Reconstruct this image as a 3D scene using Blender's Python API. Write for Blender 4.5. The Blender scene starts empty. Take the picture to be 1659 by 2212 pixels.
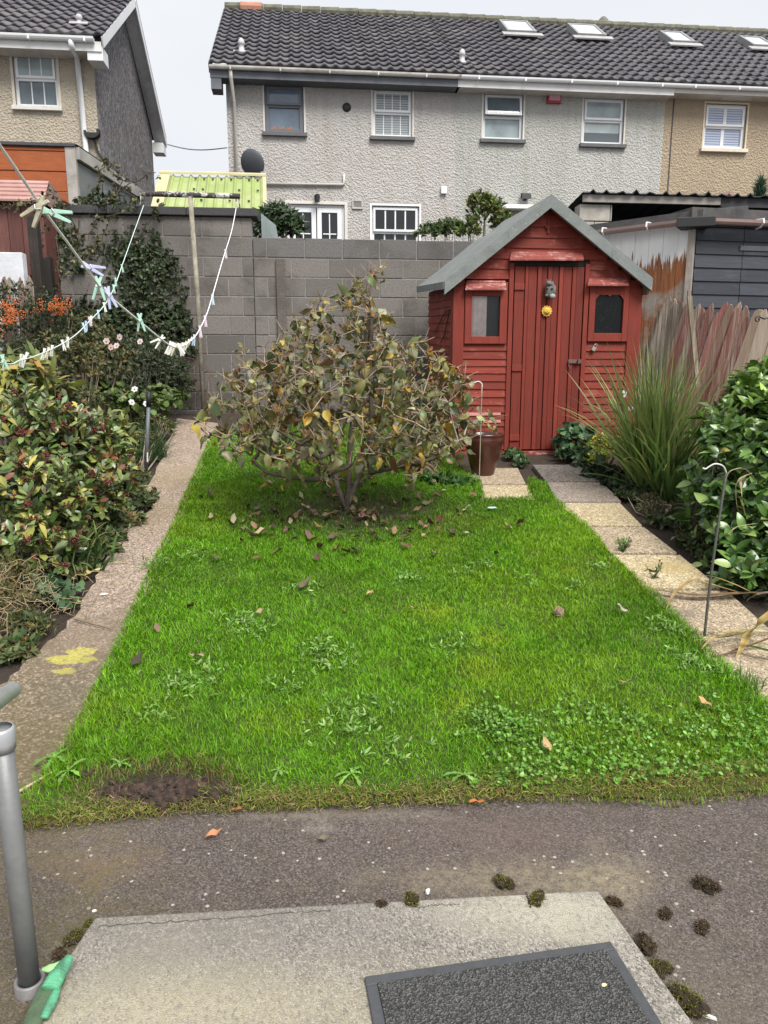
import math
try:
    import numpy as np
except Exception:
    np=None
F_PX=1600.0; CX,CY=829.5,1106.0
PITCH=math.atan((CY-793.0)/F_PX); SP,CP=math.sin(PITCH),math.cos(PITCH)
EYE=1.5; SLOPE=0.137; T0=2.32; ROT=0.1
def ray(u,v):
    a=(u-CX)/F_PX; b=(v-CY)/F_PX
    y=CP-b*SP; z=-SP-b*CP
    return a/y, z/y
def gz(x,y):
    t=y-ROT*x
    if t<=T0: return 0.0
    if t<9.6: return SLOPE*(t-T0)
    return SLOPE*(9.6-T0)+0.17*(t-9.6)
def at(u,v,Y):
    dx,dz=ray(u,v); return (dx*Y,Y,EYE+dz*Y)
def ong(u,v,h=0.0):
    dx,dz=ray(u,v)
    e=EYE-h
    Y=e/(-dz) if dz<0 else 1e9
    if Y*(1-ROT*dx)>T0:
        Y=(e+T0*SLOPE)/(SLOPE*(1-ROT*dx)-dz)
    return (dx*Y,Y,gz(dx*Y,Y)+h)
class Fr:
    """a local frame: x along a facade, y into depth, z up"""
    def __init__(s,O,th): s.O=O; s.th=th; s.c,s.s=math.cos(th),math.sin(th)
    def loc(s,u,v,d=0.0):
        dx,dz=ray(u,v)
        # world p=(dx*Y,Y,EYE+dz*Y); local y = -(px-Ox)*s+(py-Oy)*c = d
        Y=(d - s.O[0]*s.s + s.O[1]*s.c)/(s.c-dx*s.s)
        px,py=dx*Y-s.O[0],Y-s.O[1]
        return px*s.c+py*s.s, EYE+dz*Y-s.O[2]
    def w(s,a,d,z): return (s.O[0]+a*s.c-d*s.s, s.O[1]+a*s.s+d*s.c, s.O[2]+z)
import bpy, bmesh, random
from mathutils import Vector, Matrix
random.seed(7); RNG=np.random.default_rng(7)
SC=bpy.context.scene; COL=SC.collection
# ------------------------------------------------------------ value noise
def vnoise(x,y,scale=1.0,seed=0,octs=3):
    x=np.asarray(x,float)*scale; y=np.asarray(y,float)*scale; out=0; amp=1; tot=0
    for o in range(octs):
        xi=np.floor(x).astype(np.int64); yi=np.floor(y).astype(np.int64); fx=x-xi; fy=y-yi
        fx=fx*fx*(3-2*fx); fy=fy*fy*(3-2*fy)
        def h(i,j):
            n=(i*374761393+j*668265263+(seed+o)*1274126177)&0xffffffff
            n=((n^(n>>13))*1274126177)&0xffffffff
            return ((n^(n>>16))&0xffff)/65535.0
        v=(h(xi,yi)*(1-fx)+h(xi+1,yi)*fx)*(1-fy)+(h(xi,yi+1)*(1-fx)+h(xi+1,yi+1)*fx)*fy
        out=out+v*amp; tot+=amp; amp*=.5; x=x*2.03; y=y*2.03
    return out/tot
# ------------------------------------------------------------ materials
def newmat(name):
    m=bpy.data.materials.new(name); m.use_nodes=True
    nt=m.node_tree; b=nt.nodes['Principled BSDF']; return m,nt,b
def N(nt,typ,ins=None,**kw):
    n=nt.nodes.new(typ)
    for k,v in kw.items(): setattr(n,k,v)
    for k,v in (ins or {}).items():
        s=n.inputs[k]
        if isinstance(v,bpy.types.NodeSocket): nt.links.new(v,s)
        else: s.default_value=v
    return n
def c4(c): return (c[0],c[1],c[2],1.0)
def coords(nt,kind='Object',scale=(1,1,1)):
    t=nt.nodes.new('ShaderNodeTexCoord')
    if kind=='World': o=N(nt,'ShaderNodeNewGeometry').outputs['Position']
    else: o=t.outputs[kind]
    if scale!=(1,1,1):
        o=N(nt,'ShaderNodeMapping',{'Vector':o,'Scale':scale}).outputs[0]
    return o
def noise(nt,co,scale,detail=4,rough=.55,dist=0):
    return N(nt,'ShaderNodeTexNoise',{'Vector':co,'Scale':scale,'Detail':detail,'Roughness':rough,'Distortion':dist}).outputs['Fac']
def ramp(nt,f,a,b,lo=0.0,hi=1.0):
    n=N(nt,'ShaderNodeMapRange',{'Value':f,'From Min':a,'From Max':b,'To Min':lo,'To Max':hi}); n.clamp=True
    return n.outputs[0]
def mixc(nt,f,a,b,typ='MIX'):
    n=nt.nodes.new('ShaderNodeMix'); n.data_type='RGBA'; n.blend_type=typ
    for s,v in ((n.inputs[0],f),(n.inputs[6],a),(n.inputs[7],b)):
        if isinstance(v,bpy.types.NodeSocket): nt.links.new(v,s)
        else: s.default_value = v if isinstance(v,(int,float)) else c4(v)
    return n.outputs[2]
def mth(nt,op,a,b=0.0):
    n=nt.nodes.new('ShaderNodeMath'); n.operation=op
    for s,v in ((n.inputs[0],a),(n.inputs[1],b)):
        if isinstance(v,bpy.types.NodeSocket): nt.links.new(v,s)
        else: s.default_value=v
    return n.outputs[0]
def spot(nt,p,r,soft=.3,wob=.5,nscale=4,sx=1,sy=1):
    """mask 1 inside a ragged patch of ground round world point p"""
    co=coords(nt,'World')
    q=N(nt,'ShaderNodeVectorMath',{0:co,1:(p[0],p[1],p[2])}); q.operation='SUBTRACT'
    q=N(nt,'ShaderNodeVectorMath',{0:q.outputs[0],1:(1/sx,1/sy,.6)}); q.operation='MULTIPLY'
    l=N(nt,'ShaderNodeVectorMath',{0:q.outputs[0]}); l.operation='LENGTH'
    d=mth(nt,'ADD',l.outputs['Value'],mth(nt,'MULTIPLY',mth(nt,'SUBTRACT',noise(nt,co,nscale,5),.5),wob*r*2))
    return ramp(nt,d,r*(1+soft),r*(1-soft))
def bump(nt,b,h,strength=.5,dist=.01):
    n=N(nt,'ShaderNodeBump',{'Height':h,'Strength':strength,'Distance':dist})
    nt.links.new(n.outputs[0],b.inputs['Normal']); return n
def setc(nt,b,sock): nt.links.new(sock,b.inputs['Base Color'])
MATS={}
def plain(name,col,rough=.6,var=.18,scale=6,bs=0,bscale=60,metal=0,kind='Object',col2=None,s2=1.5,stretch=(1,1,1),spec=.5,lo=.45,hi=.62):
    """colour with mottling; col2 = worn / stained colour in ragged patches"""
    if name in MATS: return MATS[name]
    m,nt,b=newmat(name); co=coords(nt,kind,stretch)
    f=noise(nt,co,scale,6,.65)
    a=tuple(x*(1-var) for x in col); z=tuple(min(1,x*(1+var)) for x in col)
    c=mixc(nt,ramp(nt,f,.3,.7),a,z)
    if col2 is not None: c=mixc(nt,ramp(nt,noise(nt,co,s2,7,.7,.4),lo,hi),c,col2)
    setc(nt,b,c)
    b.inputs['Roughness'].default_value=rough; b.inputs['Metallic'].default_value=metal
    b.inputs['Specular IOR Level'].default_value=spec
    if bs: bump(nt,b,noise(nt,co,bscale,5,.7),bs,.01)
    MATS[name]=m; return m
def leafmat(name,rough=.45,trans=.25,spec=.4,attr='Col'):
    if name in MATS: return MATS[name]
    m,nt,b=newmat(name)
    a=N(nt,'ShaderNodeAttribute',attribute_name=attr)
    co=coords(nt,'Object'); f=noise(nt,co,60,2)
    c=mixc(nt,ramp(nt,f,.3,.7,0,.35),a.outputs['Color'],mixc(nt,1.0,a.outputs['Color'],(.55,.6,.45),'MULTIPLY'))
    setc(nt,b,c); b.inputs['Roughness'].default_value=rough; b.inputs['Specular IOR Level'].default_value=spec
    t=N(nt,'ShaderNodeBsdfTranslucent',{'Color':c})
    mx=N(nt,'ShaderNodeMixShader',{0:trans,1:b.outputs[0],2:t.outputs[0]})
    nt.links.new(mx.outputs[0],nt.nodes['Material Output'].inputs['Surface'])
    MATS[name]=m; return m
# ------------------------------------------------------------ objects
def tag(o,label=None,cat=None,group=None,kind=None):
    if label: o['label']=label
    if cat: o['category']=cat
    if group: o['group']=group
    if kind: o['kind']=kind
    return o
def empty(name,loc,rz=0,label=None,cat=None,group=None):
    o=bpy.data.objects.new(name,None); COL.objects.link(o); o.location=loc; o.rotation_euler=(0,0,rz)
    o.empty_display_size=.1
    return tag(o,label,cat,group)
def link(name,me,mat,parent=None,loc=None):
    o=bpy.data.objects.new(name,me); COL.objects.link(o)
    if mat is not None:
        for m in (mat if isinstance(mat,(list,tuple)) else [mat]): me.materials.append(m)
    if parent is not None: o.parent=parent
    if loc is not None: o.location=loc
    return o
def copy_tree(o,parent=None):
    c=o.copy(); COL.objects.link(c)
    if parent is not None: c.parent=parent
    for ch in list(o.children): copy_tree(ch,c)
    return c
class MB:
    def __init__(s): s.v=[]; s.f=[]; s.mi=[]; s.M=None; s.cur=0; s.col=None; s.vc=[]
    def add(s,vs,fs):
        o=len(s.v)
        if s.M is not None: vs=[tuple(s.M@Vector(p)) for p in vs]
        s.v.extend([tuple(p) for p in vs]); s.f.extend([tuple(i+o for i in f) for f in fs]); s.mi.extend([s.cur]*len(fs)); s.vc.extend([s.col or (1,1,1)]*len(vs)); return s
    def box(s,x0,x1,y0,y1,z0,z1):
        return s.add([(x0,y0,z0),(x1,y0,z0),(x1,y1,z0),(x0,y1,z0),(x0,y0,z1),(x1,y0,z1),(x1,y1,z1),(x0,y1,z1)],
            [(0,3,2,1),(4,5,6,7),(0,1,5,4),(1,2,6,5),(2,3,7,6),(3,0,4,7)])
    def hexa(s,b,t): return s.add(list(b)+list(t),[(0,3,2,1),(4,5,6,7),(0,1,5,4),(1,2,6,5),(2,3,7,6),(3,0,4,7)])
    def quad(s,a,b,c,d): return s.add([a,b,c,d],[(0,1,2,3)])
    def beam(s,p,q,w,h,up=(0,0,1)):
        p=Vector(p);q=Vector(q);d=(q-p).normalized();u=Vector(up); si=d.cross(u)
        if si.length<1e-4: si=d.cross(Vector((1,0,0)))
        si.normalize(); u=si.cross(d); a=si*w/2; b=u*h/2
        return s.hexa([p-a-b,p+a-b,q+a-b,q-a-b],[p-a+b,p+a+b,q+a+b,q-a+b])
    def tube(s,pts,r,n=8,cap=True):
        pts=[Vector(p) for p in pts]; m=len(pts)
        rs=r if isinstance(r,(list,tuple)) else [r]*m
        vs=[];fs=[];pu=None
        for i,p in enumerate(pts):
            d=(pts[min(i+1,m-1)]-pts[max(i-1,0)])
            if d.length<1e-9: d=Vector((0,0,1))
            d.normalize()
            if pu is None:
                pu=d.cross(Vector((0,0,1)))
                if pu.length<1e-3: pu=d.cross(Vector((1,0,0)))
            pu=(pu-d*pu.dot(d)).normalized(); w=d.cross(pu)
            for k in range(n):
                a=2*math.pi*k/n; vs.append(p+(pu*math.cos(a)+w*math.sin(a))*rs[i])
        for i in range(m-1):
            for k in range(n):
                k2=(k+1)%n; fs.append((i*n+k,i*n+k2,(i+1)*n+k2,(i+1)*n+k))
        if cap: fs.append(tuple(range(n-1,-1,-1))); fs.append(tuple((m-1)*n+k for k in range(n)))
        return s.add(vs,fs)
    def lathe(s,prof,n=24,c=(0,0,0)):
        vs=[];fs=[]
        for r,z in prof:
            for k in range(n): a=2*math.pi*k/n; vs.append((c[0]+r*math.cos(a),c[1]+r*math.sin(a),c[2]+z))
        for i in range(len(prof)-1):
            for k in range(n): k2=(k+1)%n; fs.append((i*n+k,i*n+k2,(i+1)*n+k2,(i+1)*n+k))
        return s.add(vs,fs)
    def prism(s,poly,y0,y1):
        """polygon in x,z extruded along y"""
        n=len(poly); vs=[(x,y0,z) for x,z in poly]+[(x,y1,z) for x,z in poly]
        fs=[tuple(range(n)),tuple(range(2*n-1,n-1,-1))]+[(i,i+n,(i+1)%n+n,(i+1)%n) for i in range(n)]
        return s.add(vs,fs)
    def disc(s,c,r,n=16,ny=1):
        return s.add([(c[0]+r*math.cos(2*math.pi*k/n),c[1],c[2]+r*math.sin(2*math.pi*k/n)) for k in range(n)],[tuple(range(n))])
    def build(s,name,mat,parent=None,smooth=False,bev=0,loc=None,fix=True):
        me=bpy.data.meshes.new(name); me.from_pydata(s.v,[],s.f)
        if s.col is not None:
            at_=me.color_attributes.new('Col','FLOAT_COLOR','POINT'); at_.data.foreach_set('color',[q for c in s.vc for q in (c[0],c[1],c[2],1.0)])
        if any(s.mi): me.polygons.foreach_set('material_index',s.mi)
        if fix:
            bm=bmesh.new(); bm.from_mesh(me); bmesh.ops.recalc_face_normals(bm,faces=bm.faces); bm.to_mesh(me); bm.free()
        if smooth: me.polygons.foreach_set('use_smooth',[True]*len(me.polygons))
        o=link(name,me,mat,parent,loc)
        if bev:
            b=o.modifiers.new('bevel','BEVEL'); b.width=bev; b.segments=2; b.limit_method='ANGLE'; b.angle_limit=.6
        return o
def blob(mb,c,r,sub=2,jit=.15,sq=(1,1,1),seed=0):
    bm=bmesh.new(); bmesh.ops.create_icosphere(bm,subdivisions=sub,radius=1); rr=random.Random(seed)
    vs=[];
    for v in bm.verts:
        k=1+rr.uniform(-jit,jit); vs.append((c[0]+v.co.x*r*sq[0]*k,c[1]+v.co.y*r*sq[1]*k,c[2]+v.co.z*r*sq[2]*k))
    mb.add(vs,[tuple(v.index for v in f.verts) for f in bm.faces]); bm.free()
def npmesh(name,V,T,C=None,mat=None,parent=None,smooth=False,loc=None):
    """numpy triangles -> object; C = per-vertex colour"""
    V=np.ascontiguousarray(V,dtype=np.float32); T=np.ascontiguousarray(T,dtype=np.int32)
    me=bpy.data.meshes.new(name); nv,nf=len(V),len(T); k=T.shape[1]
    me.vertices.add(nv); me.vertices.foreach_set('co',V.ravel())
    me.loops.add(nf*k); me.loops.foreach_set('vertex_index',T.ravel())
    me.polygons.add(nf); me.polygons.foreach_set('loop_start',np.arange(0,nf*k,k,dtype=np.int32))
    if smooth: me.polygons.foreach_set('use_smooth',np.ones(nf,dtype=bool))
    if C is not None:
        a=me.color_attributes.new('Col','FLOAT_COLOR','POINT')
        CC=np.ones((nv,4),np.float32); CC[:,:3]=C; a.data.foreach_set('color',CC.ravel())
    me.update(calc_edges=True); me.validate()
    return link(name,me,mat,parent,loc)
def unit(A): return A/np.maximum(np.linalg.norm(A,axis=1,keepdims=True),1e-9)
PROF={'ovate':((0,.28,.62,1),(0,1,.8,0)),'lance':((0,.35,.7,1),(.15,1,.7,0)),'round':((0,.15,.45,.8,1),(.1,.75,1,.75,.2)),'obov':((0,.4,.75,1),(.1,.75,1,.1)),
 'full':((0,.1,.28,.5,.72,.9,1),(0,.55,.93,1,.72,.3,0)),'lobed':((0,.18,.3,.5,.62,.85,1),(.1,.9,.6,1,.6,.55,.05)),'jag':((0,.2,.3,.45,.55,.75,1),(.1,.5,.25,.8,.4,.9,.05))}
def leafarr(P,D,Nn,L,W,C,fold=.25,curl=.25,prof='ovate',tipc=None,wave=0.0,rng=None):
    """one strip of quads either side of a folded midrib per leaf"""
    n=len(P); D=unit(D); S=unit(np.cross(D,Nn)+1e-6); Nn=np.cross(S,D)
    bc=lambda a: np.broadcast_to(np.asarray(a,float),(n,))[:,None]
    L,W,curl,fold=bc(L),bc(W),bc(curl),bc(fold)
    ts,ws=PROF[prof]; m=len(ts)-2; ph=(rng or RNG).random((n,1))*6.28 if wave else 0
    ax=lambda t: P+L*(D*t*(1-.25*np.abs(curl)*t*t)-Nn*curl*t*t)
    v=[ax(0)]
    for t,w in zip(ts[1:-1],ws[1:-1]):
        c=ax(t); h=W*w/2; wl=wave*h*np.sin(t*9+ph) if wave else 0; wr=wave*h*np.sin(t*8+ph*1.7) if wave else 0
        v+= [c-S*h+Nn*(fold*h+wl), c, c+S*h+Nn*(fold*h+wr)]
    v.append(ax(1)); K=3*m+2
    V=np.stack(v,1).reshape(-1,3); tri=[(0,2,1),(0,3,2)]
    for q in range(m-1): a=1+3*q; tri+= [(a,a+1,a+4),(a,a+4,a+3),(a+1,a+2,a+5),(a+1,a+5,a+4)]
    a=1+3*(m-1); tri+= [(a,a+1,K-1),(a+1,a+2,K-1)]
    T=(np.arange(n)[:,None,None]*K+np.array(tri)[None]).reshape(-1,3)
    CC=np.repeat(C[:,None,:],K,1).copy(); CC[:,[1+3*q+1 for q in range(m)]]*=1.15
    if tipc is not None:
        h=1+3*(m//2); CC[:,h:]=CC[:,h:]*.45+tipc[:,None,:]*.55
    return V,T,CC.reshape(-1,3)
def cat(parts):
    Vs,Ts,Cs=[],[],[];o=0
    for V,T,C in parts: Vs.append(V);Ts.append(T+o);Cs.append(C);o+=len(V)
    return np.concatenate(Vs),np.concatenate(Ts),np.concatenate(Cs)
def pick(pal,n,wt=None,jit=.18,rng=None):
    rng=rng or RNG; pal=np.array(pal,float); 
    if wt is not None: wt=np.array(wt,float)/sum(wt)
    c=pal[rng.choice(len(pal),n,p=wt)]
    return np.clip(c*(1+rng.normal(0,jit,(n,1)))*(1+rng.normal(0,.06,(n,3))),.002,1)
def rdir(n,up=0.0,rng=None):
    rng=rng or RNG; d=unit(rng.normal(0,1,(n,3))); d[:,2]+=up; return unit(d)
def rosettes(P,D,per,L,W,pal,wt=None,spread=.9,fold=.25,curl=.3,prof='ovate',jl=.25,rng=None,jit=.18):
    """whorls of leaves round shoot tips P that grow along D"""
    rng=rng or RNG; n=len(P); D=unit(D)
    PP=np.repeat(P,per,0); DD=np.repeat(D,per,0); m=n*per
    a=unit(np.cross(DD,rng.normal(0,1,(m,3)))) 
    sp=spread*(.5+rng.random((m,1))*.9)
    dirs=unit(DD+a*sp); PP=PP-DD*rng.random((m,1))*L*.8
    nn=unit(DD-dirs*np.sum(DD*dirs,1,keepdims=True)*.9+rng.normal(0,.15,(m,3)))
    Ls=L*(1+rng.normal(0,jl,m)).clip(.4,1.7); Ws=W*Ls/L
    return leafarr(PP,dirs,nn,Ls,Ws,pick(pal,m,wt,jit,rng),fold,curl*(.3+rng.random(m)*1.2),prof)
def straps(P,D,L,W,C,droop,seg=7,tipc=None,twist=.0,rng=None):
    """long arching blades: P base, D start direction, droop = how far they fall over"""
    rng=rng or RNG; n=len(P); D=unit(D); L=np.asarray(L,float)[:,None]; W=np.asarray(W,float)[:,None]; droop=np.asarray(droop,float)[:,None]
    side=unit(np.cross(D,np.array([[0,0,1.]]))+rng.normal(0,.2+twist,(n,3)))
    pos=P.copy(); d=D.copy(); vs=[];cs=[]
    for k in range(seg+1):
        t=k/seg; w=W*(1-t**2.2)*(.6+.4*min(1,t*4))+.0004
        vs+= [pos-side*w/2,pos+side*w/2]
        c=C if tipc is None else C*(1-t**3)+tipc*t**3
        cs+= [c,c]
        d=unit(d+np.array([[0,0,-1.]])*droop*(2*t+.3)/seg); pos=pos+d*L/seg
    V=np.stack(vs,1).reshape(-1,3); Cc=np.stack(cs,1).reshape(-1,3)
    m=2*(seg+1); tri=[]
    for k in range(seg): a=2*k; tri+=[(a,a+1,a+3),(a,a+3,a+2)]
    T=(np.arange(n)[:,None,None]*m+np.array(tri)[None]).reshape(-1,3)
    return V,T,Cc
def nptubes(segs,n=5):
    """segs: list of (p,q,r0,r1); merged tapered sticks as V,T"""
    Vs=[];Ts=[];o=0
    a=np.linspace(0,2*math.pi,n,endpoint=False)
    for p,q,r0,r1 in segs:
        p=np.array(p);q=np.array(q);d=q-p;l=np.linalg.norm(d)
        if l<1e-6: continue
        d=d/l; u=np.cross(d,(0,0,1.)) if abs(d[2])<.95 else np.cross(d,(1.,0,0)); u/=np.linalg.norm(u); w=np.cross(d,u)
        ring=np.outer(np.cos(a),u)+np.outer(np.sin(a),w)
        Vs+= [p+ring*r0,q+ring*r1]
        for k in range(n):
            k2=(k+1)%n; Ts+=[(o+k,o+k2,o+n+k2),(o+k,o+n+k2,o+n+k)]
        o+=2*n
    return np.concatenate(Vs),np.array(Ts)
def inpoly(x,y,poly):
    x=np.asarray(x);y=np.asarray(y);r=np.zeros(x.shape,bool);j=len(poly)-1
    for i in range(len(poly)):
        xi,yi=poly[i][:2];xj,yj=poly[j][:2]
        c=((yi>y)!=(yj>y))&(x<(xj-xi)*(y-yi)/((yj-yi) or 1e-12)+xi); r^=c; j=i
    return r
def gznp(x,y):
    t=y-ROT*x
    return np.where(t<=T0,0,np.where(t<9.6,SLOPE*(t-T0),SLOPE*(9.6-T0)+.17*(t-9.6)))
def polydist(x,y,poly):
    """distance from points to polygon outline"""
    d=np.full(np.shape(x),1e9)
    for i in range(len(poly)):
        ax,ay=poly[i-1][:2];bx,by=poly[i][:2];dx,dy=bx-ax,by-ay
        t=np.clip(((x-ax)*dx+(y-ay)*dy)/max(dx*dx+dy*dy,1e-9),0,1)
        d=np.minimum(d,np.hypot(x-ax-t*dx,y-ay-t*dy))
    return d
# ============================================================ camera, sky, light
cam=bpy.data.cameras.new('camera'); co_=bpy.data.objects.new('camera',cam); COL.objects.link(co_)
co_.location=(0,0,EYE); co_.rotation_euler=(math.pi/2-PITCH,0,0)
cam.sensor_fit='VERTICAL'; cam.sensor_height=24; cam.sensor_width=18; cam.lens=24*F_PX/2212; cam.clip_end=500; cam.clip_start=.02
SC.camera=co_
w=bpy.data.worlds.new('World'); SC.world=w; w.use_nodes=True; nt=w.node_tree
SUN_EL,SUN_AZ=math.radians(52),math.radians(150)
sky=N(nt,'ShaderNodeTexSky',sky_type='NISHITA'); sky.sun_disc=False; sky.sun_elevation=SUN_EL; sky.sun_rotation=SUN_AZ; sky.dust_density=6; sky.air_density=1.5
hs=N(nt,'ShaderNodeHueSaturation',{'Saturation':.12,'Color':sky.outputs[0]})
# an even bank of cloud: most of the sky is one pale grey, the clear-sky gradient only shows through
cn=noise(nt,N(nt,'ShaderNodeTexCoord').outputs['Generated'],2.2,5,.6,.4)
cl=mixc(nt,.8,hs.outputs[0],mixc(nt,ramp(nt,cn,.3,.7),(7.5,7.9,8.6),(8.3,8.5,8.8)))
bg=nt.nodes['Background']; nt.links.new(cl,bg.inputs['Color']); bg.inputs['Strength'].default_value=.038
sd=bpy.data.lights.new('sun','SUN'); sd.energy=1.5; sd.angle=math.radians(30); sd.color=(1,.97,.92)
so=bpy.data.objects.new('sun',sd); COL.objects.link(so)
sdir=Vector((math.sin(SUN_AZ)*math.cos(SUN_EL),math.cos(SUN_AZ)*math.cos(SUN_EL),math.sin(SUN_EL)))
so.rotation_euler=(-sdir).to_track_quat('-Z','Y').to_euler(); so.location=(0,0,20)
SC.view_settings.view_transform='Standard'; SC.view_settings.look='None'; SC.view_settings.gamma=1; SC.view_settings.exposure=1.7
SC.cycles.max_bounces=6; SC.cycles.transparent_max_bounces=8
# ============================================================ ground
def G(p,h=0.0): return (p[0],p[1],gz(p[0],p[1])+h)
mb=MB(); xs=[-70,-6,6,70]; ts=[-8,T0,9.6,70]
vs=[]
for t in ts:
    for x in xs: vs.append((x,t+ROT*x,gz(x,t+ROT*x)-.03))
mb.add(vs,[(r*4+c,r*4+c+1,r*4+c+5,r*4+c+4) for r in range(3) for c in range(3)])
m,nt,b=newmat('soil'); co=coords(nt,'World'); n1=noise(nt,co,9,8,.7); n2=noise(nt,co,70,5,.7)
setc(nt,b,mixc(nt,n2,mixc(nt,n1,(.045,.033,.024),(.10,.074,.052)),(.07,.05,.034))); b.inputs['Roughness'].default_value=.95; bump(nt,b,mth(nt,'ADD',n1,n2),1,.04)
SOIL=m
tag(mb.build('ground',SOIL),kind='structure')
# terrace tarmac
LEFT_EDGE=[(468,935),(430,1020),(390,1120),(350,1200),(310,1290),(262,1400),(215,1500),(165,1610),(110,1690),(52,1745),(30,1792)]
FRONT=[(100,1780),(170,1772),(240,1760),(300,1752),(370,1748),(450,1745),(560,1740),(650,1735),(760,1733),(850,1728),(960,1728),(1050,1722),(1150,1724),(1250,1726),(1350,1732),(1450,1734),(1560,1722),(1700,1712),(1900,1700)]
RIGHT=[(1900,1700),(1800,1600),(1659,1535),(1580,1472),(1530,1420),(1480,1366),(1400,1282),(1312,1206),(1262,1142),(1206,1092),(1192,1082),(1172,1046),(1146,1040),(1150,1078),(1120,1084),(1040,1084),(1030,1045),(985,1010),(930,975),(900,928),(700,922),(560,926)]
mb=MB(); 
mb.add([(x,t+ROT*x,0.0) for x,t in ((-6,-3),(6,-3),(6,T0+.14),(-6,T0+.14))],[(0,1,2,3)])
m,nt,b=newmat('tarmac'); co=coords(nt,'World')
vo=N(nt,'ShaderNodeTexVoronoi',{'Vector':co,'Scale':210,'Randomness':1}); vo2=N(nt,'ShaderNodeTexVoronoi',{'Vector':co,'Scale':60,'Randomness':1})
big=noise(nt,co,1.7,6,.6); mid=noise(nt,co,8,6,.7)
base=mixc(nt,ramp(nt,big,.35,.65),(.062,.048,.042),(.095,.075,.066))
cs=N(nt,'ShaderNodeSeparateColor',{0:vo.outputs['Color']})
base=mixc(nt,ramp(nt,cs.outputs[0],.35,1,0,.85),base,(.20,.165,.145))
base=mixc(nt,ramp(nt,cs.outputs[1],.45,1,0,.85),base,(.026,.02,.017))
cs2=N(nt,'ShaderNodeSeparateColor',{0:vo2.outputs['Color']})
chip=mth(nt,'MULTIPLY',ramp(nt,cs2.outputs[0],.965,.97),ramp(nt,vo2.outputs['Distance'],.35,.3))
base=mixc(nt,chip,base,(.42,.37,.33))
moss=mth(nt,'MULTIPLY',ramp(nt,mid,.42,.66),ramp(nt,noise(nt,co,45,4),.4,.6))
base=mixc(nt,mth(nt,'MULTIPLY',moss,.45),base,(.10,.075,.04))
for (u,v,r,sx,sy,c,k) in ((1140,1900,.15,2.2,.55,(.24,.2,.13),.75),(1310,1890,.09,1,1.3,(.26,.22,.14),.6),(225,1870,.1,1.3,.8,(.2,.13,.07),.6),(40,1700,.4,1,1.2,(.15,.12,.04),.6),(90,2080,.22,1,1.6,(.085,.07,.02),.7),(1480,2190,.22,1,1,(.15,.13,.1),.5),(690,1790,.05,1,.6,(.26,.22,.19),.7),(600,1760,.05,2.5,.5,(.2,.17,.13),.6),(760,1760,.1,3,.3,(.2,.17,.13),.6),(1075,1800,.16,1.6,.6,(.14,.1,.085),.6)):
    base=mixc(nt,mth(nt,'MULTIPLY',mth(nt,'MULTIPLY',spot(nt,ong(u,v),r,.6,1.0,9,sx,sy),ramp(nt,noise(nt,co,38,5,.75),.38,.62,.1,1)),k),base,c)
setc(nt,b,base); b.inputs['Roughness'].default_value=.85; bump(nt,b,mth(nt,'SUBTRACT',mth(nt,'MULTIPLY',mid,.5),mth(nt,'MULTIPLY',vo.outputs['Distance'],1.6)),.4,.005)
tag(mb.build('paved_yard',m),kind='structure')
def cl(p,e=0.0):
    x,y=p[:2]
    if y-ROT*x<T0+e: y=T0+e+ROT*x
    return (x,y)
lawn=[cl(ong(*q)) for q in LEFT_EDGE]+[ong(*q)[:2] for q in FRONT]+[cl(ong(*q)) for q in RIGHT[1:]]
# ragged lip of the lawn (front edge may hang a little over the yard)
# path up the left side
PL=[(385,908),(366,950),(340,1010),(305,1075),(330,1100),(258,1150),(226,1215),(200,1270),(150,1345),(95,1400),(25,1465),(-40,1520),(-260,1640),(-330,1790)]
_r=random.Random(4); _pl=[]
for _a,_b in zip(PL[:-1],PL[1:]):
    for _k in range(5): _t=_k/5; _pl.append((_a[0]+(_b[0]-_a[0])*_t+_r.uniform(-5,5),_a[1]+(_b[1]-_a[1])*_t+_r.uniform(-4,4)))
PL=_pl+[PL[-1]]
pth=[cl(ong(*q),.01) for q in [(-330,1790),(120,1790)]]+[cl(ong(u+8,v),.01) for u,v in LEFT_EDGE[::-1][1:]]+[ong(470,915)[:2]]+[cl(ong(*q),.01) for q in PL[:-1]]
def sheet(name,poly,h,mat,kind='structure',step=.06):
    bm=bmesh.new(); vs=[bm.verts.new((x,y,gz(x,y)+h)) for x,y in poly]; bm.faces.new(vs)
    bmesh.ops.triangulate(bm,faces=bm.faces); bmesh.ops.recalc_face_normals(bm,faces=bm.faces)
    if sum(f.normal.z for f in bm.faces)<0: bmesh.ops.reverse_faces(bm,faces=bm.faces)
    me=bpy.data.meshes.new(name); bm.to_mesh(me); bm.free(); o=link(name,me,mat); tag(o,kind=kind); return o
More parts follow.
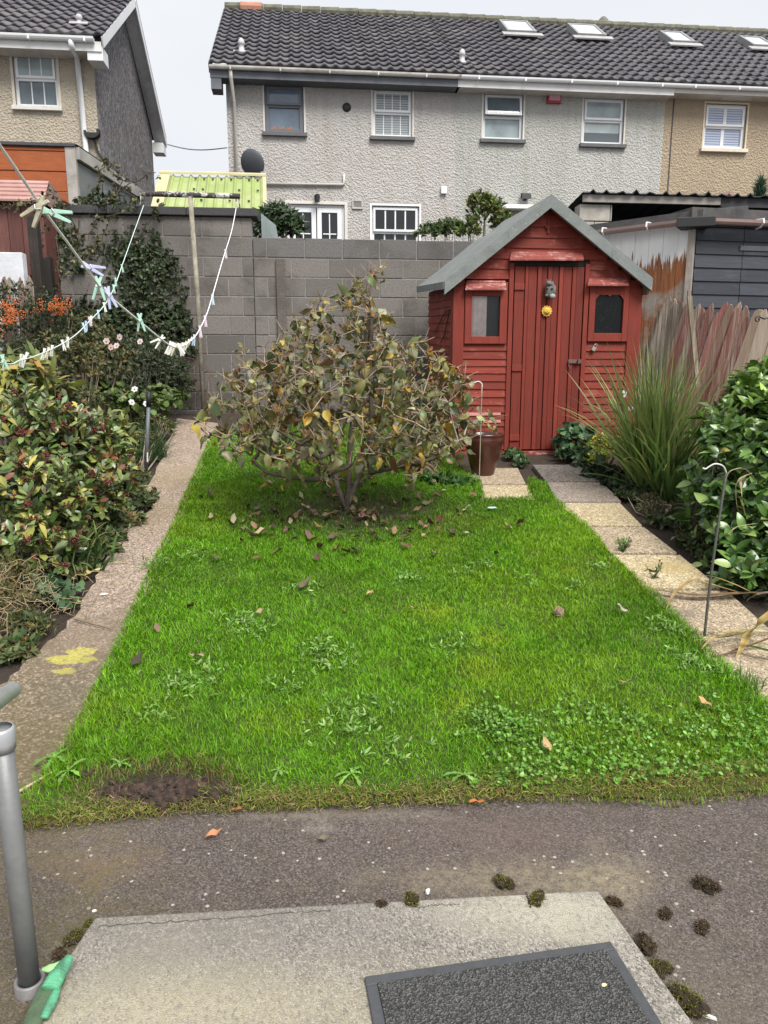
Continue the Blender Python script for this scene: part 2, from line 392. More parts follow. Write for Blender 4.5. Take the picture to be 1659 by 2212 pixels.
def concrete(name,c1,c2,spots=(),grain=130,moss=.4,mosscol=(.16,.13,.045),kind='World'):
    m,nt,b=newmat(name); co=coords(nt,kind)
    vo=N(nt,'ShaderNodeTexVoronoi',{'Vector':co,'Scale':grain}); cs=N(nt,'ShaderNodeSeparateColor',{0:vo.outputs['Color']})
    big=noise(nt,co,2.2,7,.65); mid=noise(nt,co,11,7,.7); fine=noise(nt,co,60,4,.7)
    base=mixc(nt,ramp(nt,big,.33,.67),c1,c2)
    base=mixc(nt,ramp(nt,cs.outputs[0],.35,1,0,.85),base,tuple(min(1,x*1.75) for x in c2))
    base=mixc(nt,ramp(nt,cs.outputs[1],.4,1,0,.85),base,tuple(x*.35 for x in c1))
    mo=mth(nt,'MULTIPLY',mth(nt,'MULTIPLY',ramp(nt,mid,.45,.65),ramp(nt,fine,.4,.6)),moss)
    base=mixc(nt,mo,base,mosscol)
    for (p,r,sx,sy,c,k,*sf) in spots: base=mixc(nt,mth(nt,'MULTIPLY',spot(nt,p,r,sf[0] if sf else .55,.9,22 if sf else 8,sx,sy),mth(nt,'MULTIPLY',ramp(nt,fine,.32,.6,.15,1),k)),base,c)
    setc(nt,b,base); b.inputs['Roughness'].default_value=.9; bump(nt,b,mth(nt,'SUBTRACT',mth(nt,'MULTIPLY',fine,.7),mth(nt,'MULTIPLY',vo.outputs['Distance'],1.3)),.55,.004)
    return m
sp=[(ong(60,1590),.8,1.1,1.2,(.10,.078,.034),1.0),(ong(190,1380),.25,1,1,(.17,.125,.085),.7),(ong(110,1640),.34,.8,1,(.10,.08,.035),.9),(ong(330,1110),.3,.8,1,(.2,.16,.07),.5),(ong(390,1030),.35,1,1,(.27,.21,.11),.6),
    (ong(150,1427),.06,1.7,.7,(.42,.38,.07),1.0,.1),(ong(178,1410),.05,1.4,.8,(.42,.38,.07),1.0,.1),(ong(140,1452),.035,1.3,.8,(.42,.38,.07),1.0,.1),(ong(200,1490),.2,1,1,(.1,.085,.06),.6)]
tag(sheet('path',pth,.006,concrete('path_concrete',(.24,.18,.145),(.34,.265,.21),sp,110,.5)),kind='structure')
# doorstep
def corner(u,v,h): return ong(u,v,h)
SH=.05
A=corner(205,1980,SH);B=corner(1291,1921,SH);C_=corner(53,2208,SH);D_=corner(1500,2211,SH)
def ext(a,c,y): k=(y-a[1])/(c[1]-a[1]); return (a[0]+(c[0]-a[0])*k,y,SH)
C2=ext(A,C_,.2);D2=ext(B,D_,.2)
mb=MB(); mb.hexa([(p[0],p[1],-.05) for p in (C2,D2,B,A)],[C2,D2,B,A])
dsp=[(ong(1150,1965,SH),.2,1.3,.5,(.42,.39,.31),.85),(ong(560,2190,SH),.3,1.6,.5,(.35,.31,.21),.65),(ong(330,2170,SH),.25,1,1,(.40,.36,.25),.5),(ong(400,2010,SH),.3,1.8,.5,(.15,.135,.125),.7),(ong(1240,2000,SH),.1,1,1,(.38,.36,.27),.6)]
tag(mb.build('concrete_doorstep',concrete('step_concrete',(.185,.168,.147),(.265,.243,.21),dsp,230,.4,(.10,.09,.06)),bev=.008),'pale weathered concrete doorstep slab under the dark doormat','doorstep')
STEP=bpy.data.objects['concrete_doorstep']
def crack(pix,wd):
    R=random.Random(pix[0][0]); pts=[]
    for (a,b_) in zip(pix[:-1],pix[1:]):
        for k in range(14): t=k/14; pts.append((a[0]+(b_[0]-a[0])*t+R.uniform(-3,3),a[1]+(b_[1]-a[1])*t+R.uniform(-2.2,2.2)))
    P=[Vector(ong(u,v,SH+.0012)) for u,v in pts]; mb=MB()
    for a,b_ in zip(P[:-1],P[1:]):
        d=(b_-a).normalized(); s_=Vector((-d.y,d.x,0))*wd*R.uniform(.5,1.2); mb.quad(a-s_,b_-s_,b_+s_,a+s_)
    o=mb.build('crack',plain('crack_dark',(.06,.052,.042),.95,.3,30),STEP); return o
crack([(212,2001),(330,1993),(470,1984),(640,1971),(720,1966)],.0012); crack([(1136,1928),(1142,1945),(1147,1962)],.0014); crack([(905,1962),(930,1955),(1000,1953)],.0009)
# doormat
mp=[ong(787,2107,SH+.012),ong(1319,2031,SH+.012)]
ex=Vector(mp[1])-Vector(mp[0]); ML=ex.length; ang=math.atan2(ex.y,ex.x)
mat_=empty('doormat',(mp[0][0],mp[0][1],SH),ang,'dark grey ribbed doormat with plain rubber border on the concrete step','doormat')
W_=.46; bw=.028
mb=MB(); mb.box(0,ML,-bw,0,.0,.010).box(0,ML,-W_,-W_+bw,0,.010).box(0,bw,-W_+bw,-bw,0,.010).box(ML-bw,ML,-W_+bw,-bw,0,.010)
mb.build('rubber_border',plain('mat_rubber',(.06,.063,.068),.6,.15,30,.3,200),mat_,bev=.003)
m,nt,b=newmat('mat_pile'); co=coords(nt,'Object'); vo=N(nt,'ShaderNodeTexVoronoi',{'Vector':co,'Scale':230}); cs=N(nt,'ShaderNodeSeparateColor',{0:vo.outputs['Color']})
setc(nt,b,mixc(nt,ramp(nt,cs.outputs[0],.3,1),mixc(nt,noise(nt,co,9,5),(.028,.029,.03),(.06,.06,.06)),(.17,.165,.155))); b.inputs['Roughness'].default_value=.95
bump(nt,b,vo.outputs['Distance'],1,.01)
mb=MB(); mb.box(bw,ML-bw,-W_+bw,-bw,0,.0135); mb.build('pile',m,mat_)
# stepping slabs: corner pixels  (front-left, front-right, back-right, back-left)
SL=[(((1178,1040),(1300,1040),(1262,1003),(1148,1003)),'dark','dark speckled paving slab right below the red shed door'),
 (((1198,1083),(1345,1083),(1302,1041),(1180,1041)),'grey','grey pink paving slab second from the shed step, beside grass tuft'),
 (((1262,1135),(1390,1135),(1340,1085),(1199,1085)),'pale','pale yellowish paving slab third from the shed, front edge level with the heather'),
 (((1318,1194),(1466,1194),(1392,1137),(1264,1137)),'tan','tan paving slab with a flowering weed on its front joint'),
 (((1392,1270),(1560,1270),(1470,1197),(1322,1197)),'pale','yellow stained paving slab between the weed and the long dry leaves'),
 (((1470,1364),(1672,1364),(1572,1274),(1398,1274)),'tan','pale paving slab with a dark stain beside the leaning plant stake'),
 (((1630,1530),(1900,1530),(1700,1372),(1482,1372)),'tan','brownish paving slab at the right edge under the strap leaves'),
 (((1036,1080),(1158,1080),(1140,1047),(1040,1047)),'pale','yellowish paving slab in front of the brown glazed pot'),
 (((1000,1045),(1138,1045),(1120,1010),(1000,1010)),'tan','pale paving slab the brown glazed pot stands on')]
SM={'dark':concrete('slab_dark',(.10,.088,.08),(.17,.15,.13),[],90,.3),'grey':concrete('slab_grey',(.20,.165,.14),(.28,.235,.195),[],120,.35,(.13,.1,.05)),
 'pale':concrete('slab_pale',(.35,.28,.165),(.45,.37,.235),[(ong(1452,1230),.12,1.4,.8,(.3,.22,.07),.8)],120,.25,(.2,.15,.06)),'tan':concrete('slab_tan',(.28,.22,.15),(.38,.305,.21),[(ong(1465,1330),.07,1.5,.9,(.1,.085,.07),.8)],120,.3,(.16,.12,.05))}
for i,(qs,k,lab) in enumerate(SL):
    mb=MB(); top=[Vector(ong(u,v,.015)) for u,v in qs]; c=sum(top,Vector())/4
    top=[c+(p-c)*.972 for p in top]
    mb.hexa([p-c-Vector((0,0,.045)) for p in top],[p-c for p in top])
    tag(mb.build('paving_slab',SM[k],bev=.006,loc=c),lab,'paving slab','paving slabs of the garden walk')
# ============================================================ lawn
GR_LIGHT=1.0
xs=np.array([p[0] for p in lawn]);ys=np.array([p[1] for p in lawn])
st=.022; gx=np.arange(xs.min()-.05,xs.max()+.05,st); gy=np.arange(ys.min()-.05,ys.max()+.05,st)
X,Y=np.meshgrid(gx,gy); ins=inpoly(X,Y,lawn)
Z=gznp(X,Y)+.012+.03*(vnoise(X,Y,2.5,3)-.5)+.012*(vnoise(X,Y,9,5)-.5)
HOLE=ong(355,1722); tree_p=ong(750,1108)
fr_=np.clip((Y-ROT*X-T0)/.25,0,1); Z=Z*1.0
Z=np.where(fr_<1,np.maximum(Z,gznp(X,Y)+.006),Z)
hd=0
idx=np.arange(X.size).reshape(X.shape); cm=ins[:-1,:-1]&ins[1:,:-1]&ins[:-1,1:]&ins[1:,1:]
Q=np.stack([idx[:-1,:-1][cm],idx[:-1,1:][cm],idx[1:,1:][cm],idx[1:,:-1][cm]],1)
m,nt,b=newmat('turf'); co=coords(nt,'World'); n1=noise(nt,co,30,6,.7); n2=noise(nt,co,3,5)
cb=mixc(nt,n1,(.035,.06,.008),(.07,.12,.015)); cb=mixc(nt,ramp(nt,n2,.5,.7,0,.5),cb,(.09,.085,.02))
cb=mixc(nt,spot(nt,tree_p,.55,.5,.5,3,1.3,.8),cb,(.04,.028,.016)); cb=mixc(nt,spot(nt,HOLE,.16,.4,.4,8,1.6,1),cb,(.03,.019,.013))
setc(nt,b,cb); b.inputs['Roughness'].default_value=.95; bump(nt,b,n1,1,.02)
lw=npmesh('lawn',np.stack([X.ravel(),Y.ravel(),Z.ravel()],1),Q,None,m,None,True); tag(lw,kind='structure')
def turfz(x,y):
    z=gznp(x,y)+.012+.03*(vnoise(x,y,2.5,3)-.5)+.012*(vnoise(x,y,9,5)-.5)
    return z
def grass_blades():
    R=np.random.default_rng(11); n=720000
    x=R.uniform(xs.min()-.05,xs.max()+.05,n); y=R.uniform(ys.min()-.05,ys.max()+.05,n)
    dist=polydist(x,y,lawn); inn=inpoly(x,y,lawn)
    near=np.clip(1.15-(y-2.3)*.16,.3,1)
    hdd0=np.hypot((x-HOLE[0])/1.9,y-HOLE[1]-.02)
    dens=near*(.55+.6*vnoise(x,y,5,21))
    td=np.hypot((x-tree_p[0])/1.35,(y-tree_p[1])/.9); dens*=np.clip((td-.12)/.65,.22,1)
    hdd=np.hypot((x-HOLE[0])/1.9,y-HOLE[1]-.02)+.05*(vnoise(x,y,14,61)-.5); dens*=np.clip((hdd-.05)/.10,0.0,1)
    bare=np.exp(-(((x-ong(1390,1385)[0])/.06)**2+((y-ong(1390,1385)[1])/.08)**2)); dens*=1-.85*bare
    fe=(y-ROT*x<T0+.10); dens=np.where(fe&(hdd0>.2),1.0,dens); k=(R.random(n)<dens)&(inn|((dist<.035)&(R.random(n)<.7)))
    x,y,dist,inn,hdd,td=x[k],y[k],dist[k],inn[k],hdd[k],td[k]; n=len(x)
    hN=vnoise(x,y,3.2,31); h2=vnoise(x,y,11,35)
    H=(.012+.020*hN+.018*h2*R.random(n)+.012*R.random(n))*(.8+.4*vnoise(x,y,16,37))
    tall=R.random(n)<.02; H=np.where(tall,H*1.7,H)
    edge=np.clip(1-dist/.10,0,1); front=(y-ROT*x<T0+.16)
    H=H*(1+.35*edge*(~front)); H=np.where(front,H*np.clip((y-ROT*x-T0)/.16,.6,1),H)
    P=np.stack([x,y,turfz(x,y)-.004],1)
    az=R.uniform(0,2*math.pi,n)+0*hN; lean=np.abs(R.normal(.5,.38,n)).clip(0,1.4)
    # leaning together in tufts
    az=np.where(R.random(n)<.25,vnoise(x,y,9,41)*9,az)
    d=np.stack([np.cos(az)*lean,np.sin(az)*lean,np.ones(n)],1); d=unit(d)
    s=unit(np.stack([-np.sin(az)+R.normal(0,.5,n),np.cos(az)+R.normal(0,.5,n),np.zeros(n)],1))
    Wd=(R.uniform(.0016,.0032,n)*np.where(R.random(n)<.05,1.9,1)*(1+.15*(y-2.3)))[:,None]; Hh=H[:,None]
    mid=P+d*Hh*.55; tip=mid+unit(d+np.stack([np.cos(az)*.5,np.sin(az)*.5,-.35*np.ones(n)],1))*Hh*.5
    V=np.stack([P-s*Wd/2,P+s*Wd/2,mid-s*Wd*.42,mid+s*Wd*.42,tip],1).reshape(-1,3)
    T=(np.arange(n)[:,None,None]*5+np.array([(0,1,3),(0,3,2),(2,3,4)])[None]).reshape(-1,3)
    g=pick([(.13,.32,.006),(.165,.38,.008),(.215,.42,.018),(.095,.25,.007)],n,(3,4,2,2),.16,R)
    bri=(.72+.56*vnoise(x,y,1.9,71,3))*(.86+.28*vnoise(x,y,7,75)); g=g*bri[:,None]
    yel=np.clip((vnoise(x,y,1.4,51,4)-.58)*1.8,0,.22)
    for (u,v,r) in ((1040,1455,.16),(1000,1540,.13),(1230,1240,.10),(940,1330,.16),(1060,1390,.12)):
        q=ong(u,v); yel=np.maximum(yel,.6*np.exp(-((x-q[0])**2+(y-q[1])**2)/r**2*1.5))
    g=g*(1-yel[:,None])+yel[:,None]*pick([(.38,.52,.012),(.44,.52,.03)],n,None,.15,R)
    dry=((R.random(n)<np.clip(1-(y-ROT*x-T0)/.085,0,1)*.7)|(R.random(n)<np.clip((.21-hdd)/.12,0,.8))|(R.random(n)<.014))
    g=np.where(dry[:,None],pick([(.3,.22,.09),(.2,.16,.06),(.14,.12,.03)],n,None,.2,R),g)
    shade=np.clip(1.15-td/.85,0,1)[:,None]; g=g*(1-.5*shade)+.5*shade*np.array([.06,.075,.02])  # tree shade mixed into the blade colour around the trunk
    # straw and moss fringe lying over the front edge
    q=20000; fx=R.uniform(-1.25,2.6,q); ft=T0+R.normal(.045,.04,q); fy=ft+ROT*fx+.035*(vnoise(fx,fx*0,3.3,91)-.5); fh=np.hypot((fx-HOLE[0])/1.9,fy-HOLE[1]); kk=(fh>.06)&(R.random(q)<np.clip((vnoise(fx,fy,3.1,95)-.3)*2.6,.45,1))&(ft>T0-.05); kk&=inpoly(fx,fy+.05,lawn); fx,fy=fx[kk],fy[kk]; q=len(fx)
    fa=R.uniform(0,6.283,q); fz=np.maximum(gznp(fx,fy),0)+R.uniform(.004,.03,q); fP=np.stack([fx,fy,fz],1); fd=unit(np.stack([np.cos(fa),np.sin(fa)-.35,R.normal(.15,.3,q)],1)); fs=unit(np.cross(fd,np.tile([[0,0,1.]],(q,1))+R.normal(0,.4,(q,3)))); fl=R.uniform(.012,.04,q)[:,None]; fw=R.uniform(.0015,.003,q)[:,None]
    fm=fP+fd*fl*.5; ft_=fm+unit(fd+R.normal(0,.35,(q,3)))*fl*.5
    FV=np.stack([fP-fs*fw/2,fP+fs*fw/2,fm-fs*fw*.45,fm+fs*fw*.45,ft_],1).reshape(-1,3); fc=pick([(.36,.28,.12),(.25,.20,.07),(.20,.24,.03),(.13,.10,.04),(.30,.33,.05)],q,(3,3,3,1.5,2),.2,R)
    V=np.concatenate([V,FV]); g=np.concatenate([g,fc]); n=len(g); T=(np.arange(n)[:,None,None]*5+np.array([(0,1,3),(0,3,2),(2,3,4)])[None]).reshape(-1,3)
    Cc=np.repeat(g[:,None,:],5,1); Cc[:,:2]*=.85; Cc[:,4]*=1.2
    return V,T,Cc.reshape(-1,3)
V,T,C=grass_blades()
GM=leafmat('grass_blade',.5,.3,.3)
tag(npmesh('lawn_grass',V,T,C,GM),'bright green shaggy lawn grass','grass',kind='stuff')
# ============================================================ houses behind
def render_mat(name,c1,c2,stain,sc=21,b_=.8,dist=.03):
    m,nt,b=newmat(name); co=coords(nt,'Object')
    big=noise(nt,co,.7,6,.6); mid=noise(nt,co,sc,5,.75,.5); fine=noise(nt,co,42,4,.7)
    vo=N(nt,'ShaderNodeTexVoronoi',{'Vector':co,'Scale':sc*1.3})
    st=N(nt,'ShaderNodeMapping',{'Vector':co,'Scale':(3.5,3.5,.35)}).outputs[0]
    streak=noise(nt,st,1.2,6,.65)
    c=mixc(nt,ramp(nt,mid,.3,.7),c1,c2)
    c=mixc(nt,mth(nt,'MULTIPLY',ramp(nt,streak,.48,.68),.8),c,stain)
    c=mixc(nt,ramp(nt,big,.45,.7,0,.35),c,stain)
    c=mixc(nt,ramp(nt,fine,.58,.72,0,.35),c,tuple(x*.5 for x in c1))
    setc(nt,b,c); b.inputs['Roughness'].default_value=.95
    bump(nt,b,mth(nt,'ADD',mth(nt,'MULTIPLY',mid,1.4),mth(nt,'ADD',vo.outputs['Distance'],mth(nt,'MULTIPLY',fine,.6))),b_,dist); return m
GREY=render_mat('grey_render',(.44,.415,.39),(.54,.515,.49),(.40,.37,.33))
GREEN=render_mat('greenish_render',(.41,.41,.38),(.50,.495,.465),(.36,.36,.31))
BEIGE=render_mat('beige_render',(.36,.285,.195),(.44,.355,.25),(.36,.29,.21))
CREAM=render_mat('cream_render',(.40,.35,.27),(.50,.435,.34),(.40,.35,.27))
DASH=render_mat('pebble_dash',(.12,.112,.115),(.22,.21,.215),(.15,.14,.14),26,1.0,.04)
WHITE=plain('white_pvc',(.72,.73,.74),.35,.05,3)
OFFW=plain('aged_white_paint',(.55,.53,.5),.5,.12,4,col2=(.4,.37,.33),s2=2)
GREYT=plain('grey_paint',(.12,.125,.135),.5,.15,4)
SILLG=plain('grey_sill',(.11,.11,.115),.8,.2,6)
CREAMS=plain('cream_sill',(.6,.55,.45),.7,.1,6)
def dashmat():
    m,nt,b=newmat('pebble_dash'); co=coords(nt,'Object'); st=N(nt,'ShaderNodeMapping',{'Vector':co,'Scale':(30,30,11)}).outputs[0]
    a=noise(nt,st,1,4,.8); c_=noise(nt,co,2,6,.6); f=noise(nt,co,55,3,.7)
    c=mixc(nt,ramp(nt,c_,.35,.65),(.125,.118,.122),(.18,.17,.175)); c=mixc(nt,ramp(nt,a,.50,.58,0,.95),c,(.46,.44,.45)); c=mixc(nt,ramp(nt,f,.58,.66,0,.8),c,(.035,.03,.032))
    setc(nt,b,c); b.inputs['Roughness'].default_value=.95; bump(nt,b,mth(nt,'ADD',a,f),.8,.03); return m
DASH=dashmat()
def roofmat(name,c1,c2,lich):
    m,nt,b=newmat(name); co=coords(nt,'Object')
    a=N(nt,'ShaderNodeAttribute',attribute_name='Col'); n1=noise(nt,co,14,5,.7); n2=noise(nt,co,1.1,5)
    c=mixc(nt,ramp(nt,n1,.35,.7),c1,c2); c=mixc(nt,ramp(nt,noise(nt,co,30,4,.7),.6,.72,0,.5),c,lich); c=mixc(nt,ramp(nt,n2,.5,.7,0,.4),c,lich)
    c=mixc(nt,1.0,c,a.outputs['Color'],'MULTIPLY')
    setc(nt,b,c); b.inputs['Roughness'].default_value=.8; bump(nt,b,n1,.5,.01); return m
TILE=roofmat('roof_tiles',(.062,.059,.067),(.13,.122,.134),(.18,.17,.16))
def tiled(name,a0,a1,ye,ze,yr,zr,parent,mat,pitch=.2,rows=11,nx=10,skew=0.0,seed=0):
    """interlocking concrete tiles: rolls across the slope, a step at every course"""
    Lr=math.hypot(yr-ye,zr-ze); ux,uz=(yr-ye)/Lr,(zr-ze)/Lr; nxv,nzv=-uz,ux
    na=max(2,int((a1-a0)/pitch*nx)); A=np.linspace(a0,a1,na+1)
    S=[];Hh=[];Cr=[]
    R=np.random.default_rng(seed); cl_=Lr/rows
    for r in range(rows):
        s0=r*cl_; S+= [s0+.012,s0-.034,s0-.036,s0+cl_*.45]; Hh+=[.004,.030,.062,.040]; Cr+=[max(r-1,0),r,r,r]
    S=np.array(S);Hh=np.array(Hh);Cr=np.array(Cr)
    ph=(A-a0)/pitch
    fr=ph-np.floor(ph)
    roll=np.where(fr<.5,np.sin(fr/.5*math.pi)**1.0*.034,np.sin((fr-.5)/.5*math.pi)*-.010)
    tid=np.floor(ph).astype(int)
    tone=1+R.normal(0,.13,(rows,tid.max()+2))
    lift=R.normal(0,.003,(rows,tid.max()+2))
    AA,SS=np.meshgrid(A,S); HH=Hh[:,None]+roll[None,:]*np.where(Hh[:,None]<.005,.3,1)+lift[Cr][:,tid]
    x=AA+skew*SS; y=ye+ux*SS+nxv*HH; z=ze+uz*SS+nzv*HH
    V=np.stack([x.ravel(),y.ravel(),z.ravel()],1)
    idx=np.arange(V.shape[0]).reshape(AA.shape)
    Qs=np.stack([idx[:-1,:-1].ravel(),idx[:-1,1:].ravel(),idx[1:,1:].ravel(),idx[1:,:-1].ravel()],1)
    tc=tone[Cr][:,tid]; C=np.repeat(tc.ravel()[:,None],3,1)
    return npmesh(name,V,Qs,C,mat,parent)
def wallholes(mb,a0,a1,z0,z1,holes,y=0.0,dep=.12):
    xs=sorted({a0,a1,*[h[0] for h in holes],*[h[2] for h in holes]}); zs=sorted({z0,z1,*[h[1] for h in holes],*[h[3] for h in holes]})
    for i in range(len(xs)-1):
        for j in range(len(zs)-1):
            cx,cz=(xs[i]+xs[i+1])/2,(zs[j]+zs[j+1])/2
            if any(h[0]<cx<h[2] and h[1]<cz<h[3] for h in holes): continue
            mb.quad((xs[i],y,zs[j]),(xs[i+1],y,zs[j]),(xs[i+1],y,zs[j+1]),(xs[i],y,zs[j+1]))
    for h in holes:
        x0,zz0,x1,zz1=h
        mb.quad((x0,y,zz0),(x0,y+dep,zz0),(x0,y+dep,zz1),(x0,y,zz1)); mb.quad((x1,y,zz0),(x1,y,zz1),(x1,y+dep,zz1),(x1,y+dep,zz0))
        mb.quad((x0,y,zz1),(x0,y+dep,zz1),(x1,y+dep,zz1),(x1,y,zz1)); mb.quad((x0,y,zz0),(x1,y,zz0),(x1,y+dep,zz0),(x0,y+dep,zz0))
def glassmat(name,col,rough=.04,stripes=0,c2=None,half=None,kind='Object',cur=None):
    """window glass over what hangs behind it (blind slats, net, dark room); sky glass has its reflection painted in"""
    m,nt,b=newmat(name); co=coords(nt,'Object')
    n=noise(nt,co,2.5,3); c=mixc(nt,ramp(nt,n,.3,.7),tuple(x*.75 for x in col),tuple(min(1,x*1.2) for x in col))
    sx=N(nt,'ShaderNodeSeparateXYZ',{0:co})
    if stripes:
        s=mth(nt,'FRACT',mth(nt,'MULTIPLY',sx.outputs['Z'],stripes)); c=mixc(nt,ramp(nt,s,.35,.5),c,c2)
    if half is not None:
        c=mixc(nt,ramp(nt,sx.outputs['Z'],half[0],half[0]+.01),half[1],c)
    setc(nt,b,c); b.inputs['Roughness'].default_value=rough; b.inputs['Specular IOR Level'].default_value=.6
    return m
G_DARK=glassmat('dark_glass',(.012,.013,.016),.03)
G_BLUE=glassmat('sky_glass',(.13,.17,.22),.05)  # grey blue of the reflected sky painted into the pane colour
G_NET=glassmat('net_glass',(.30,.36,.37),.12)
G_NETD=glassmat('net_dark_glass',(.12,.15,.17),.08)
G_BLIND=glassmat('blind_glass',(.16,.18,.19),.08,22,(.36,.38,.38))
G_BLIND2=glassmat('blue_blind_glass',(.20,.24,.36),.08,20,(.42,.46,.56))
def frame_rect(mb,x0,z0,x1,z1,w,y0,y1):
    mb.box(x0,x0+w,y0,y1,z0,z1).box(x1-w,x1,y0,y1,z0,z1).box(x0+w,x1-w,y0,y1,z0,z0+w).box(x0+w,x1-w,y0,y1,z1-w,z1)
def window(parent,rect,mat,glass_top,glass_bot,split=.5,bars=(0,0),barw=.018,sill=None,sillmat=None,fw=.055,ajar=0,label=None,y=.085,hbar=0,name='window'):
    x0,z0,x1,z1=rect; fr=MB(); frame_rect(fr,x0,z0,x1,z1,fw,y-.03,y+.03)
    zm=z0+(z1-z0)*split
    fr.box(x0+fw,x1-fw,y-.03,y+.03,zm-.03,zm+.03)
    f=fr.build(name,mat,parent,bev=.006)
    if label: tag(f,label)
    # top casement
    sb=MB(); a0,a1=x0+fw*.6,x1-fw*.6; hh=z1-fw*.6-(zm+.01)
    frame_rect(sb,a0,-hh,a1,0,.045,-.022,.022)
    sash=sb.build('casement',mat,f,bev=.004); sash.location=(0,y-.045,z1-fw*.6); sash.rotation_euler=(-ajar,0,0)
    g=MB().quad((a0+.045,0,-hh+.045),(a1-.045,0,-hh+.045),(a1-.045,0,-.045),(a0+.045,0,-.045)).build('pane',glass_top,f); g.location=sash.location; g.rotation_euler=sash.rotation_euler
    b0,b1=x0+fw,x1-fw
    g=MB().quad((b0,y+.012,z0+fw),(b1,y+.012,z0+fw),(b1,y+.012,zm-.03),(b0,y+.012,zm-.03)).build('pane',glass_bot,f)
    if ajar or True:
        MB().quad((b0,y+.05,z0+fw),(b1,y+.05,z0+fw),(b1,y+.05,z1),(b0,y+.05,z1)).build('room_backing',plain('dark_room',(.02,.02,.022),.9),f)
    if bars[0]:
        bb=MB()
        for k in range(1,bars[0]+1):
            xx=a0+.045+(a1-a0-.09)*k/(bars[0]+1); bb.box(xx-barw/2,xx+barw/2,y-.052,y-.047,zm+.05,z1-fw*.6-.04)
            xx=b0+(b1-b0)*k/(bars[0]+1); bb.box(xx-barw/2,xx+barw/2,y+.003,y+.009,z0+fw,zm-.03)
        bb.build('glazing_bars',mat,f)
    if sill: MB().box(x0-.06,x1+.06,-.075,.02,z0-.075,z0-.003).build('sill',sillmat,f,bev=.006)
    return f
def surround(parent,rect,mat,w=.05):
    mb=MB(); x0,z0,x1,z1=rect
    mb.box(x0-w,x0,-.014,0.03,z0,z1+w).box(x1,x1+w,-.014,0.03,z0,z1+w).box(x0,x1,-.014,.03,z1,z1+w)
    mb.build('plaster_band',mat,parent,bev=.004)
def gutter(parent,a0,a1,y,z,mat,dw=.11,name='gutter'):
    mb=MB(); n=7; prof=[(y-math.cos(math.pi*k/n)*dw/2*-1, z-math.sin(math.pi*k/n)*dw*.55) for k in range(n+1)]
    prof=[(y-dw/2*math.cos(math.pi*k/n),z-dw*.6*math.sin(math.pi*k/n)) for k in range(n+1)]
    for (p,q) in zip(prof[:-1],prof[1:]): mb.quad((a0,p[0],p[1]),(a1,p[0],p[1]),(a1,q[0],q[1]),(a0,q[0],q[1]))
    for a in (a0,a1): mb.add([(a,p[0],p[1]) for p in prof],[tuple(range(len(prof)))])
    k=a0+.4
    while k<a1: mb.box(k-.015,k+.015,y-dw*.53,y+dw*.5,z-dw*.64,z-dw*.05); k+=.95
    return mb.build(name,mat,parent,smooth=False)
TH=math.atan(.105); HZ=2.0
H=Fr((-3.13,16.0,HZ),TH)
def R4(q): p=H.loc(q[0],q[1]); r=H.loc(q[2],q[3]); return (round(p[0],3),round(r[1],3),round(r[0],3),round(p[1],3))
EV=5.20; YE=-.36; YR=3.45; ZR=H.loc(487,20,3.45)[1]-.0; WT=5.22
B1=H.loc(985,300)[0]; B2=H.loc(1432,300)[0]; B3=B2+5.6
W1=R4((570,180,657,288));W2=R4((805,192,890,297));W3=R4((1045,200,1128,303));W4=R4((1262,210,1345,313));W5=R4((1525,223,1607,323));WG=R4((803,444,905,520))
FD=R4((622,440,745,520)); FD=(FD[0],.05,FD[2],FD[3]); WG=(WG[0],WG[1]-.35,WG[2],WG[3])
def house(label,a0,a1,mat,holes,endwall=None):
    h=empty('terraced_house',(H.O[0],H.O[1],H.O[2]),TH,label,'house','terraced houses behind the garden')
    mb=MB(); wallholes(mb,a0,a1,-.6,WT,holes)
    if True: 
        mb.quad((a0,0,-.6),(a0,7,-.6),(a0,7,WT),(a0,0,WT)); mb.add([(a0,0,WT),(a0,7,WT),(a0,YR,ZR-.1)],[(0,1,2)])
    if True:
        mb.quad((a1,0,-.6),(a1,7,-.6),(a1,7,WT),(a1,0,WT)); mb.add([(a1,0,WT),(a1,7,WT),(a1,YR,ZR-.1)],[(0,1,2)])
    mb.quad((a0,7,-.6),(a1,7,-.6),(a1,7,WT),(a0,7,WT))
    mb.build('wall',mat,h,fix=False); return h
def roof(h,a0,a1,seed):
    r=tiled('roof',a0,a1,YE-.05,EV,YR,ZR,h,TILE,.215,14,10,seed=seed)
    # far slope and the boards under the near one
    mb=MB(); mb.quad((a0,YR,ZR+.02),(a1,YR,ZR+.02),(a1,7.4,EV),(a0,7.4,EV)); mb.build('rear_slope',plain('slate_plain',(.05,.047,.05),.8),r)
    mb=MB()
    k=a0+.0; i=0
    while k<a1-.05:
        e=min(k+.45,a1); mb.tube([(k,YR,ZR+.045),(e-.012,YR,ZR+.05)],[.10,.11],10); k=e; i+=1
    mb.build('ridge_tiles',plain('ridge_concrete',(.10,.095,.075),.85,.3,8,col2=(.16,.16,.10),s2=6),r)
    return r
def eaves(h,a0,a1,fasc,soff,gut,low=.16,gy=None):
    MB().box(a0,a1,YE-.012,YE+.012,EV-.2-low,EV-.035).build('fascia',fasc,h)
    MB().box(a0,a1,YE+.014,-.002,EV-.19-low,EV-.17-low).build('soffit',soff,h)
    gutter(h,a0,a1,YE-.07,EV-.03,gut)
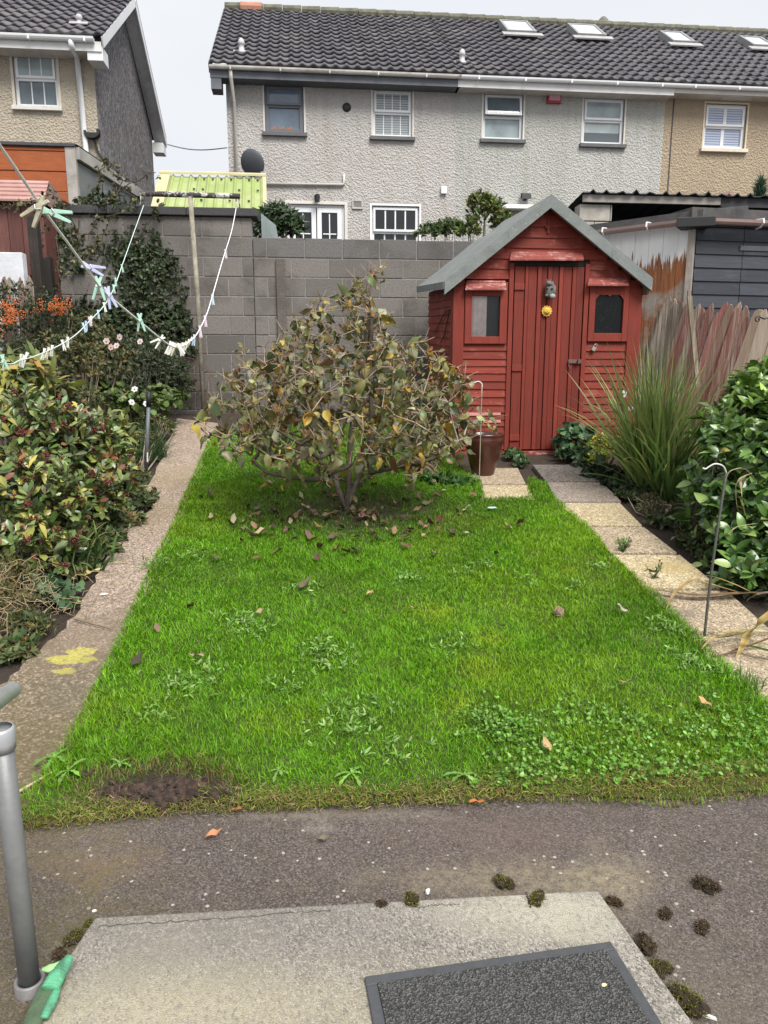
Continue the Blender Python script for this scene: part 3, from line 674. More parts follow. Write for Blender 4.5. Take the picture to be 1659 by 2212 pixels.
# --- grey end house
h1=house('grey roughcast end house with a satellite dish and dark framed bedroom window',0,B1,GREY,[W1,W2,WG,FD],'L')
roof(h1,-.26,B1,1)
eaves(h1,-.26,B1,plain('dark_fascia',(.11,.118,.135),.6,.2,3),plain('dark_soffit',(.10,.105,.115),.7),OFFW,.02)
MB().prism([(-.25,EV-.05),(-.25,EV-.42),(-.05,EV-.42),(-.05,EV-.05)],YE,-.02).build('soffit_box',plain('dark_fascia',(1,1,1)),h1)
mb=MB(); mb.beam((-.27,YE-.02,EV-.06),(-.27,YR,ZR-.06),.02,.17).build('bargeboard',plain('dark_fascia',(1,1,1)),h1)
BANDP=plain('pale_band',(.62,.58,.53),.8,.08,5)
for r in (W1,W2): surround(h1,r,BANDP,.035)
surround(h1,WG,plain('white_band',(.75,.74,.72),.7,.06,5),.04); surround(h1,FD,BANDP,.06)
f=window(h1,W1,GREYT,G_BLUE,G_BLUE,.56,sill=1,sillmat=SILLG,fw=.085,label='dark grey framed bedroom window with orange cloth on its ledge',y=.06)
mb=MB(); 
for k in range(9): x=W1[0]+.12+k*.052; mb.box(x,x+.05,.045,.068,W1[1]+.06,W1[1]+.105+.02*math.sin(k*2.1))
mb.build('orange_cloth',plain('orange_cloth',(.5,.14,.03),.8,.3,9),f)
window(h1,W2,WHITE,G_BLIND,G_BLIND,.52,(3,0),sill=1,sillmat=SILLG,label='white bedroom window with slatted blind and thin glazing bars')
window(h1,WG,WHITE,G_DARK,G_DARK,.5,(3,0),.03,label='wide white ground floor window with dark panes')
# french doors: two leaves
x0,z0,x1,z1=FD; mb=MB(); frame_rect(mb,x0,z0,x1,z1,.05,.05,.11); df=mb.build('french_door',WHITE,h1,bev=.004); tag(df,'white french doors with glazed leaves')
for (p,q,bp) in ((x0+.055,(x0+x1)/2-.01,.48),((x0+x1)/2+.01,x1-.055,.5)):
    mb=MB(); frame_rect(mb,p,z0+.05,q,z1-.055,.095,.045,.085)
    xm=p+(q-p)*bp; mb.box(xm-.012,xm+.012,.045,.06,z0+.17,z1-.175)
    for k in (1,2,3): zz=z1-.15-k*.42; mb.box(p+.12,q-.12,.046,.061,zz-.012,zz+.012)
    mb.build('door_leaf',WHITE,df,bev=.004); MB().quad((p+.095,.07,z0+.145),(q-.095,.07,z0+.145),(q-.095,.07,z1-.15),(p+.095,.07,z1-.15)).build('pane',G_DARK,df)
MB().box(x1-.16,x1-.09,.02,.046,z1-.78,z1-.62).build('door_handle',WHITE,df,bev=.004)
def dp(parent,pts,mat,r=.036): return MB().tube(pts,r,10).build('downpipe',mat,parent,smooth=True)
a=H.loc(507,300)[0]
dp(h1,[(a,YE-.05,EV-.08),(a,YE-.03,EV-.22),(a+.02,-.06,EV-.55),(a+.02,-.06,-.3)],plain('pipe_cream',(.52,.49,.45),.5,.08))
q=H.loc(580,398);r=H.loc(743,397);s=H.loc(745,377)
mb=MB(); mb.tube([(q[0]-.2,-.04,q[1]),(r[0]-.03,-.04,q[1]+.02),(r[0],-.04,q[1]+.05),(r[0],-.04,s[1])],.026,8); mb.build('waste_pipe',plain('pipe_cream',(1,1,1)),h1,smooth=True)
q=H.loc(749,232); mb=MB(); mb.lathe([(.0,.0),(.07,.0),(.09,.03),(.09,.08)],18); o=mb.build('wall_vent',plain('black_plastic',(.012,.012,.013),.6),h1,smooth=True); o.location=(q[0],-.03,q[1]); o.rotation_euler=(-math.pi/2,0,0)
q=H.loc(772,442); mb=MB(); frame_rect(mb,q[0]-.11,q[1]-.09,q[0]+.11,q[1]+.09,.03,-.03,.0)
for k in range(6): mb.box(q[0]-.08,q[0]+.08,-.02,-.004,q[1]-.06+k*.021,q[1]-.05+k*.021)
mb.build('vent_grille',plain('vent_grey',(.42,.4,.37),.8),h1,bev=.003)
q=H.loc(958,412); MB().box(q[0]-.06,q[0]+.06,-.07,0,q[1]-.07,q[1]+.07).build('junction_box',WHITE,h1,bev=.01)
q=H.loc(685,426); mb=MB(); mb.box(q[0]-.05,q[0]+.05,-.03,0,q[1]-.02,q[1]+.05).box(q[0]-.025,q[0]+.025,-.12,-.03,q[1]+.015,q[1]+.045).lathe([(.02,.03),(.055,.01),(.05,-.11),(.0,-.12)],12,(q[0],-.11,q[1])); mb.build('wall_lantern',plain('black_plastic',(0,0,0)),h1)
# roof vents
def roofpt(u,v,lift=.06):
    # where the ray meets the slope plane in H
    lo,hi=-.6,4.
    for _ in range(40):
        m=(lo+hi)/2; a,z=H.loc(u,v,m); pl=EV+(ZR-EV)*(m-YE)/(YR-YE)
        if z>pl: lo=m
        else: hi=m
    a,z=H.loc(u,v,lo); return a,lo,z
SLP=math.atan2(ZR-EV,YR-YE)
def roofvent(h,u,v):
    a,y,z=roofpt(u,v+12); mb=MB(); mb.lathe([(.10,-.05),(.10,.06),(.078,.08),(.078,.2),(.092,.21),(.092,.27),(.07,.34),(.03,.38),(.0,.385)],14)
    o=mb.build('roof_vent',plain('vent_white',(.46,.45,.45),.5,.1),h,smooth=True); o.location=(a,y,z+.02); o.scale=(.72,.72,.72)
    mb=MB(); mb.box(-.22,.22,-.13,.02,.05,.07); o2=mb.build('vent_flashing',plain('lead_pale',(.36,.35,.345),.6,.2),o); o2.rotation_euler=(SLP,0,0)
def skylight(h,us,lab=None):
    """us: pixel corners tl,tr,br,bl"""
    c=[roofpt(*p) for p in us]
    a0=(c[0][0]+c[3][0])/2;a1=(c[1][0]+c[2][0])/2; y0=(c[2][1]+c[3][1])/2;y1=(c[0][1]+c[1][1])/2
    s0=(y0-YE)/math.cos(SLP);s1=(y1-YE)/math.cos(SLP)
    mb=MB(); frame_rect(mb,0,0,a1-a0,s1-s0,.06,-.19,-.02)
    fr=mb.build('skylight',plain('skylight_grey',(.25,.25,.25),.4),h,bev=.006)
    MB().quad((.06,-.17,.06),(a1-a0-.06,-.17,.06),(a1-a0-.06,-.17,s1-s0-.06),(.06,-.17,s1-s0-.06)).build('pane',glassmat('roof_glass',(.62,.68,.70),.04) if 'rg' not in MATS else MATS['rg'],fr)
    MB().box(-.12,a1-a0+.12,-.15,-.12,-.22,-.0).build('apron',plain('lead_pale',(.5,.49,.48),.5,.15),fr)
    fr.location=(a0,y0,EV+(ZR-EV)*(y0-YE)/(YR-YE)); fr.rotation_euler=(-(math.pi/2-SLP),0,0)
MATS['rg']=glassmat('roof_glass',(.62,.68,.70),.04)
roofvent(h1,522,105); roofvent(h1,998,128)
a,y,z=H.loc(543,22,YR)[0],YR,ZR; mb=MB(); mb.tube([(a-.25,y,z+.055),(a+.25,y,z+.06)],.118,10); mb.build('orange_ridge_tile',plain('terracotta',(.42,.2,.13),.8,.2,6),h1)
# --- middle house
h2=house('pale grey green terraced house with a red alarm box between two windows',B1,B2,GREEN,[W3,W4])
roof(h2,B1,B2+.1,2); eaves(h2,B1-.05,B2,plain('white_fascia',(.62,.61,.6),.5,.1,3),OFFW,WHITE,.02)
for r in (W3,W4): surround(h2,r,BANDP,.035)
window(h2,W3,WHITE,G_NETD,G_NET,.5,sill=1,sillmat=SILLG,ajar=.2,label='white window with its top vent tilted open')
window(h2,W4,WHITE,G_NET,glassmat('roller_glass',(.40,.45,.45),.08,half=(W4[1]+.24,(.10,.12,.13))),.52,sill=1,sillmat=SILLG,label='white window with a half drawn roller blind')
for us in (((1079,62),(1138,64),(1152,85),(1091,87)),((1226,69),(1284,72),(1301,92),(1242,94))): skylight(h2,us)
q=H.loc(1133,428); mb=MB(); mb.box(q[0]-.03,q[0]+.03,-.06,0,q[1]-.06,q[1]+.02); mb.hexa([(q[0]-.1,-.17,q[1]-.05),(q[0]+.1,-.17,q[1]-.05),(q[0]+.1,-.05,q[1]-.02),(q[0]-.1,-.05,q[1]-.02)],[(q[0]-.1,-.15,q[1]+.06),(q[0]+.1,-.15,q[1]+.06),(q[0]+.1,-.05,q[1]+.09),(q[0]-.1,-.05,q[1]+.09)]).build('floodlight',plain('black_plastic',(0,0,0)),h2,bev=.005)
q=H.loc(1105,449); r=H.loc(1075,449); MB().box(r[0],q[0]+.5,-.25,0,q[1]-.06,q[1]+.02).build('door_canopy',WHITE,h2,bev=.008)
# chimney cowl on the ridge
a,z=H.loc(1312,62,YR); mb=MB(); mb.lathe([(.19,-.1),(.19,.12),(.15,.2),(.12,.3),(.05,.37),(0,.38)],12,(a,YR+.3,ZR)); mb.build('chimney_cowl',plain('cowl_clay',(.16,.14,.13),.8,.2),h2,smooth=True)
# --- beige house
h3=house('beige roughcast terraced house at the right edge with a four pane window',B2,B3,BEIGE,[W5],'R')
roof(h3,B2+.1,B3+.2,3); eaves(h3,B2,B3+.2,plain('white_fascia2',(.5,.48,.45),.5,.1,3),OFFW,WHITE,-.03)
surround(h3,W5,plain('cream_band',(.6,.52,.38),.8,.08,5),.035)
f=window(h3,W5,WHITE,G_BLIND2,G_BLIND2,.5,(1,0),.07,sill=1,sillmat=CREAMS,fw=.065,label='white four pane window with blue grey blinds')
for us in (((1427,85),(1475,88),(1489,108),(1441,107)),((1597,95),(1645,99),(1662,117),(1612,115))): skylight(h3,us)
q=H.loc(1455,225); r=H.loc(1450,420); MB().box(q[0]-.012,q[0]+.012,-.012,0,r[1]-2,WT-.1).build('cable',plain('cable_dark',(.06,.05,.05),.6),h3)
# satellite dish and alarm box hang on the walls
d=empty('satellite_dish',H.w(H.loc(547,362)[0],-.32,H.loc(547,362)[1]),TH,'dark grey round satellite dish on the corner of the grey house','satellite dish')
mb=MB(); n=28
prof=[(.0,.05),(.12,.045),(.22,.025),(.29,-.005),(.30,-.02),(.29,-.02),(.2,.0),(.0,.03)]
mb.lathe(prof,n); o=mb.build('dish',plain('dish_grey',(.075,.082,.092),.45,.1),d,smooth=True); o.rotation_euler=(math.radians(112),0,math.radians(-22)); o.scale=(.84,.88,.9)
mb=MB(); mb.tube([(.0,.06,-.0),(.0,.2,-.05),(0,.31,-.05)],.022,8).box(-.06,.06,.29,.32,-.14,.05); mb.build('bracket',plain('dish_grey',(0,0,0)),d)
mb=MB(); mb.tube([(.05,-.02,-.27),(.2,-.1,-.22)],.012,6).box(.17,.25,-.14,-.08,-.25,-.18); mb.build('receiver_arm',plain('lnb',(.3,.3,.31),.5),d)
q=H.loc(1195,215); ab=empty('alarm_box',H.w(q[0],-.0,q[1]-.09),TH,'red burglar alarm box under the white fascia','alarm box')
mb=MB(); mb.hexa([(-.15,-.09,0),(.15,-.09,0),(.15,0,0),(-.15,0,0)],[(-.13,-.07,.19),(.13,-.07,.19),(.15,0,.2),(-.15,0,.2)]).build('casing',plain('alarm_red',(.33,.03,.05),.4,.1,4),ab,bev=.012)
mb=MB(); mb.hexa([(-.115,-.092,.045),(.125,-.092,.045),(.125,-.06,.045),(-.115,-.06,.045)],[(-.108,-.078,.17),(.118,-.078,.17),(.118,-.05,.17),(-.108,-.05,.17)]).build('front_label',plain('alarm_pink',(.62,.28,.34),.4,.1,8),ab)
mb=MB(); rr=random.Random(4)
for k in range(7):
    x=-.095+k*.03; mb.box(x,x+.007,-.0945,-.08,.095,.15); 
    if k%2: mb.box(x+.007,x+.02,-.0945,-.08,.14,.15).box(x+.007,x+.02,-.0945,-.08,.115,.122)
    else: mb.box(x+.016,x+.022,-.0945,-.08,.095,.15).box(x+.007,x+.016,-.0945,-.08,.12,.127)
mb.build('faded_lettering',plain('alarm_white',(.75,.6,.63),.5,.05),ab)
# ------------------------------------------------------------ left house
LH=Fr((-5.24,15.0,1.9),TH)
cu=LH.loc(215,320); a_c=cu[0]
LE=LH.loc(222,82,-.45)[1]; LD=5.4
lh=empty('detached_house',LH.O,TH,'cream roughcast house with a dark pebble dashed gable at the left edge','house')
LW=LH.loc(25,113);lw2=LH.loc(128,232); LWR=(LW[0],lw2[1],lw2[0],LW[1]+.02)
LR=LD/2; LZR=LH.loc(310,-6,LR)[1]
mb=MB(); wallholes(mb,a_c-8,a_c,-.8,LE,[LWR]); mb.build('wall',CREAM,lh,fix=False)
MB().quad((a_c-8,LD,-.8),(a_c,LD,-.8),(a_c,LD,LE),(a_c-8,LD,LE)).build('rear_wall',CREAM,lh)
mb=MB(); mb.add([(a_c,0,-.8),(a_c,LD,-.8),(a_c,LD,LE),(a_c,LR,LE+(LZR-LE)*.93),(a_c,0,LE)],[(0,1,2,3,4)]); mb.build('gable_wall',DASH,lh)
mb=MB(); mb.add([(a_c-8,0,-.8),(a_c-8,LD,-.8),(a_c-8,LD,LE),(a_c-8,LR,LE+(LZR-LE)*.93),(a_c-8,0,LE)],[(0,1,2,3,4)]); mb.build('far_gable',CREAM,lh)
OV=.30
r=tiled('roof',a_c-8,a_c+OV,-.45,LE+.02,LR,LZR,lh,TILE,.215,10,10,seed=8)
mb=MB(); mb.quad((a_c-8,LR,LZR),(a_c+OV,LR,LZR),(a_c+OV,LD+.4,LE+.03),(a_c-8,LD+.4,LE+.03)); mb.quad((a_c-8,LR,LZR+.06),(a_c+OV,LR,LZR+.06),(a_c+OV,LD+.4,LE+.09),(a_c-8,LD+.4,LE+.09)); mb.build('rear_slope',plain('slate_plain',(0,0,0)),r)
mb=MB(); sl=LZR-LE
mb.beam((a_c+OV-.012,-.46,LE-.075),(a_c+OV-.012,LR,LZR-.09),.025,.17,(0,0,1)); mb.build('bargeboard',WHITE,lh); mb=MB(); mb.beam((a_c+OV-.012,LD+.42,LE-.07),(a_c+OV-.012,LR,LZR-.09),.025,.17); mb.build('bargeboard',WHITE,lh)
mb=MB(); mb.quad((a_c,-.4,LE-.1),(a_c+OV-.03,-.4,LE-.1),(a_c+OV-.03,LR,LZR-.14),(a_c,LR,LZR-.14)); mb.quad((a_c,LD+.4,LE-.1),(a_c+OV-.03,LD+.4,LE-.1),(a_c+OV-.03,LR,LZR-.14),(a_c,LR,LZR-.14)); mb.build('verge_soffit',plain('soffit_grey',(.62,.63,.65),.6),lh)
for y0,y1 in ((-.42,-.02),(LD+.02,LD+.4)): mb=MB(); mb.prism([(a_c+.0,LE-.12),(a_c+.0,LE-.36),(a_c+OV-.03,LE-.36),(a_c+OV-.03,LE-.12)],y0,y1); mb.build('box_end',WHITE,lh,bev=.005)
MB().box(a_c-8,a_c+OV-.04,-.445,-.42,LE-.22,LE-.06).build('fascia',plain('white_fascia',(1,1,1)),lh); MB().box(a_c-8,a_c-.002,-.418,-.002,LE-.21,LE-.19).build('soffit',OFFW,lh)
gutter(lh,a_c-8,a_c+OV-.15,-.5,LE-.02,WHITE,.13)
surround(lh,LWR,plain('cream_band2',(.55,.5,.42),.8,.08,5),.05)
window(lh,LWR,WHITE,G_NET,G_NETD,.52,(2,0),.02,sill=1,sillmat=plain('pale_sill',(.6,.58,.54),.7),label='white window with net curtain and thin glazing bars')
a=LH.loc(155,90,-.45)[0]; b_=LH.loc(186,330)[0]
mb=MB(); p=LH.loc(152,84,-.5);q=LH.loc(167,125,-.07);r2=LH.loc(186,325,-.07)
mb.tube([(p[0],-.5,p[1]),(p[0]+.01,-.48,p[1]-.12),(q[0],-.08,q[1]),(r2[0],-.08,r2[1]),(r2[0],-.08,-.5)],.05,10).build('downpipe',WHITE,lh,smooth=True)
# vent on that roof
def lroof(u,v):
    lo,hi=-.45,LR
    for _ in range(40):
        m=(lo+hi)/2; aa,z=LH.loc(u,v,m); pl=LE+.02+(LZR-LE)*(m+.45)/(LR+.45)
        if z>pl: lo=m
        else: hi=m
    aa,z=LH.loc(u,v,lo); return aa,lo,z
a,y,z=lroof(172,58); mb=MB(); mb.lathe([(.10,-.02),(.10,.02),(.07,.04),(.06,.1),(.08,.11),(.08,.18),(.05,.22),(.0,.23)],14); o=mb.build('roof_vent',plain('vent_white',(1,1,1)),lh,smooth=True); o.location=(a,y,z+.03); o.scale=(.75,.75,.8)
mb=MB(); mb.box(-.22,.22,-.13,.02,.05,.07); o2=mb.build('vent_flashing',plain('lead_pale',(.5,.49,.48)),o); o2.rotation_euler=(math.radians(35),0,0)
# broken black wall light
q=LH.loc(202,291); bl=empty('broken_wall_light',LH.w(q[0],0,q[1]),TH,'broken black dish shaped light with dangling cable beside the downpipe','wall light')
mb=MB(); n=12; vs=[];
for k in range(n+1):
    an=math.pi*k/n; vs.append((-.14*math.cos(an),-.10*math.sin(an)))
mb.prism([(x,z) for x,z in vs],-.16,-.02)
mb.box(-.14,-.10,-.15,-.03,0,.04).box(.09,.14,-.15,-.03,0,.07); mb.build('bowl',plain('black_plastic',(0,0,0)),bl,bev=.006)
MB().tube([(.02,-.06,-.1),(.04,-.05,-.2),(.07,-.04,-.32),(.13,-.03,-.40),(.14,-.02,-.45)],.02,6).build('dangling_cable',plain('cable_brown',(.03,.025,.022),.6),bl)
# overhead wire between the houses
p=LH.w(*[LH.loc(362,312,4.5)[0],4.5,LH.loc(362,312,4.5)[1]]); q=H.w(H.loc(491,320)[0],-.03,H.loc(491,320)[1])
mb=MB(); pts=[]
for k in range(9): t=k/8; pts.append((p[0]+(q[0]-p[0])*t,p[1]+(q[1]-p[1])*t,p[2]+(q[2]-p[2])*t-.08*math.sin(math.pi*t)))
tag(mb.tube(pts,.012,5).build('overhead_wire',plain('cable_grey',(.25,.25,.27),.6)),'thin grey overhead wire strung between the two houses','wire')
# ============================================================ boundary walls of concrete block
def attrmat(name,rough=.9,bs=.6,bscale=40,dirt=(.05,.045,.04),ns=3,amt=.5,stretch=(1,1,1),lo=.5,hi=.7,b2=0,fine=None,finec=(.3,.28,.25)):
    m,nt,b=newmat(name); co=coords(nt,'Object',stretch)
    a=N(nt,'ShaderNodeAttribute',attribute_name='Col'); n1=noise(nt,co,bscale,6,.75); n2=noise(nt,co,ns,7,.65,.3)
    c=mixc(nt,1.0,a.outputs['Color'],mixc(nt,ramp(nt,n1,.3,.7),(.75,.75,.75),(1.2,1.2,1.2)),'MULTIPLY')
    c=mixc(nt,mth(nt,'MULTIPLY',ramp(nt,n2,lo,hi),amt),c,dirt)
    if fine: c=mixc(nt,ramp(nt,noise(nt,co,fine,6,.75),.6,.68,0,.6),c,finec)
    setc(nt,b,c); b.inputs['Roughness'].default_value=rough; bump(nt,b,n1,bs,.008); return m
BLOCK=attrmat('concrete_block',.95,1.0,45,(.075,.064,.056),1.7,.8)
BWF=Fr((0,9.38,.85),math.atan(.1))
bx=lambda u,v:BWF.loc(u,v)
ZL=bx(780,517)[1]; ZC=ZL+.226; ZT=bx(330,447)[1]; XB=bx(544,480)[0]; XL=bx(60,500)[0]; XR=bx(1345,560)[0]
def blockwall(name,label,x0,x1,z1,rows,off,rng,top=None):
    e=empty(name,BWF.w((x0+x1)/2,0,0),BWF.th,label,'garden wall','block walls at the end of the garden'); cx=(x0+x1)/2
    mb=MB(); r=random.Random(rng); mb.col=(1,1,1)
    g=.011
    for k in range(rows):
        zt=z1-k*.225; x=x0-off*((k+1)%2)*.225-(.0 if k%2 else .06)
        while x<x1-.02:
            a,b_=max(x,x0),min(x+.45,x1)
            if b_-a>.03:
                t=r.uniform(.82,1.12); c=[.175*t,.158*t,.145*t]
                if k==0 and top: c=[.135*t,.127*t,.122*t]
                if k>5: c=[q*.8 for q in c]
                mb.col=tuple(c); d=r.uniform(-.003,.003)
                mb.box(a+g/2-cx,b_-g/2-cx,-.0+d,.2,zt-.225+g/2,zt-g/2 if k or not top else zt+r.uniform(-.006,.006))
            x+=.45
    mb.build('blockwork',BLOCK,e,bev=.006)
    mb=MB(); mb.box(x0-cx+.004,x1-cx-.004,.007,.19,-.3,z1-.012).build('mortar',plain('mortar',(.23,.215,.20),.95,.25,20),e)
    return e
w1=blockwall('block_wall','taller block wall with thick dark concrete coping behind the washing line post',XL,XB,ZC,11,1,3)
cx=(XL+XB)/2; mb=MB(); mb.col=(.06,.058,.06)
x=XL
while x<XB+.02:
    e=min(x+.9,XB+.07); mb.box(x+.003-cx,e-.003-cx,-.05,.25,ZC+.002,ZT); x=e
    if XB+.07-x<.3: 
        if x<XB+.06: mb.box(x+.003-cx,XB+.07-cx,-.05,.25,ZC+.002,ZT)
        break
mb.build('coping',attrmat('coping_concrete',.95,.8,40,(.03,.03,.03),4,.6,fine=25,finec=(.11,.105,.10)),w1,bev=.008)
w2=blockwall('block_wall','lower uncapped block wall between the taller wall and the red shed',XB,XR,ZL,10,1,9,True)
a=bx(607,600)[0]; cx=(XB+XR)/2; mb=MB(); mb.col=(.13,.112,.10); mb.box(a-.055-cx,a+.055-cx,-.04,-.004,-.2,ZL-.24); mb.build('pier',BLOCK,w2,bev=.005)
# ============================================================ red shed
S=Fr((ong(1165,972)[0],ong(1165,972)[1],ong(1165,972)[2]),math.radians(6))
sl=S.loc; SD=1.5; SHR=.05
def attr_wood(name,worn,lo=.52,hi=.66,stretch=(6,6,40),amt=.8,rough=.7,bs=.5,streak=0):
    m,nt,b=newmat(name); co=coords(nt,'Object'); st_=N(nt,'ShaderNodeMapping',{'Vector':co,'Scale':stretch}).outputs[0]
    g=noise(nt,st_,1,6,.7); n1=noise(nt,st_,streak,6,.75,.3) if streak else noise(nt,co,5,6,.7,.3); a=N(nt,'ShaderNodeAttribute',attribute_name='Col')
    c=mixc(nt,1.0,a.outputs['Color'],mixc(nt,ramp(nt,g,.3,.7),(.78,.78,.78),(1.18,1.18,1.18)),'MULTIPLY')
    c=mixc(nt,mth(nt,'MULTIPLY',mth(nt,'MULTIPLY',ramp(nt,n1,lo,hi),ramp(nt,g,.42,.6)),amt),c,worn)
    setc(nt,b,c); b.inputs['Roughness'].default_value=rough; b.inputs['Specular IOR Level'].default_value=.3; bump(nt,b,g,bs,.004); return m
RED=(.20,.031,.019)
REDH=attr_wood('red_boards',(.40,.16,.13),.52,.68,(5,5,60),.65)
REDV=attr_wood('red_door_boards',(.085,.03,.024),.48,.66,(60,60,4),.65)
REDW=attr_wood('peeling_red',(.60,.38,.35),.47,.60,(8,30,60),.9)
sh=empty('garden_shed',S.O,S.th,'red painted wooden garden shed with grey felt gable roof and plank door','shed')
aL=sl(982,700)[0]; aR=sl(1383,640)[0]; apx,apz=sl(1189,432); zE=(sl(970,622)[1]+sl(1400,612)[1])/2; 
oL=sl(960,609,-.13); oR=sl(1408,602,-.13); oA=sl(1190,421,-.13)
zeL=oL[1]-.05; zeR=oR[1]-.05
def slope_z(x):  # underside of roof in front plane
    if x<apx: return apz-.06+(x-apx)*(apz-(zeL))/(apx-oL[0])
    return apz-.06-(x-apx)*(apz-(zeR))/(oR[0]-apx)
def xat(z): # x range under the roof at height z
    l=apx-(apz-.06-z)*(apx-oL[0])/(apz-zeL); r=apx+(apz-.06-z)*(oR[0]-apx)/(apz-zeR)
    return max(l,aL),min(r,aR)
dr=(sl(1104,800)[0]-.008,-.02,sl(1250,800)[0]+.01,sl(1180,574)[1])
lwf=(sl(1002,700)[0],sl(1050,743)[1],sl(1093,700)[0],sl(1050,610)[1]); lwg=(sl(1017,700)[0],sl(1050,727)[1],sl(1077,700)[0],sl(1050,640)[1])
rwf=(sl(1268,700)[0],sl(1310,738)[1],sl(1353,700)[0],sl(1310,607)[1]); rwg=(sl(1281,700)[0],sl(1310,720)[1],sl(1341,700)[0],sl(1310,636)[1])
# boards of the front
mb=MB(); R=random.Random(5); z=-.06
mb.col=RED
dfr=(dr[0]-.045,-.1,dr[2]+.045,dr[3]+.02)
while z<apz-.1:
    p=.074 if z<1.35 else .098
    p*=R.uniform(.94,1.06); zt=z+p
    x0,x1=xat(z+.15*p); x0+=.01;x1-=.01
    segs=[(x0,x1)]
    for h in (dfr,lwf,rwf):
        if h[1]<z+p*.6 and h[3]>z+p*.4:
            ns=[]
            for s0,s1 in segs:
                if h[2]<=s0 or h[0]>=s1: ns.append((s0,s1)); continue
                if h[0]>s0: ns.append((s0,h[0]))
                if h[2]<s1: ns.append((h[2],s1))
            segs=ns
    for s0,s1 in segs:
        if s1-s0<.02: continue
        t=R.uniform(.82,1.15); mb.col=(RED[0]*t,RED[1]*t,RED[2]*t); e=R.uniform(-.004,.004); e2=R.uniform(-.004,.004)
        mb.hexa([(s0,-.017+R.uniform(-.002,.002),z+e),(s1,-.017,z+e2),(s1,.004,z+e2),(s0,.004,z+e)],[(s0,-.004,zt+e+.006),(s1,-.004,zt+e2+.006),(s1,.004,zt+e2+.006),(s0,.004,zt+e+.006)])
    z=zt
mb.col=RED; fb=mb.build('front_boards',REDH,sh)
# worn boards low on the left
mb=MB(); mb.col=(.45,.2,.18)
for v0,v1 in ((886,898),(901,914)):
    p=sl(1005,v1);q=sl(1085,v0); mb.hexa([(p[0],-.021,p[1]),(q[0]-.02,-.021,p[1]+.004),(q[0]-.02,-.006,p[1]+.004),(p[0],-.006,p[1])],[(p[0],-.012,q[1]),(q[0]-.02,-.012,q[1]),(q[0]-.02,-.004,q[1]),(p[0],-.004,q[1])])
mb.build('peeling_boards',REDW,sh)
# backing, sides, rear (hollow)
DARKW=plain('dark_wood_inside',(.03,.02,.016),.9,.3,8)
mb=MB(); 
holes=[lwg,rwg]
poly_z=sl(1189,470)[1]
wallholes(mb,aL+.005,aR-.005,-.06,zeL-.02,holes,.005,.03)
mb.add([(aL+.02,.006,zeL-.02),(aR-.02,.006,zeL-.02),(apx,.006,apz-.08)],[(0,1,2)])
mb.build('framing',DARKW,sh,fix=False)
mb=MB(); z=-.06; mb.col=RED; zw=slope_z(aL)-.03; mbs=[MB(),MB()]; mbs[0].col=mbs[1].col=RED
while z<zw:
    p=.075*R.uniform(.93,1.07); zt=min(z+p,zw+.02); t=R.uniform(.8,1.12)
    e=R.uniform(-.008,.008)
    for (xx,sg) in ((aL,-1),(aR,1)):
        mb=mbs[(sg+1)//2]; mb.col=(RED[0]*t,RED[1]*t,RED[2]*t)
        o=.016*sg
        a=[(xx+o,0,z+e),(xx+o,SD,z+e*.3+SHR*SD),(xx-.006*sg,SD,z+e*.3+SHR*SD),(xx-.006*sg,0,z+e)]
        b_=[(xx+.003*sg,0,zt+e+.005),(xx+.003*sg,SD,zt+e*.3+SHR*SD+.005),(xx-.006*sg,SD,zt+SHR*SD),(xx-.006*sg,0,zt)]
        mb.hexa(a,b_)
    z=zt
for q in mbs: q.build('side_boards',REDH,sh)
mb=MB(); mb.quad((aL,SD,-.06),(aR,SD,-.06),(aR,SD,zw+.05),(aL,SD,zw+.05)); mb.add([(aL,SD,zw+.05),(aR,SD,zw+.05),(apx,SD,apz)],[(0,1,2)]); mb.quad((aL,.02,0),(aR,.02,0),(aR,SD,0),(aL,SD,0)); mb.build('rear_wall',DARKW,sh)
# corner posts
def wid(u0,u1,v): return sl(u1,v)[0]-sl(u0,v)[0]
mb=MB(); mb.col=(RED[0]*.95,RED[1]*.95,RED[2]*.95)
mb.box(aL-.022,aL+.085,-.03,.03,-.08,zw+.015).box(aL-.024,aL-.004,.03,.09,-.08,zw+.02); mb.build('corner_board',REDV,sh,bev=.003)
mb=MB(); mb.col=(RED[0]*.95,RED[1]*.95,RED[2]*.95)
mb.box(aR-.12,aR+.01,-.03,.03,-.08,slope_z(aR)-.01).box(aR+.004,aR+.024,.03,.09,-.08,zw); mb.build('corner_board',REDV,sh,bev=.003)
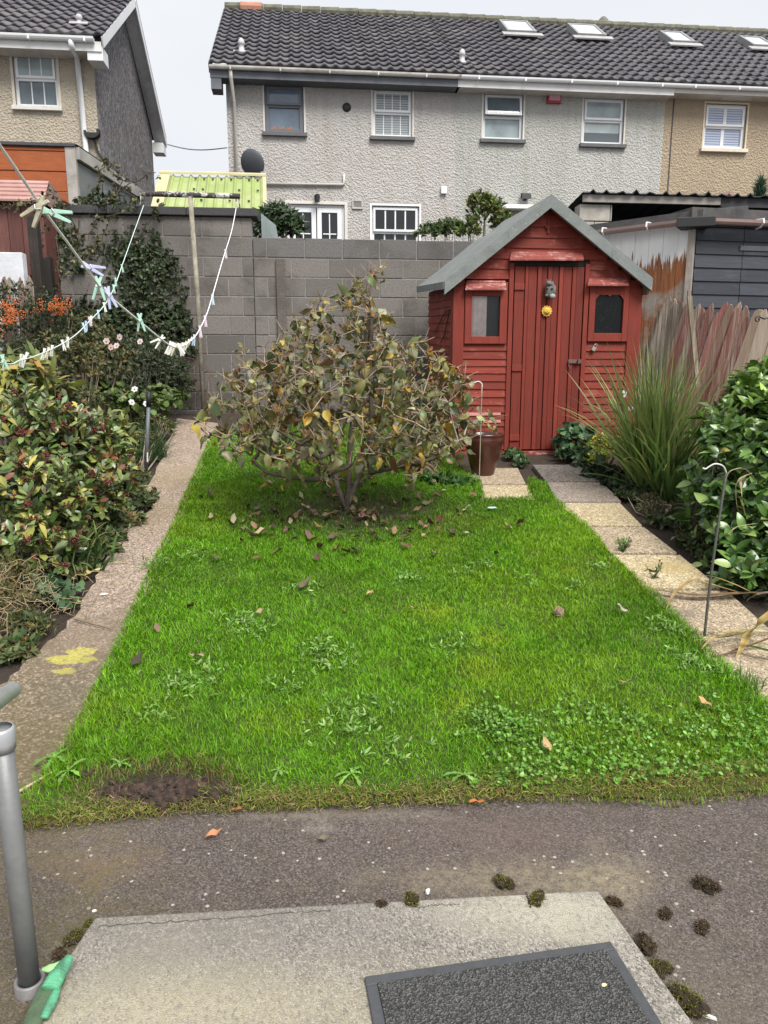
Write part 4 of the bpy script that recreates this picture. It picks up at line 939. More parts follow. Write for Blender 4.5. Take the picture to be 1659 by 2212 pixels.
# roof slabs with felt
m,nt,b=newmat('roof_felt'); co=coords(nt,'Object'); n1=noise(nt,co,5,7,.7,.4); n2=noise(nt,co,90,3)
vo=N(nt,'ShaderNodeTexVoronoi',{'Vector':co,'Scale':14})
c=mixc(nt,ramp(nt,n1,.3,.7),(.135,.15,.145),(.21,.225,.215)); c=mixc(nt,ramp(nt,n2,.55,.7,0,.4),c,(.3,.31,.3)); c=mixc(nt,mth(nt,'MULTIPLY',ramp(nt,vo.outputs['Distance'],.12,.07),.5),c,(.33,.35,.34))
setc(nt,b,c); b.inputs['Roughness'].default_value=.9; bump(nt,b,n1,.4,.012); FELT=m
mb=MB(); y0,y1=-.13,SD+.06
def rp(x,z,y): return (x,y,z+SHR*max(y,0)+(.05*max(y,0)/SD if x<apx-.3 else 0))
th=.028
nseg=6
for (e,zz) in ((oL[0],oL[1]),(oR[0],oR[1])):
    for k in range(nseg):
        for j in range(4):
            f0,f1=k/nseg,(k+1)/nseg; t0,t1=y0+(y1-y0)*j/4,y0+(y1-y0)*(j+1)/4
            def P(f,y,lift):
                x=oA[0]+(e-oA[0])*f; zq=oA[1]+(zz-oA[1])*f-.012*math.sin(f*math.pi)*(1 if y>0 else .3)
                return rp(x,zq+lift,y)
            mb.add([P(f0,t0,0),P(f1,t0,0),P(f1,t1,0),P(f0,t1,0)],[(0,1,2,3)]); mb.add([P(f0,t0,-th),P(f1,t0,-th),P(f1,t1,-th),P(f0,t1,-th)],[(3,2,1,0)])
    x=e; dr_=.055
    sg=-1 if e<apx else 1
    mb.hexa([rp(e-.0*sg,zz-dr_-.01,y0),rp(e+.012*sg,zz-dr_-.012,y0),rp(e+.012*sg,zz-dr_-.012,y1),rp(e-.0*sg,zz-dr_-.01,y1)],[rp(e,zz+.002,y0),rp(e+.012*sg,zz+.001,y0),rp(e+.012*sg,zz+.001,y1),rp(e,zz+.002,y1)])
rf=mb.build('roof',FELT,sh)
# felt-wrapped bargeboards on the gable
def barge(p,q,name):
    mb=MB(); hgt=.115; dx=q[0]-p[0]; n=5
    for k in range(n):
        f0,f1=k/n,(k+1)/n; wob=.004*math.sin(k*2.3)
        a=(p[0]+dx*f0,p[1]+(q[1]-p[1])*f0);b_=(p[0]+dx*f1,p[1]+(q[1]-p[1])*f1)
        mb.hexa([(a[0],y0-.02,a[1]-hgt),(b_[0],y0-.02-wob,b_[1]-hgt),(b_[0],y0+.02,b_[1]-hgt),(a[0],y0+.02,a[1]-hgt)],[(a[0],y0-.02,a[1]+.006),(b_[0],y0-.02,b_[1]+.006),(b_[0],y0+.02,b_[1]+.006),(a[0],y0+.02,a[1]+.006)])
    return mb.build(name,FELT,sh)
barge(oA,oL,'bargeboard'); barge(oA,oR,'bargeboard')
mb=MB(); mb.beam((oR[0]-.02,y0+.02,oR[1]-.10),(oR[0]-.02,SD,oR[1]-.10+SHR*SD),.02,.09); mb.build('eave_board',plain('bare_eave',(.16,.1,.07),.9,.3,9),sh)
# door: planks with battens, frame, ledges
mb=MB(); mb.col=RED
mb.box(dr[0]-.045,dr[0],-.028,.01,-.06,dr[3]+.02).box(dr[2],dr[2]+.045,-.028,.01,-.06,dr[3]+.02); mb.build('door_frame',REDV,sh,bev=.003)
mb=MB(); mb.col=RED; x=dr[0]+.008; k=0; dw=dr[2]-dr[0]-.016; 
ws=[.115,.04,.10,.055,.06,.055,.075,.05,.10,.05,.09]; sc=dw/sum(ws); 
for i,wd in enumerate(ws):
    t=R.uniform(.72,1.1)*(1.12 if i%2 else .92); mb.col=(RED[0]*t,RED[1]*t,RED[2]*t); pr=.012 if i%2 else 0
    l=R.uniform(-.004,.004); mb.box(x+.0025,x+wd*sc-.0025,-.022-pr,-.002,-.0+R.uniform(0,.012),dr[3]-.012); x+=wd*sc
mb.col=RED; door=mb.build('door',REDV,sh,bev=.003)
mb=MB(); mb.col=(RED[0]*1.05,RED[1],RED[2])
for v in (620,795,945): zz=sl(1120,v)[1]; mb=MB(); mb.col=RED; mb.box(dr[0]+.006,dr[0]+.12*sc,-.036,-.021,zz-.03,zz+.03); mb.build('ledge',REDV,door,bev=.003)
mb=MB(); mb.box(dr[0]+.01,dr[2]-.01,0.0,.004,0,dr[3]).build('door_backing',plain('gap_black',(.012,.008,.008),.9),door)
q=sl(1240,781); mb=MB(); mb.box(q[0]-.075,q[0]+.06,-.048,-.034,q[1]-.018,q[1]+.018).box(q[0]+.015,q[0]+.03,-.07,-.046,q[1]-.022,q[1]+.022).tube([(q[0]-.07,-.05,q[1]),(q[0]-.07,-.05,q[1]-.05),(q[0]-.05,-.05,q[1]-.07)],.006,6); mb.build('hasp',plain('rusty_iron',(.16,.09,.08),.6,.3,20,metal=.4),door,bev=.002)
mb=MB(); mb.col=RED; mb.box(dr[0]-.07,dr[2]+.03,-.075,.01,-.068,-.006); mb.build('threshold',REDW,sh,bev=.004)
mb=MB(); mb.col=(.3,.18,.13); mb.box(dr[0]-.03,dr[2]+.06,-.11,.01,-.15,-.07); mb.build('step_board',REDW,sh,bev=.005)
# hoods
def hood(u0,v0,u1,v1,dep,name='hood'):
    p=sl(u0,v1,-dep); q=sl(u1,v1,-dep); r=sl(u0+4,v0,-.02); s=sl(u1-2,v0,-.02)
    mb=MB(); mb.col=(.22,.05,.038)
    mb.hexa([(p[0],-dep,p[1]),(q[0],-dep,q[1]),(s[0],-.012,s[1]-.005),(r[0],-.012,r[1]-.005)],[(p[0],-dep,p[1]+.016),(q[0],-dep,q[1]+.016),(s[0],-.012,s[1]+.02),(r[0],-.012,r[1]+.02)])
    return mb.build(name,REDW,sh,bev=.002)
hood(1101,548,1261,563,.10,'door_hood'); hood(1005,610,1094,627,.10,'window_hood'); hood(1269,604,1358,618,.10,'window_hood')
# windows
def swin(fr,g,arched,glass,label):
    mb=MB(); mb.col=RED
    mb.box(fr[0],g[0],-.04,.01,fr[1],fr[3]).box(g[2],fr[2],-.04,.01,fr[1],fr[3]).box(g[0],g[2],-.04,.01,fr[1],g[1]).box(g[0],g[2],-.04,.01,g[3],fr[3])
    f=mb.build('window',REDV,sh,bev=.004); tag(f,label)
    if arched:
        w=g[2]-g[0]; zt=g[3]; pts=[(g[0],zt+.002)]; 
        prof=[(0,-.05),(.06,-.03),(.14,-.006),(.3,-.008),(.43,-.006),(.5,-.022),(.57,-.006),(.7,-.008),(.86,-.006),(.94,-.03),(1,-.05)]
        mb=MB(); mb.col=RED
        for (a,b_) in zip(prof[:-1],prof[1:]): mb.add([(g[0]+a[0]*w,-.036,zt+a[1]),(g[0]+b_[0]*w,-.036,zt+b_[1]),(g[0]+b_[0]*w,-.036,zt+.002),(g[0]+a[0]*w,-.036,zt+.002)],[(0,1,2,3)]); mb.add([(g[0]+a[0]*w,-.036,zt+a[1]),(g[0]+b_[0]*w,-.036,zt+b_[1]),(g[0]+b_[0]*w,-.012,zt+b_[1]),(g[0]+a[0]*w,-.012,zt+a[1])],[(0,1,2,3)])
        mb.build('scalloped_head',REDV,f)
    MB().quad((g[0],-.014,g[1]),(g[2],-.014,g[1]),(g[2],-.014,g[3]),(g[0],-.014,g[3])).build('pane',glass,f)
    return f
m,nt,b=newmat('cobweb_glass'); co=coords(nt,'Object'); n1=noise(nt,co,14,7,.75,1.5); wv=noise(nt,co,40,6,.8,2)
setc(nt,b,mixc(nt,mth(nt,'MULTIPLY',ramp(nt,n1,.55,.75),ramp(nt,wv,.4,.65)),(.006,.007,.007),(.10,.11,.105))); b.inputs['Roughness'].default_value=.2; b.inputs['Specular IOR Level'].default_value=.2; COBWEB=m
m,nt,b=newmat('clear_glass'); setc(nt,b,N(nt,'ShaderNodeRGB').outputs[0]); gl=N(nt,'ShaderNodeBsdfGlossy',{'Roughness':.03}); tr=N(nt,'ShaderNodeBsdfTransparent',{'Color':(.9,.92,.9,1)})
lw_=N(nt,'ShaderNodeFresnel',{'IOR':1.45}); mx=N(nt,'ShaderNodeMixShader',{0:lw_.outputs[0],1:tr.outputs[0],2:gl.outputs[0]}); nt.links.new(mx.outputs[0],nt.nodes['Material Output'].inputs['Surface']); CLEAR=m
swin(rwf,rwg,True,COBWEB,'right hand window, cobwebbed dark glass with scalloped top')
lf=swin(lwf,lwg,False,CLEAR,'left hand window with a pale curtain')
cxs=lwg[0]+(lwg[2]-lwg[0])*.6
mb=MB(); n=8
for k in range(n): 
    a=lwg[0]-.01+(cxs-lwg[0])*k/n; b_=lwg[0]-.01+(cxs-lwg[0])*(k+1)/n; ya=.006+.008*(k%2); yb=.006+.008*((k+1)%2)
    mb.quad((a,ya,lwg[1]-.02),(b_,yb,lwg[1]-.02),(b_,yb,lwg[3]+.02),(a,ya,lwg[3]+.02))
mb.build('curtain',plain('pink_curtain',(.85,.70,.70),.9,.15,12,kind='Object'),lf)
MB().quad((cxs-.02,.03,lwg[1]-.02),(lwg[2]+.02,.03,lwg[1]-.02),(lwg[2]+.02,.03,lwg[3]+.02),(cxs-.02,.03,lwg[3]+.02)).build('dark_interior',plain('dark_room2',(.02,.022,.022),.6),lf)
q=sl(1183,491); mb=MB(); mb.col=RED; mb.box(q[0]-.009,q[0]+.009,-.03,-.01,q[1]-.06,q[1]+.06).box(q[0]-.03,q[0]+.02,-.031,-.012,q[1]-.012,q[1]+.012); mb.build('gable_batten',REDH,sh)
# iron scroll bracket on the side wall
mb=MB(); pts=[]
zb=sl(975,690)[1]
for k in range(12): t=k/11; pts.append((aL-.03,.1+1.0*t,zb+.10-.16*t+.03*math.sin(t*6)))
mb.tube(pts,.006,5); mb.tube([(aL-.03,.12,zb+.09),(aL-.03,.35,zb-.12),(aL-.03,.55,zb-.2)],.006,5); mb.build('iron_bracket',plain('black_iron',(.02,.018,.018),.6),sh)
# --- ornaments on the door
q=sl(1181,672,-.04); su=empty('sun_plaque',S.w(q[0],-.034,q[1]),S.th,'small yellow smiling sun plaque on the red shed door','ornament')
rad=.052; pts=[]
for k in range(36): a=2*math.pi*k/36; r=rad*(1.08 if k%3==0 else .9 if k%3==1 else .92); pts.append((r*math.cos(a),r*math.sin(a)))
SUNY=plain('sun_yellow',(.62,.36,.05),.5,.12,30)
mb=MB(); mb.prism(pts,-.012,.0).build('rays',SUNY,su,bev=.002)
mb=MB(); mb.lathe([(0,.022),(.018,.02),(.03,.014),(.034,.008),(.034,0)],20); o=mb.build('face',plain('sun_face',(.72,.45,.05),.5,.1,30),su,smooth=True); o.rotation_euler=(math.pi/2,0,0); o.location=(0,-.01,0)
mb=MB(); mb.tube([(-.020,-.0265,-.008),(-.01,-.031,-.016),(.0,-.032,-.018),(.01,-.031,-.016),(.020,-.0265,-.008)],.0035,6)
for s_ in (-1,1): mb.tube([(s_*.016,-.029,.010),(s_*.006,-.031,.011)],.0035,6)
mb.tube([(0,-.032,.004),(0,-.034,-.004)],.003,6); mb.build('smile',plain('sun_brown',(.25,.12,.02),.6),su)
q=sl(1186,625,-.05); sq=empty('squirrel_ornament',S.w(q[0],-.045,q[1]),S.th,'grey squirrel figure fixed on the red shed door above the sun','ornament')
SQ=plain('stone_grey',(.13,.13,.12),.8,.35,25,.4,60); 
mb=MB(); blob(mb,(-.004,-.02,-.02),.045,3,.04,(.85,.7,1.35),1); blob(mb,(-.012,-.03,.05),.03,3,.03,(1,1,.95),2); blob(mb,(-.02,-.055,.045),.012,2,.03,(1,1.3,.8),3)
for s_ in (-1,1): blob(mb,(-.012+s_*.018,-.025,.08),.009,2,.03,(.6,.5,1.4),4); mb.tube([(-.01+s_*.024,-.045,.0),(-.01+s_*.02,-.07,.012)],[.011,.007],8); blob(mb,(-.005+s_*.028,-.035,-.06),.017,2,.03,(1,1.3,.8),6)
mb.build('body',SQ,sq,smooth=True)
mb=MB(); mb.tube([(.025,-.005,-.06),(.05,-.005,-.03),(.045,-.005,.02),(.028,-.003,.05),(.035,-.003,.075)],[.012,.02,.022,.016,.006],10); mb.build('tail',SQ,sq,smooth=True)
mb=MB(); blob(mb,(.022,-.05,-.068),.027,3,.03,(1.1,.9,.9),9); mb.build('nut',plain('pale_nut',(.3,.28,.27),.7,.2,20),sq,smooth=True)
q=sl(1283,752,-.03); pk=empty('padlock',S.w(q[0],-.035,q[1]),S.th,'open brass grey padlock hanging from a nail below the right shed window','padlock')
mb=MB(); mb.M=Matrix.Rotation(.5,4,'Y'); mb.box(-.02,.02,-.012,.006,-.03,.01).build('body',plain('padlock_steel',(.35,.32,.27),.4,.2,30,metal=.5),pk,bev=.004)
mb=MB(); mb.M=Matrix.Rotation(.5,4,'Y'); mb.tube([(-.013,-.003,.008),(-.013,-.003,.03),(-.007,-.003,.042),(.007,-.003,.042),(.013,-.003,.03),(.013,-.003,.022)],.004,8); mb.tube([(0,.03,.05),(0,-.01,.046)],.003,6); mb.build('shackle',plain('padlock_steel',(0,0,0)),pk)
# ============================================================ right hand neighbour: old shed, lean-to
Yc=8.85; pc=at(1500,478,Yc); pf=at(1290,505,Yc*1.085); thw=math.atan2(pf[1]-pc[1],pf[0]-pc[0])
zb=gz(pc[0],pc[1])
ns=empty('old_shed',(pc[0],pc[1],zb),0,'old timber shed, white peeling flank and dark blue grey front, behind the picket fence','shed')
Lw=math.hypot(pf[0]-pc[0],pf[1]-pc[1]); hT=pc[2]-zb
m,nt,b=newmat('peeling_white'); co=coords(nt,'Object'); s_=N(nt,'ShaderNodeMapping',{'Vector':co,'Scale':(24,24,1.0)}).outputs[0]; s2=N(nt,'ShaderNodeMapping',{'Vector':co,'Scale':(40,40,3)}).outputs[0]
g1=noise(nt,s_,1,6,.7); g2=noise(nt,s2,1,5,.7); sx=N(nt,'ShaderNodeSeparateXYZ',{0:co}); n3=noise(nt,co,2.3,6,.6,.3)
hgt=ramp(nt,sx.outputs['Z'],hT-.55,hT-.05)  # 1 near top
keep=mth(nt,'ADD',mth(nt,'MULTIPLY',hgt,.62),mth(nt,'ADD',mth(nt,'MULTIPLY',g1,1.1),mth(nt,'MULTIPLY',mth(nt,'SUBTRACT',g2,.5),.35))); 
wood=mixc(nt,ramp(nt,g2,.3,.7),(.16,.055,.02),(.33,.13,.05)); wood=mixc(nt,ramp(nt,n3,.48,.6),wood,(.30,.27,.23)); wood=mixc(nt,ramp(nt,sx.outputs['Z'],.9,.3),wood,(.22,.19,.15))
c=mixc(nt,ramp(nt,keep,.72,.77),wood,mixc(nt,g2,(.70,.70,.69),(.86,.86,.85)))
setc(nt,b,c); b.inputs['Roughness'].default_value=.85; bump(nt,b,mth(nt,'ADD',g2,keep),.6,.01); PEEL=m
cT,sT=math.cos(thw),math.sin(thw)
def wl(a,d,z): return (a*cT-d*sT, a*sT+d*cT, z)
mb=MB(); k=0; a=0; nb=9
for k in range(nb):
    a0,a1=Lw*1.3*k/nb,Lw*1.3*(k+1)/nb; d=-.004*(k%2); mb.hexa([wl(a0+.003,d,-.3),wl(a1,d,-.3),wl(a1,d-.03,-.3),wl(a0+.003,d-.03,-.3)],[wl(a0+.003,d,hT),wl(a1,d,hT),wl(a1,d-.03,hT),wl(a0+.003,d-.03,hT)])
mb.build('peeling_flank',PEEL,ns)
mb=MB(); mb.col=(.33,.29,.25); mb.hexa([wl(-.02,.02,-.3),wl(.05,.02,-.3),wl(.05,-.03,-.3),wl(-.02,-.03,-.3)],[wl(-.02,.02,hT),wl(.05,.02,hT),wl(.05,-.03,hT),wl(-.02,-.03,hT)]); mb.build('corner_post',attr_wood('grey_post',(.5,.48,.45),.45,.6,(50,50,4),.6),ns)
# dark boarded front
p2=at(1800,486,9.2); thf=math.atan2(p2[1]-pc[1],p2[0]-pc[0]); Lf=3.0; cF,sF=math.cos(thf),math.sin(thf)
def wf(a,d,z): return (a*cF+d*sF, a*sF-d*cF, z)
mb=MB(); z=-.3; R=random.Random(12); jx=at(1598,600,9.0)[0]-pc[0]
mb.col=(.05,.055,.066)
while z<hT-.02:
    zt=min(z+.148,hT)
    for a0,a1 in ((.035,jx-.004),(jx+.004,Lf)):
        t=R.uniform(.8,1.2); mb.col=(.043*t,.047*t,.058*t); mb.hexa([wf(a0,.022,z+.003),wf(a1,.022,z+.003),wf(a1,-.01,z+.003),wf(a0,-.01,z+.003)],[wf(a0,.006,zt),wf(a1,.006,zt),wf(a1,-.01,zt),wf(a0,-.01,zt)])
    z+=.148
mb.build('dark_boards',attr_wood('slate_boards',(.09,.095,.10),.5,.7,(4,4,60),.5),ns)
# roof felt edge + gutters
mb=MB(); mb.hexa([wl(-.12,.09,hT+.02),wl(Lw*1.3,.09,hT+.02),wl(Lw*1.3,-1.6,hT+.2),wl(-.12,-1.6,hT+.3)],[wl(-.12,.09,hT+.10),wl(Lw*1.3,.09,hT+.09),wl(Lw*1.3,-1.6,hT+.24),wl(-.12,-1.6,hT+.4)])
mb.hexa([wf(-.1,.10,hT+.02),wf(Lf,.10,hT+.02),wf(Lf,-1.6,hT+.15),wf(.3,-1.6,hT+.2)],[wf(-.1,.10,hT+.13),wf(Lf,.10,hT+.12),wf(Lf,-1.6,hT+.2),wf(.3,-1.6,hT+.3)])
mb.build('felt_roof',plain('old_felt',(.055,.053,.055),.9,.3,4,.6,12,col2=(.10,.095,.09)),ns)
def gut(f,a0,a1,name):
    mb=MB(); n=6
    for sgm in range(n):
        t0,t1=math.pi*sgm/n,math.pi*(sgm+1)/n
        mb.quad(f(a0,.16-.055*math.cos(t0),hT+.0-.06*math.sin(t0)),f(a1,.16-.055*math.cos(t0),hT-.0-.06*math.sin(t0)),f(a1,.16-.055*math.cos(t1),hT-.0-.06*math.sin(t1)),f(a0,.16-.055*math.cos(t1),hT-.06*math.sin(t1)))
    return mb.build(name,plain('pinkish_gutter',(.34,.235,.215),.5,.12,5),ns,smooth=True)
gut(wl,.10,Lw*1.2,'gutter'); gut(wf,.10,Lf,'gutter')
mb=MB(); mb.hexa([wl(.12,.225,hT-.085),wf(.12,.225,hT-.085),wf(.14,.02,hT-.09),wl(.14,.02,hT-.09)],[wl(.12,.225,hT+.025),wf(.12,.225,hT+.025),wf(.14,.02,hT+.03),wl(.14,.02,hT+.03)]); mb.build('gutter_corner',plain('black_plastic',(0,0,0)),ns,bev=.01)
for f,a in ((wl,Lw*.40),(wl,Lw*.86),(wf,.72)):
    mb=MB(); mb.tube([f(a,.10,hT+.02),f(a,.215,hT+.012),f(a,.222,hT-.03),f(a,.17,hT-.068),f(a,.1,hT-.075)],.011,6); mb.build('gutter_clip',WHITE,ns)
MB().hexa([wf(jx-.05,.03,hT-.30),wf(jx+.6,.03,hT-.30),wf(jx+.6,.0,hT-.3),wf(jx-.05,.0,hT-.3)],[wf(jx-.05,.045,hT-.25),wf(jx+.6,.045,hT-.25),wf(jx+.6,.0,hT-.25),wf(jx-.05,.0,hT-.25)]).build('hinge_rail',plain('hinge_grey',(.13,.14,.15),.6,.2),ns)
# lean-to with corrugated roof behind
CF=Fr((at(1257,418,10.7)[0],10.7,1.0),TH); cz=CF.loc(1257,419)[1]; cz2=CF.loc(1257,438)[1]; xe=CF.loc(1552,440)[0]; xd=CF.loc(1322,480)[0]
le=empty('lean_to',CF.O,TH,'block lean-to with black corrugated roof and weathered fascia behind the old shed','lean-to')
mb=MB(); n=90; L_=4.2
def corr(x): 
    f=(x/.205)%1.0; return .055*max(0,min(1,(1-abs(f-.5)*5.5)))
pts=[(i*L_/n*1.0-.03) for i in range(n+1)]
for y0_,y1_,dz_ in ((-.12,2.2,.35),):
    for a,b_ in zip(pts[:-1],pts[1:]): mb.quad((a,y0_,cz+corr(a)),(b_,y0_,cz+corr(b_)),(b_,y1_,cz+corr(b_)+dz_*-.9),(a,y1_,cz+corr(a)+dz_*-.9)); mb.quad((a,y0_,cz+corr(a)-.012),(b_,y0_,cz+corr(b_)-.012),(b_,y0_,cz+corr(b_)),(a,y0_,cz+corr(a)))
mb.build('corrugated_roof',plain('black_corrugated',(.03,.03,.032),.7,.3,5),le)
mb=MB(); mb.col=(.30,.275,.25); mb.box(0,xe,-.06,-.02,cz2,cz-.015); mb.build('fascia',attr_wood('weathered_fascia',(.13,.11,.10),.45,.62,(3,40,40),.8),le,bev=.004)
MB().box(xe+.01,L_,-.05,-.01,cz2-.02,cz-.015).build('dark_fascia',plain('dark_fascia3',(.03,.03,.033),.7),le)
BL2=plain('pale_blockwork',(.34,.315,.28),.95,.2,5,.6,30,col2=(.25,.23,.2),s2=3)
mb=MB(); r=0; z=cz2-.012
while z>-.3:
    x=-.02-(.22 if r%2 else 0)
    while x<xd: 
        a,b_=max(x,-.02),min(x+.44,xd)
        if b_-a>.02: mb.box(a,b_-.008,0,.2,z-.215,z-.006)
        x+=.44
    z-=.223; r+=1
mb.box(-.02,.18,.21,2.1,-.3,cz2-.1); mb.build('block_wall',BL2,le,bev=.005)
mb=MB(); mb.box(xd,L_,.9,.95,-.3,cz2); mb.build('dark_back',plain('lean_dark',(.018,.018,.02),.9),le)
mb=MB(); mb.box(xd,L_,.0,.06,-.3,cz2-.26); mb.build('dark_boarding',plain('lean_dark2',(.035,.037,.042),.8,.2,6),le)
# small distant gable
q=at(1567,418,14.2); sg=empty('small_outhouse',(q[0],q[1],gz(q[0],q[1])),TH,'little outhouse gable with pinkish tiles peeping over the corrugated roof','outhouse'); zt=q[2]-gz(q[0],q[1])
mb=MB(); mb.prism([(-.55,0),(.55,0),(.55,zt-.35),(0,zt-.04),(-.55,zt-.35)],0,1.6); mb.build('wall',BEIGE,sg)
mb=MB(); mb.beam((-.68,.75,zt-.42),(0,.75,zt),1.75,.05,(0,0,1)); mb.beam((.68,.75,zt-.42),(0,.75,zt),1.75,.05); mb.build('roof',plain('pink_tiles',(.30,.20,.17),.9,.3,9,.5,20),sg)
# ============================================================ picket fences (right)
FENCE=attr_wood('weathered_pickets',(.46,.40,.33),.46,.60,(80,80,2.2),.85,.9,.9,.22)
def pickets(name,label,p,q,n,wd,h0,h1,lean0,lean1,cols,ragged,seed,lift=0):
    e=empty(name,(p[0],p[1],gz(p[0],p[1])),0,label,'fence'); R=random.Random(seed); mb=MB(); mb.col=(1,1,1)
    dx,dy=q[0]-p[0],q[1]-p[1]; L=math.hypot(dx,dy); ux,uy=dx/L,dy/L; nx,ny=uy,-ux
    for k in range(n):
        t=(k+.5)/n; bx_,by_=dx*t,dy*t; bz=gz(p[0]+bx_,p[1]+by_)-gz(p[0],p[1])-.05
        h=(h0+(h1-h0)*t)*(1+R.uniform(-.05,.05)*ragged); ln=lean0+(lean1-lean0)*t+R.uniform(-.02,.02)*(1+ragged); c=cols(t,R); mb.col=c
        off=R.uniform(-.006,.006)+.004*(k%2); w_=wd*R.uniform(.92,1.02)/2; th_=.014
        def P(s,hh,d): a=s+hh*math.tan(ln); return (bx_+ux*a+nx*(d+off),by_+uy*a+ny*(d+off),bz+hh)
        rg=R.uniform(-.06,.03)*ragged
        a=[P(-w_,0,th_),P(w_,0,th_),P(w_,0,-th_),P(-w_,0,-th_)]; b_=[P(-w_,h-.055,th_),P(w_,h-.055+rg,th_),P(w_,h-.055+rg,-th_),P(-w_,h-.055,-th_)]
        tip=[P(-w_*.25+R.uniform(-.6,.6)*w_*ragged,h,th_),P(w_*.25,h+rg,th_),P(w_*.25,h+rg,-th_),P(-w_*.25,h,-th_)]
        mb.hexa(a,b_); mb.hexa(b_,tip)
    mb.build('pickets',FENCE,e)
    mb=MB(); mb.col=(.14,.09,.065)
    for hh in (.25,.75): mb.beam((nx*-.03,ny*-.03,hh),(dx+nx*-.03,dy+ny*-.03,gz(q[0],q[1])-gz(p[0],p[1])+hh),.035,.07)
    mb.build('rail',FENCE,e); return e
def fcol(t,R):
    r=R.uniform(.8,1.2)
    if t<.22: c=R.choice([(.13,.105,.085),(.17,.14,.11),(.10,.08,.065)])
    elif t<.42: c=R.choice([(.20,.13,.10),(.22,.085,.075),(.16,.125,.10)])
    elif t<.76: c=R.choice([(.25,.11,.09),(.21,.085,.07),(.26,.16,.12)])
    else: c=R.choice([(.40,.31,.23),(.36,.26,.19),(.44,.35,.27)])
    return tuple(x*r for x in c)
pa=at(1330,880,7.75);pb=at(1598,880,7.05)
pickets('picket_fence','weathered leaning picket fence with flaking reddish boards beside the red shed',pa,pb,38,.068,1.46,1.42,.27,.20,fcol,.8,3)
# a loose pale slat leaning against it
q0=at(1508,835,7.0); q1=at(1489,640,7.05); mb=MB(); mb.col=(.17,.14,.10); mb.beam(q0,q1,.042,.02,(0,-1,.2)); mb.beam(q1,(q1[0]-.005,q1[1],q1[2]+.05),.03,.02,(0,-1,.2)); tag(mb.build('loose_slat',FENCE),'pale loose slat leaning the other way against the picket fence','slat')
pa=at(1628,800,6.6);pb=at(1760,800,6.3)
e=pickets('picket_fence','short reddish tan picket fence end at the right edge above the glossy bush',pa,pb,6,.10,1.25,1.2,.18,.18,lambda t,R:(.33*R.uniform(.8,1.2),.17,.12),.3,8)
# iron scroll hook
q=at(1637,690,6.55); mb=MB(); pts=[]
for k in range(22): a=k/21*2.2*math.pi; r=.028-.018*k/21; pts.append((q[0]-.0+r*math.cos(a+.5),q[1],q[2]+r*math.sin(a+.5)))
mb.tube(pts,.006,6); mb.tube([(q[0]+.025,q[1],q[2]+.015),(q[0]+.06,q[1]+.01,q[2]+.005),(q[0]+.12,q[1]+.02,q[2]+.02)],.007,6); tag(mb.build('scroll_hook',plain('black_iron',(0,0,0))),'small dark iron scroll hook on the fence end','hook')
# ============================================================ left neighbours
LW_=Fr((at(160,440,10.2)[0],10.2,1.0),TH)
zt=LW_.loc(155,318)[1]
os_=empty('timber_outbuilding',LW_.O,TH,'tall outbuilding with orange brown cladding and grey panelled side above the wall','outbuilding')
mb=MB(); z=-.2; R=random.Random(2); mb.col=(1,1,1)
xl=-4.0; xr=-.06
while z<zt-.02:
    e=min(z+.243,zt-.015); t=R.uniform(.85,1.15); mb.col=(.30*t,.085*t,.028*t); mb.hexa([(xl,-.02,z+.008),(xr,-.02,z+.008),(xr,.02,z+.008),(xl,.02,z+.008)],[(xl,-.012,e),(xr,-.012,e),(xr,.02,e),(xl,.02,e)]); z+=.243
mb.build('orange_cladding',attr_wood('orange_stain',(.13,.035,.015),.5,.68,(4,4,40),.6),os_,bev=.004)
MB().box(xl,xr+.13,-.05,.06,zt,zt+.035).build('roof_trim',plain('trim_dark',(.05,.05,.055),.7),os_)
MB().box(xr,xr+.13,-.03,.06,-.2,zt-.003).build('corner_post',plain('post_grey',(.26,.245,.225),.9,.25,6,col2=(.38,.36,.33)),os_,bev=.006)
y2=at(303,414,12.4); 
sp_=[]; d2=2.3; a2,z2=LW_.loc(303,414,d2)
xs_=xr+.13
MB().add([(xs_,0.06,-.2),(a2,d2,-.2),(a2,d2,z2-.14),(xs_,.06,zt-.16)],[(0,1,2,3)]).build('side_panel',plain('side_grey',(.13,.145,.15),.7,.15,2,col2=(.18,.19,.185)),os_)
mb=MB()
for k in (.33,.68): mb.box(xs_+(a2-xs_)*k-.0,xs_+(a2-xs_)*k+.006,.06+(d2-.06)*k-.012,.06+(d2-.06)*k+.012,-.2,zt-.25-(zt-z2)*k)
mb.build('panel_joint',plain('joint_dark',(.03,.03,.035),.8),os_)
mb=MB(); mb.beam((xs_+.02,0.0,zt-.07),(a2+.02,d2+.05,z2-.05),.05,.15); mb.build('verge_board',plain('verge_grey',(.33,.315,.30),.9,.2,5,col2=(.24,.23,.22)),os_,bev=.005)
MB().quad((xl,-.03,zt+.03),(xs_+.03,-.03,zt+.03),(a2+.03,d2+.05,z2+.03),(xl,d2+.05,z2+.03)).build('roof',plain('old_felt',(0,0,0)),os_)
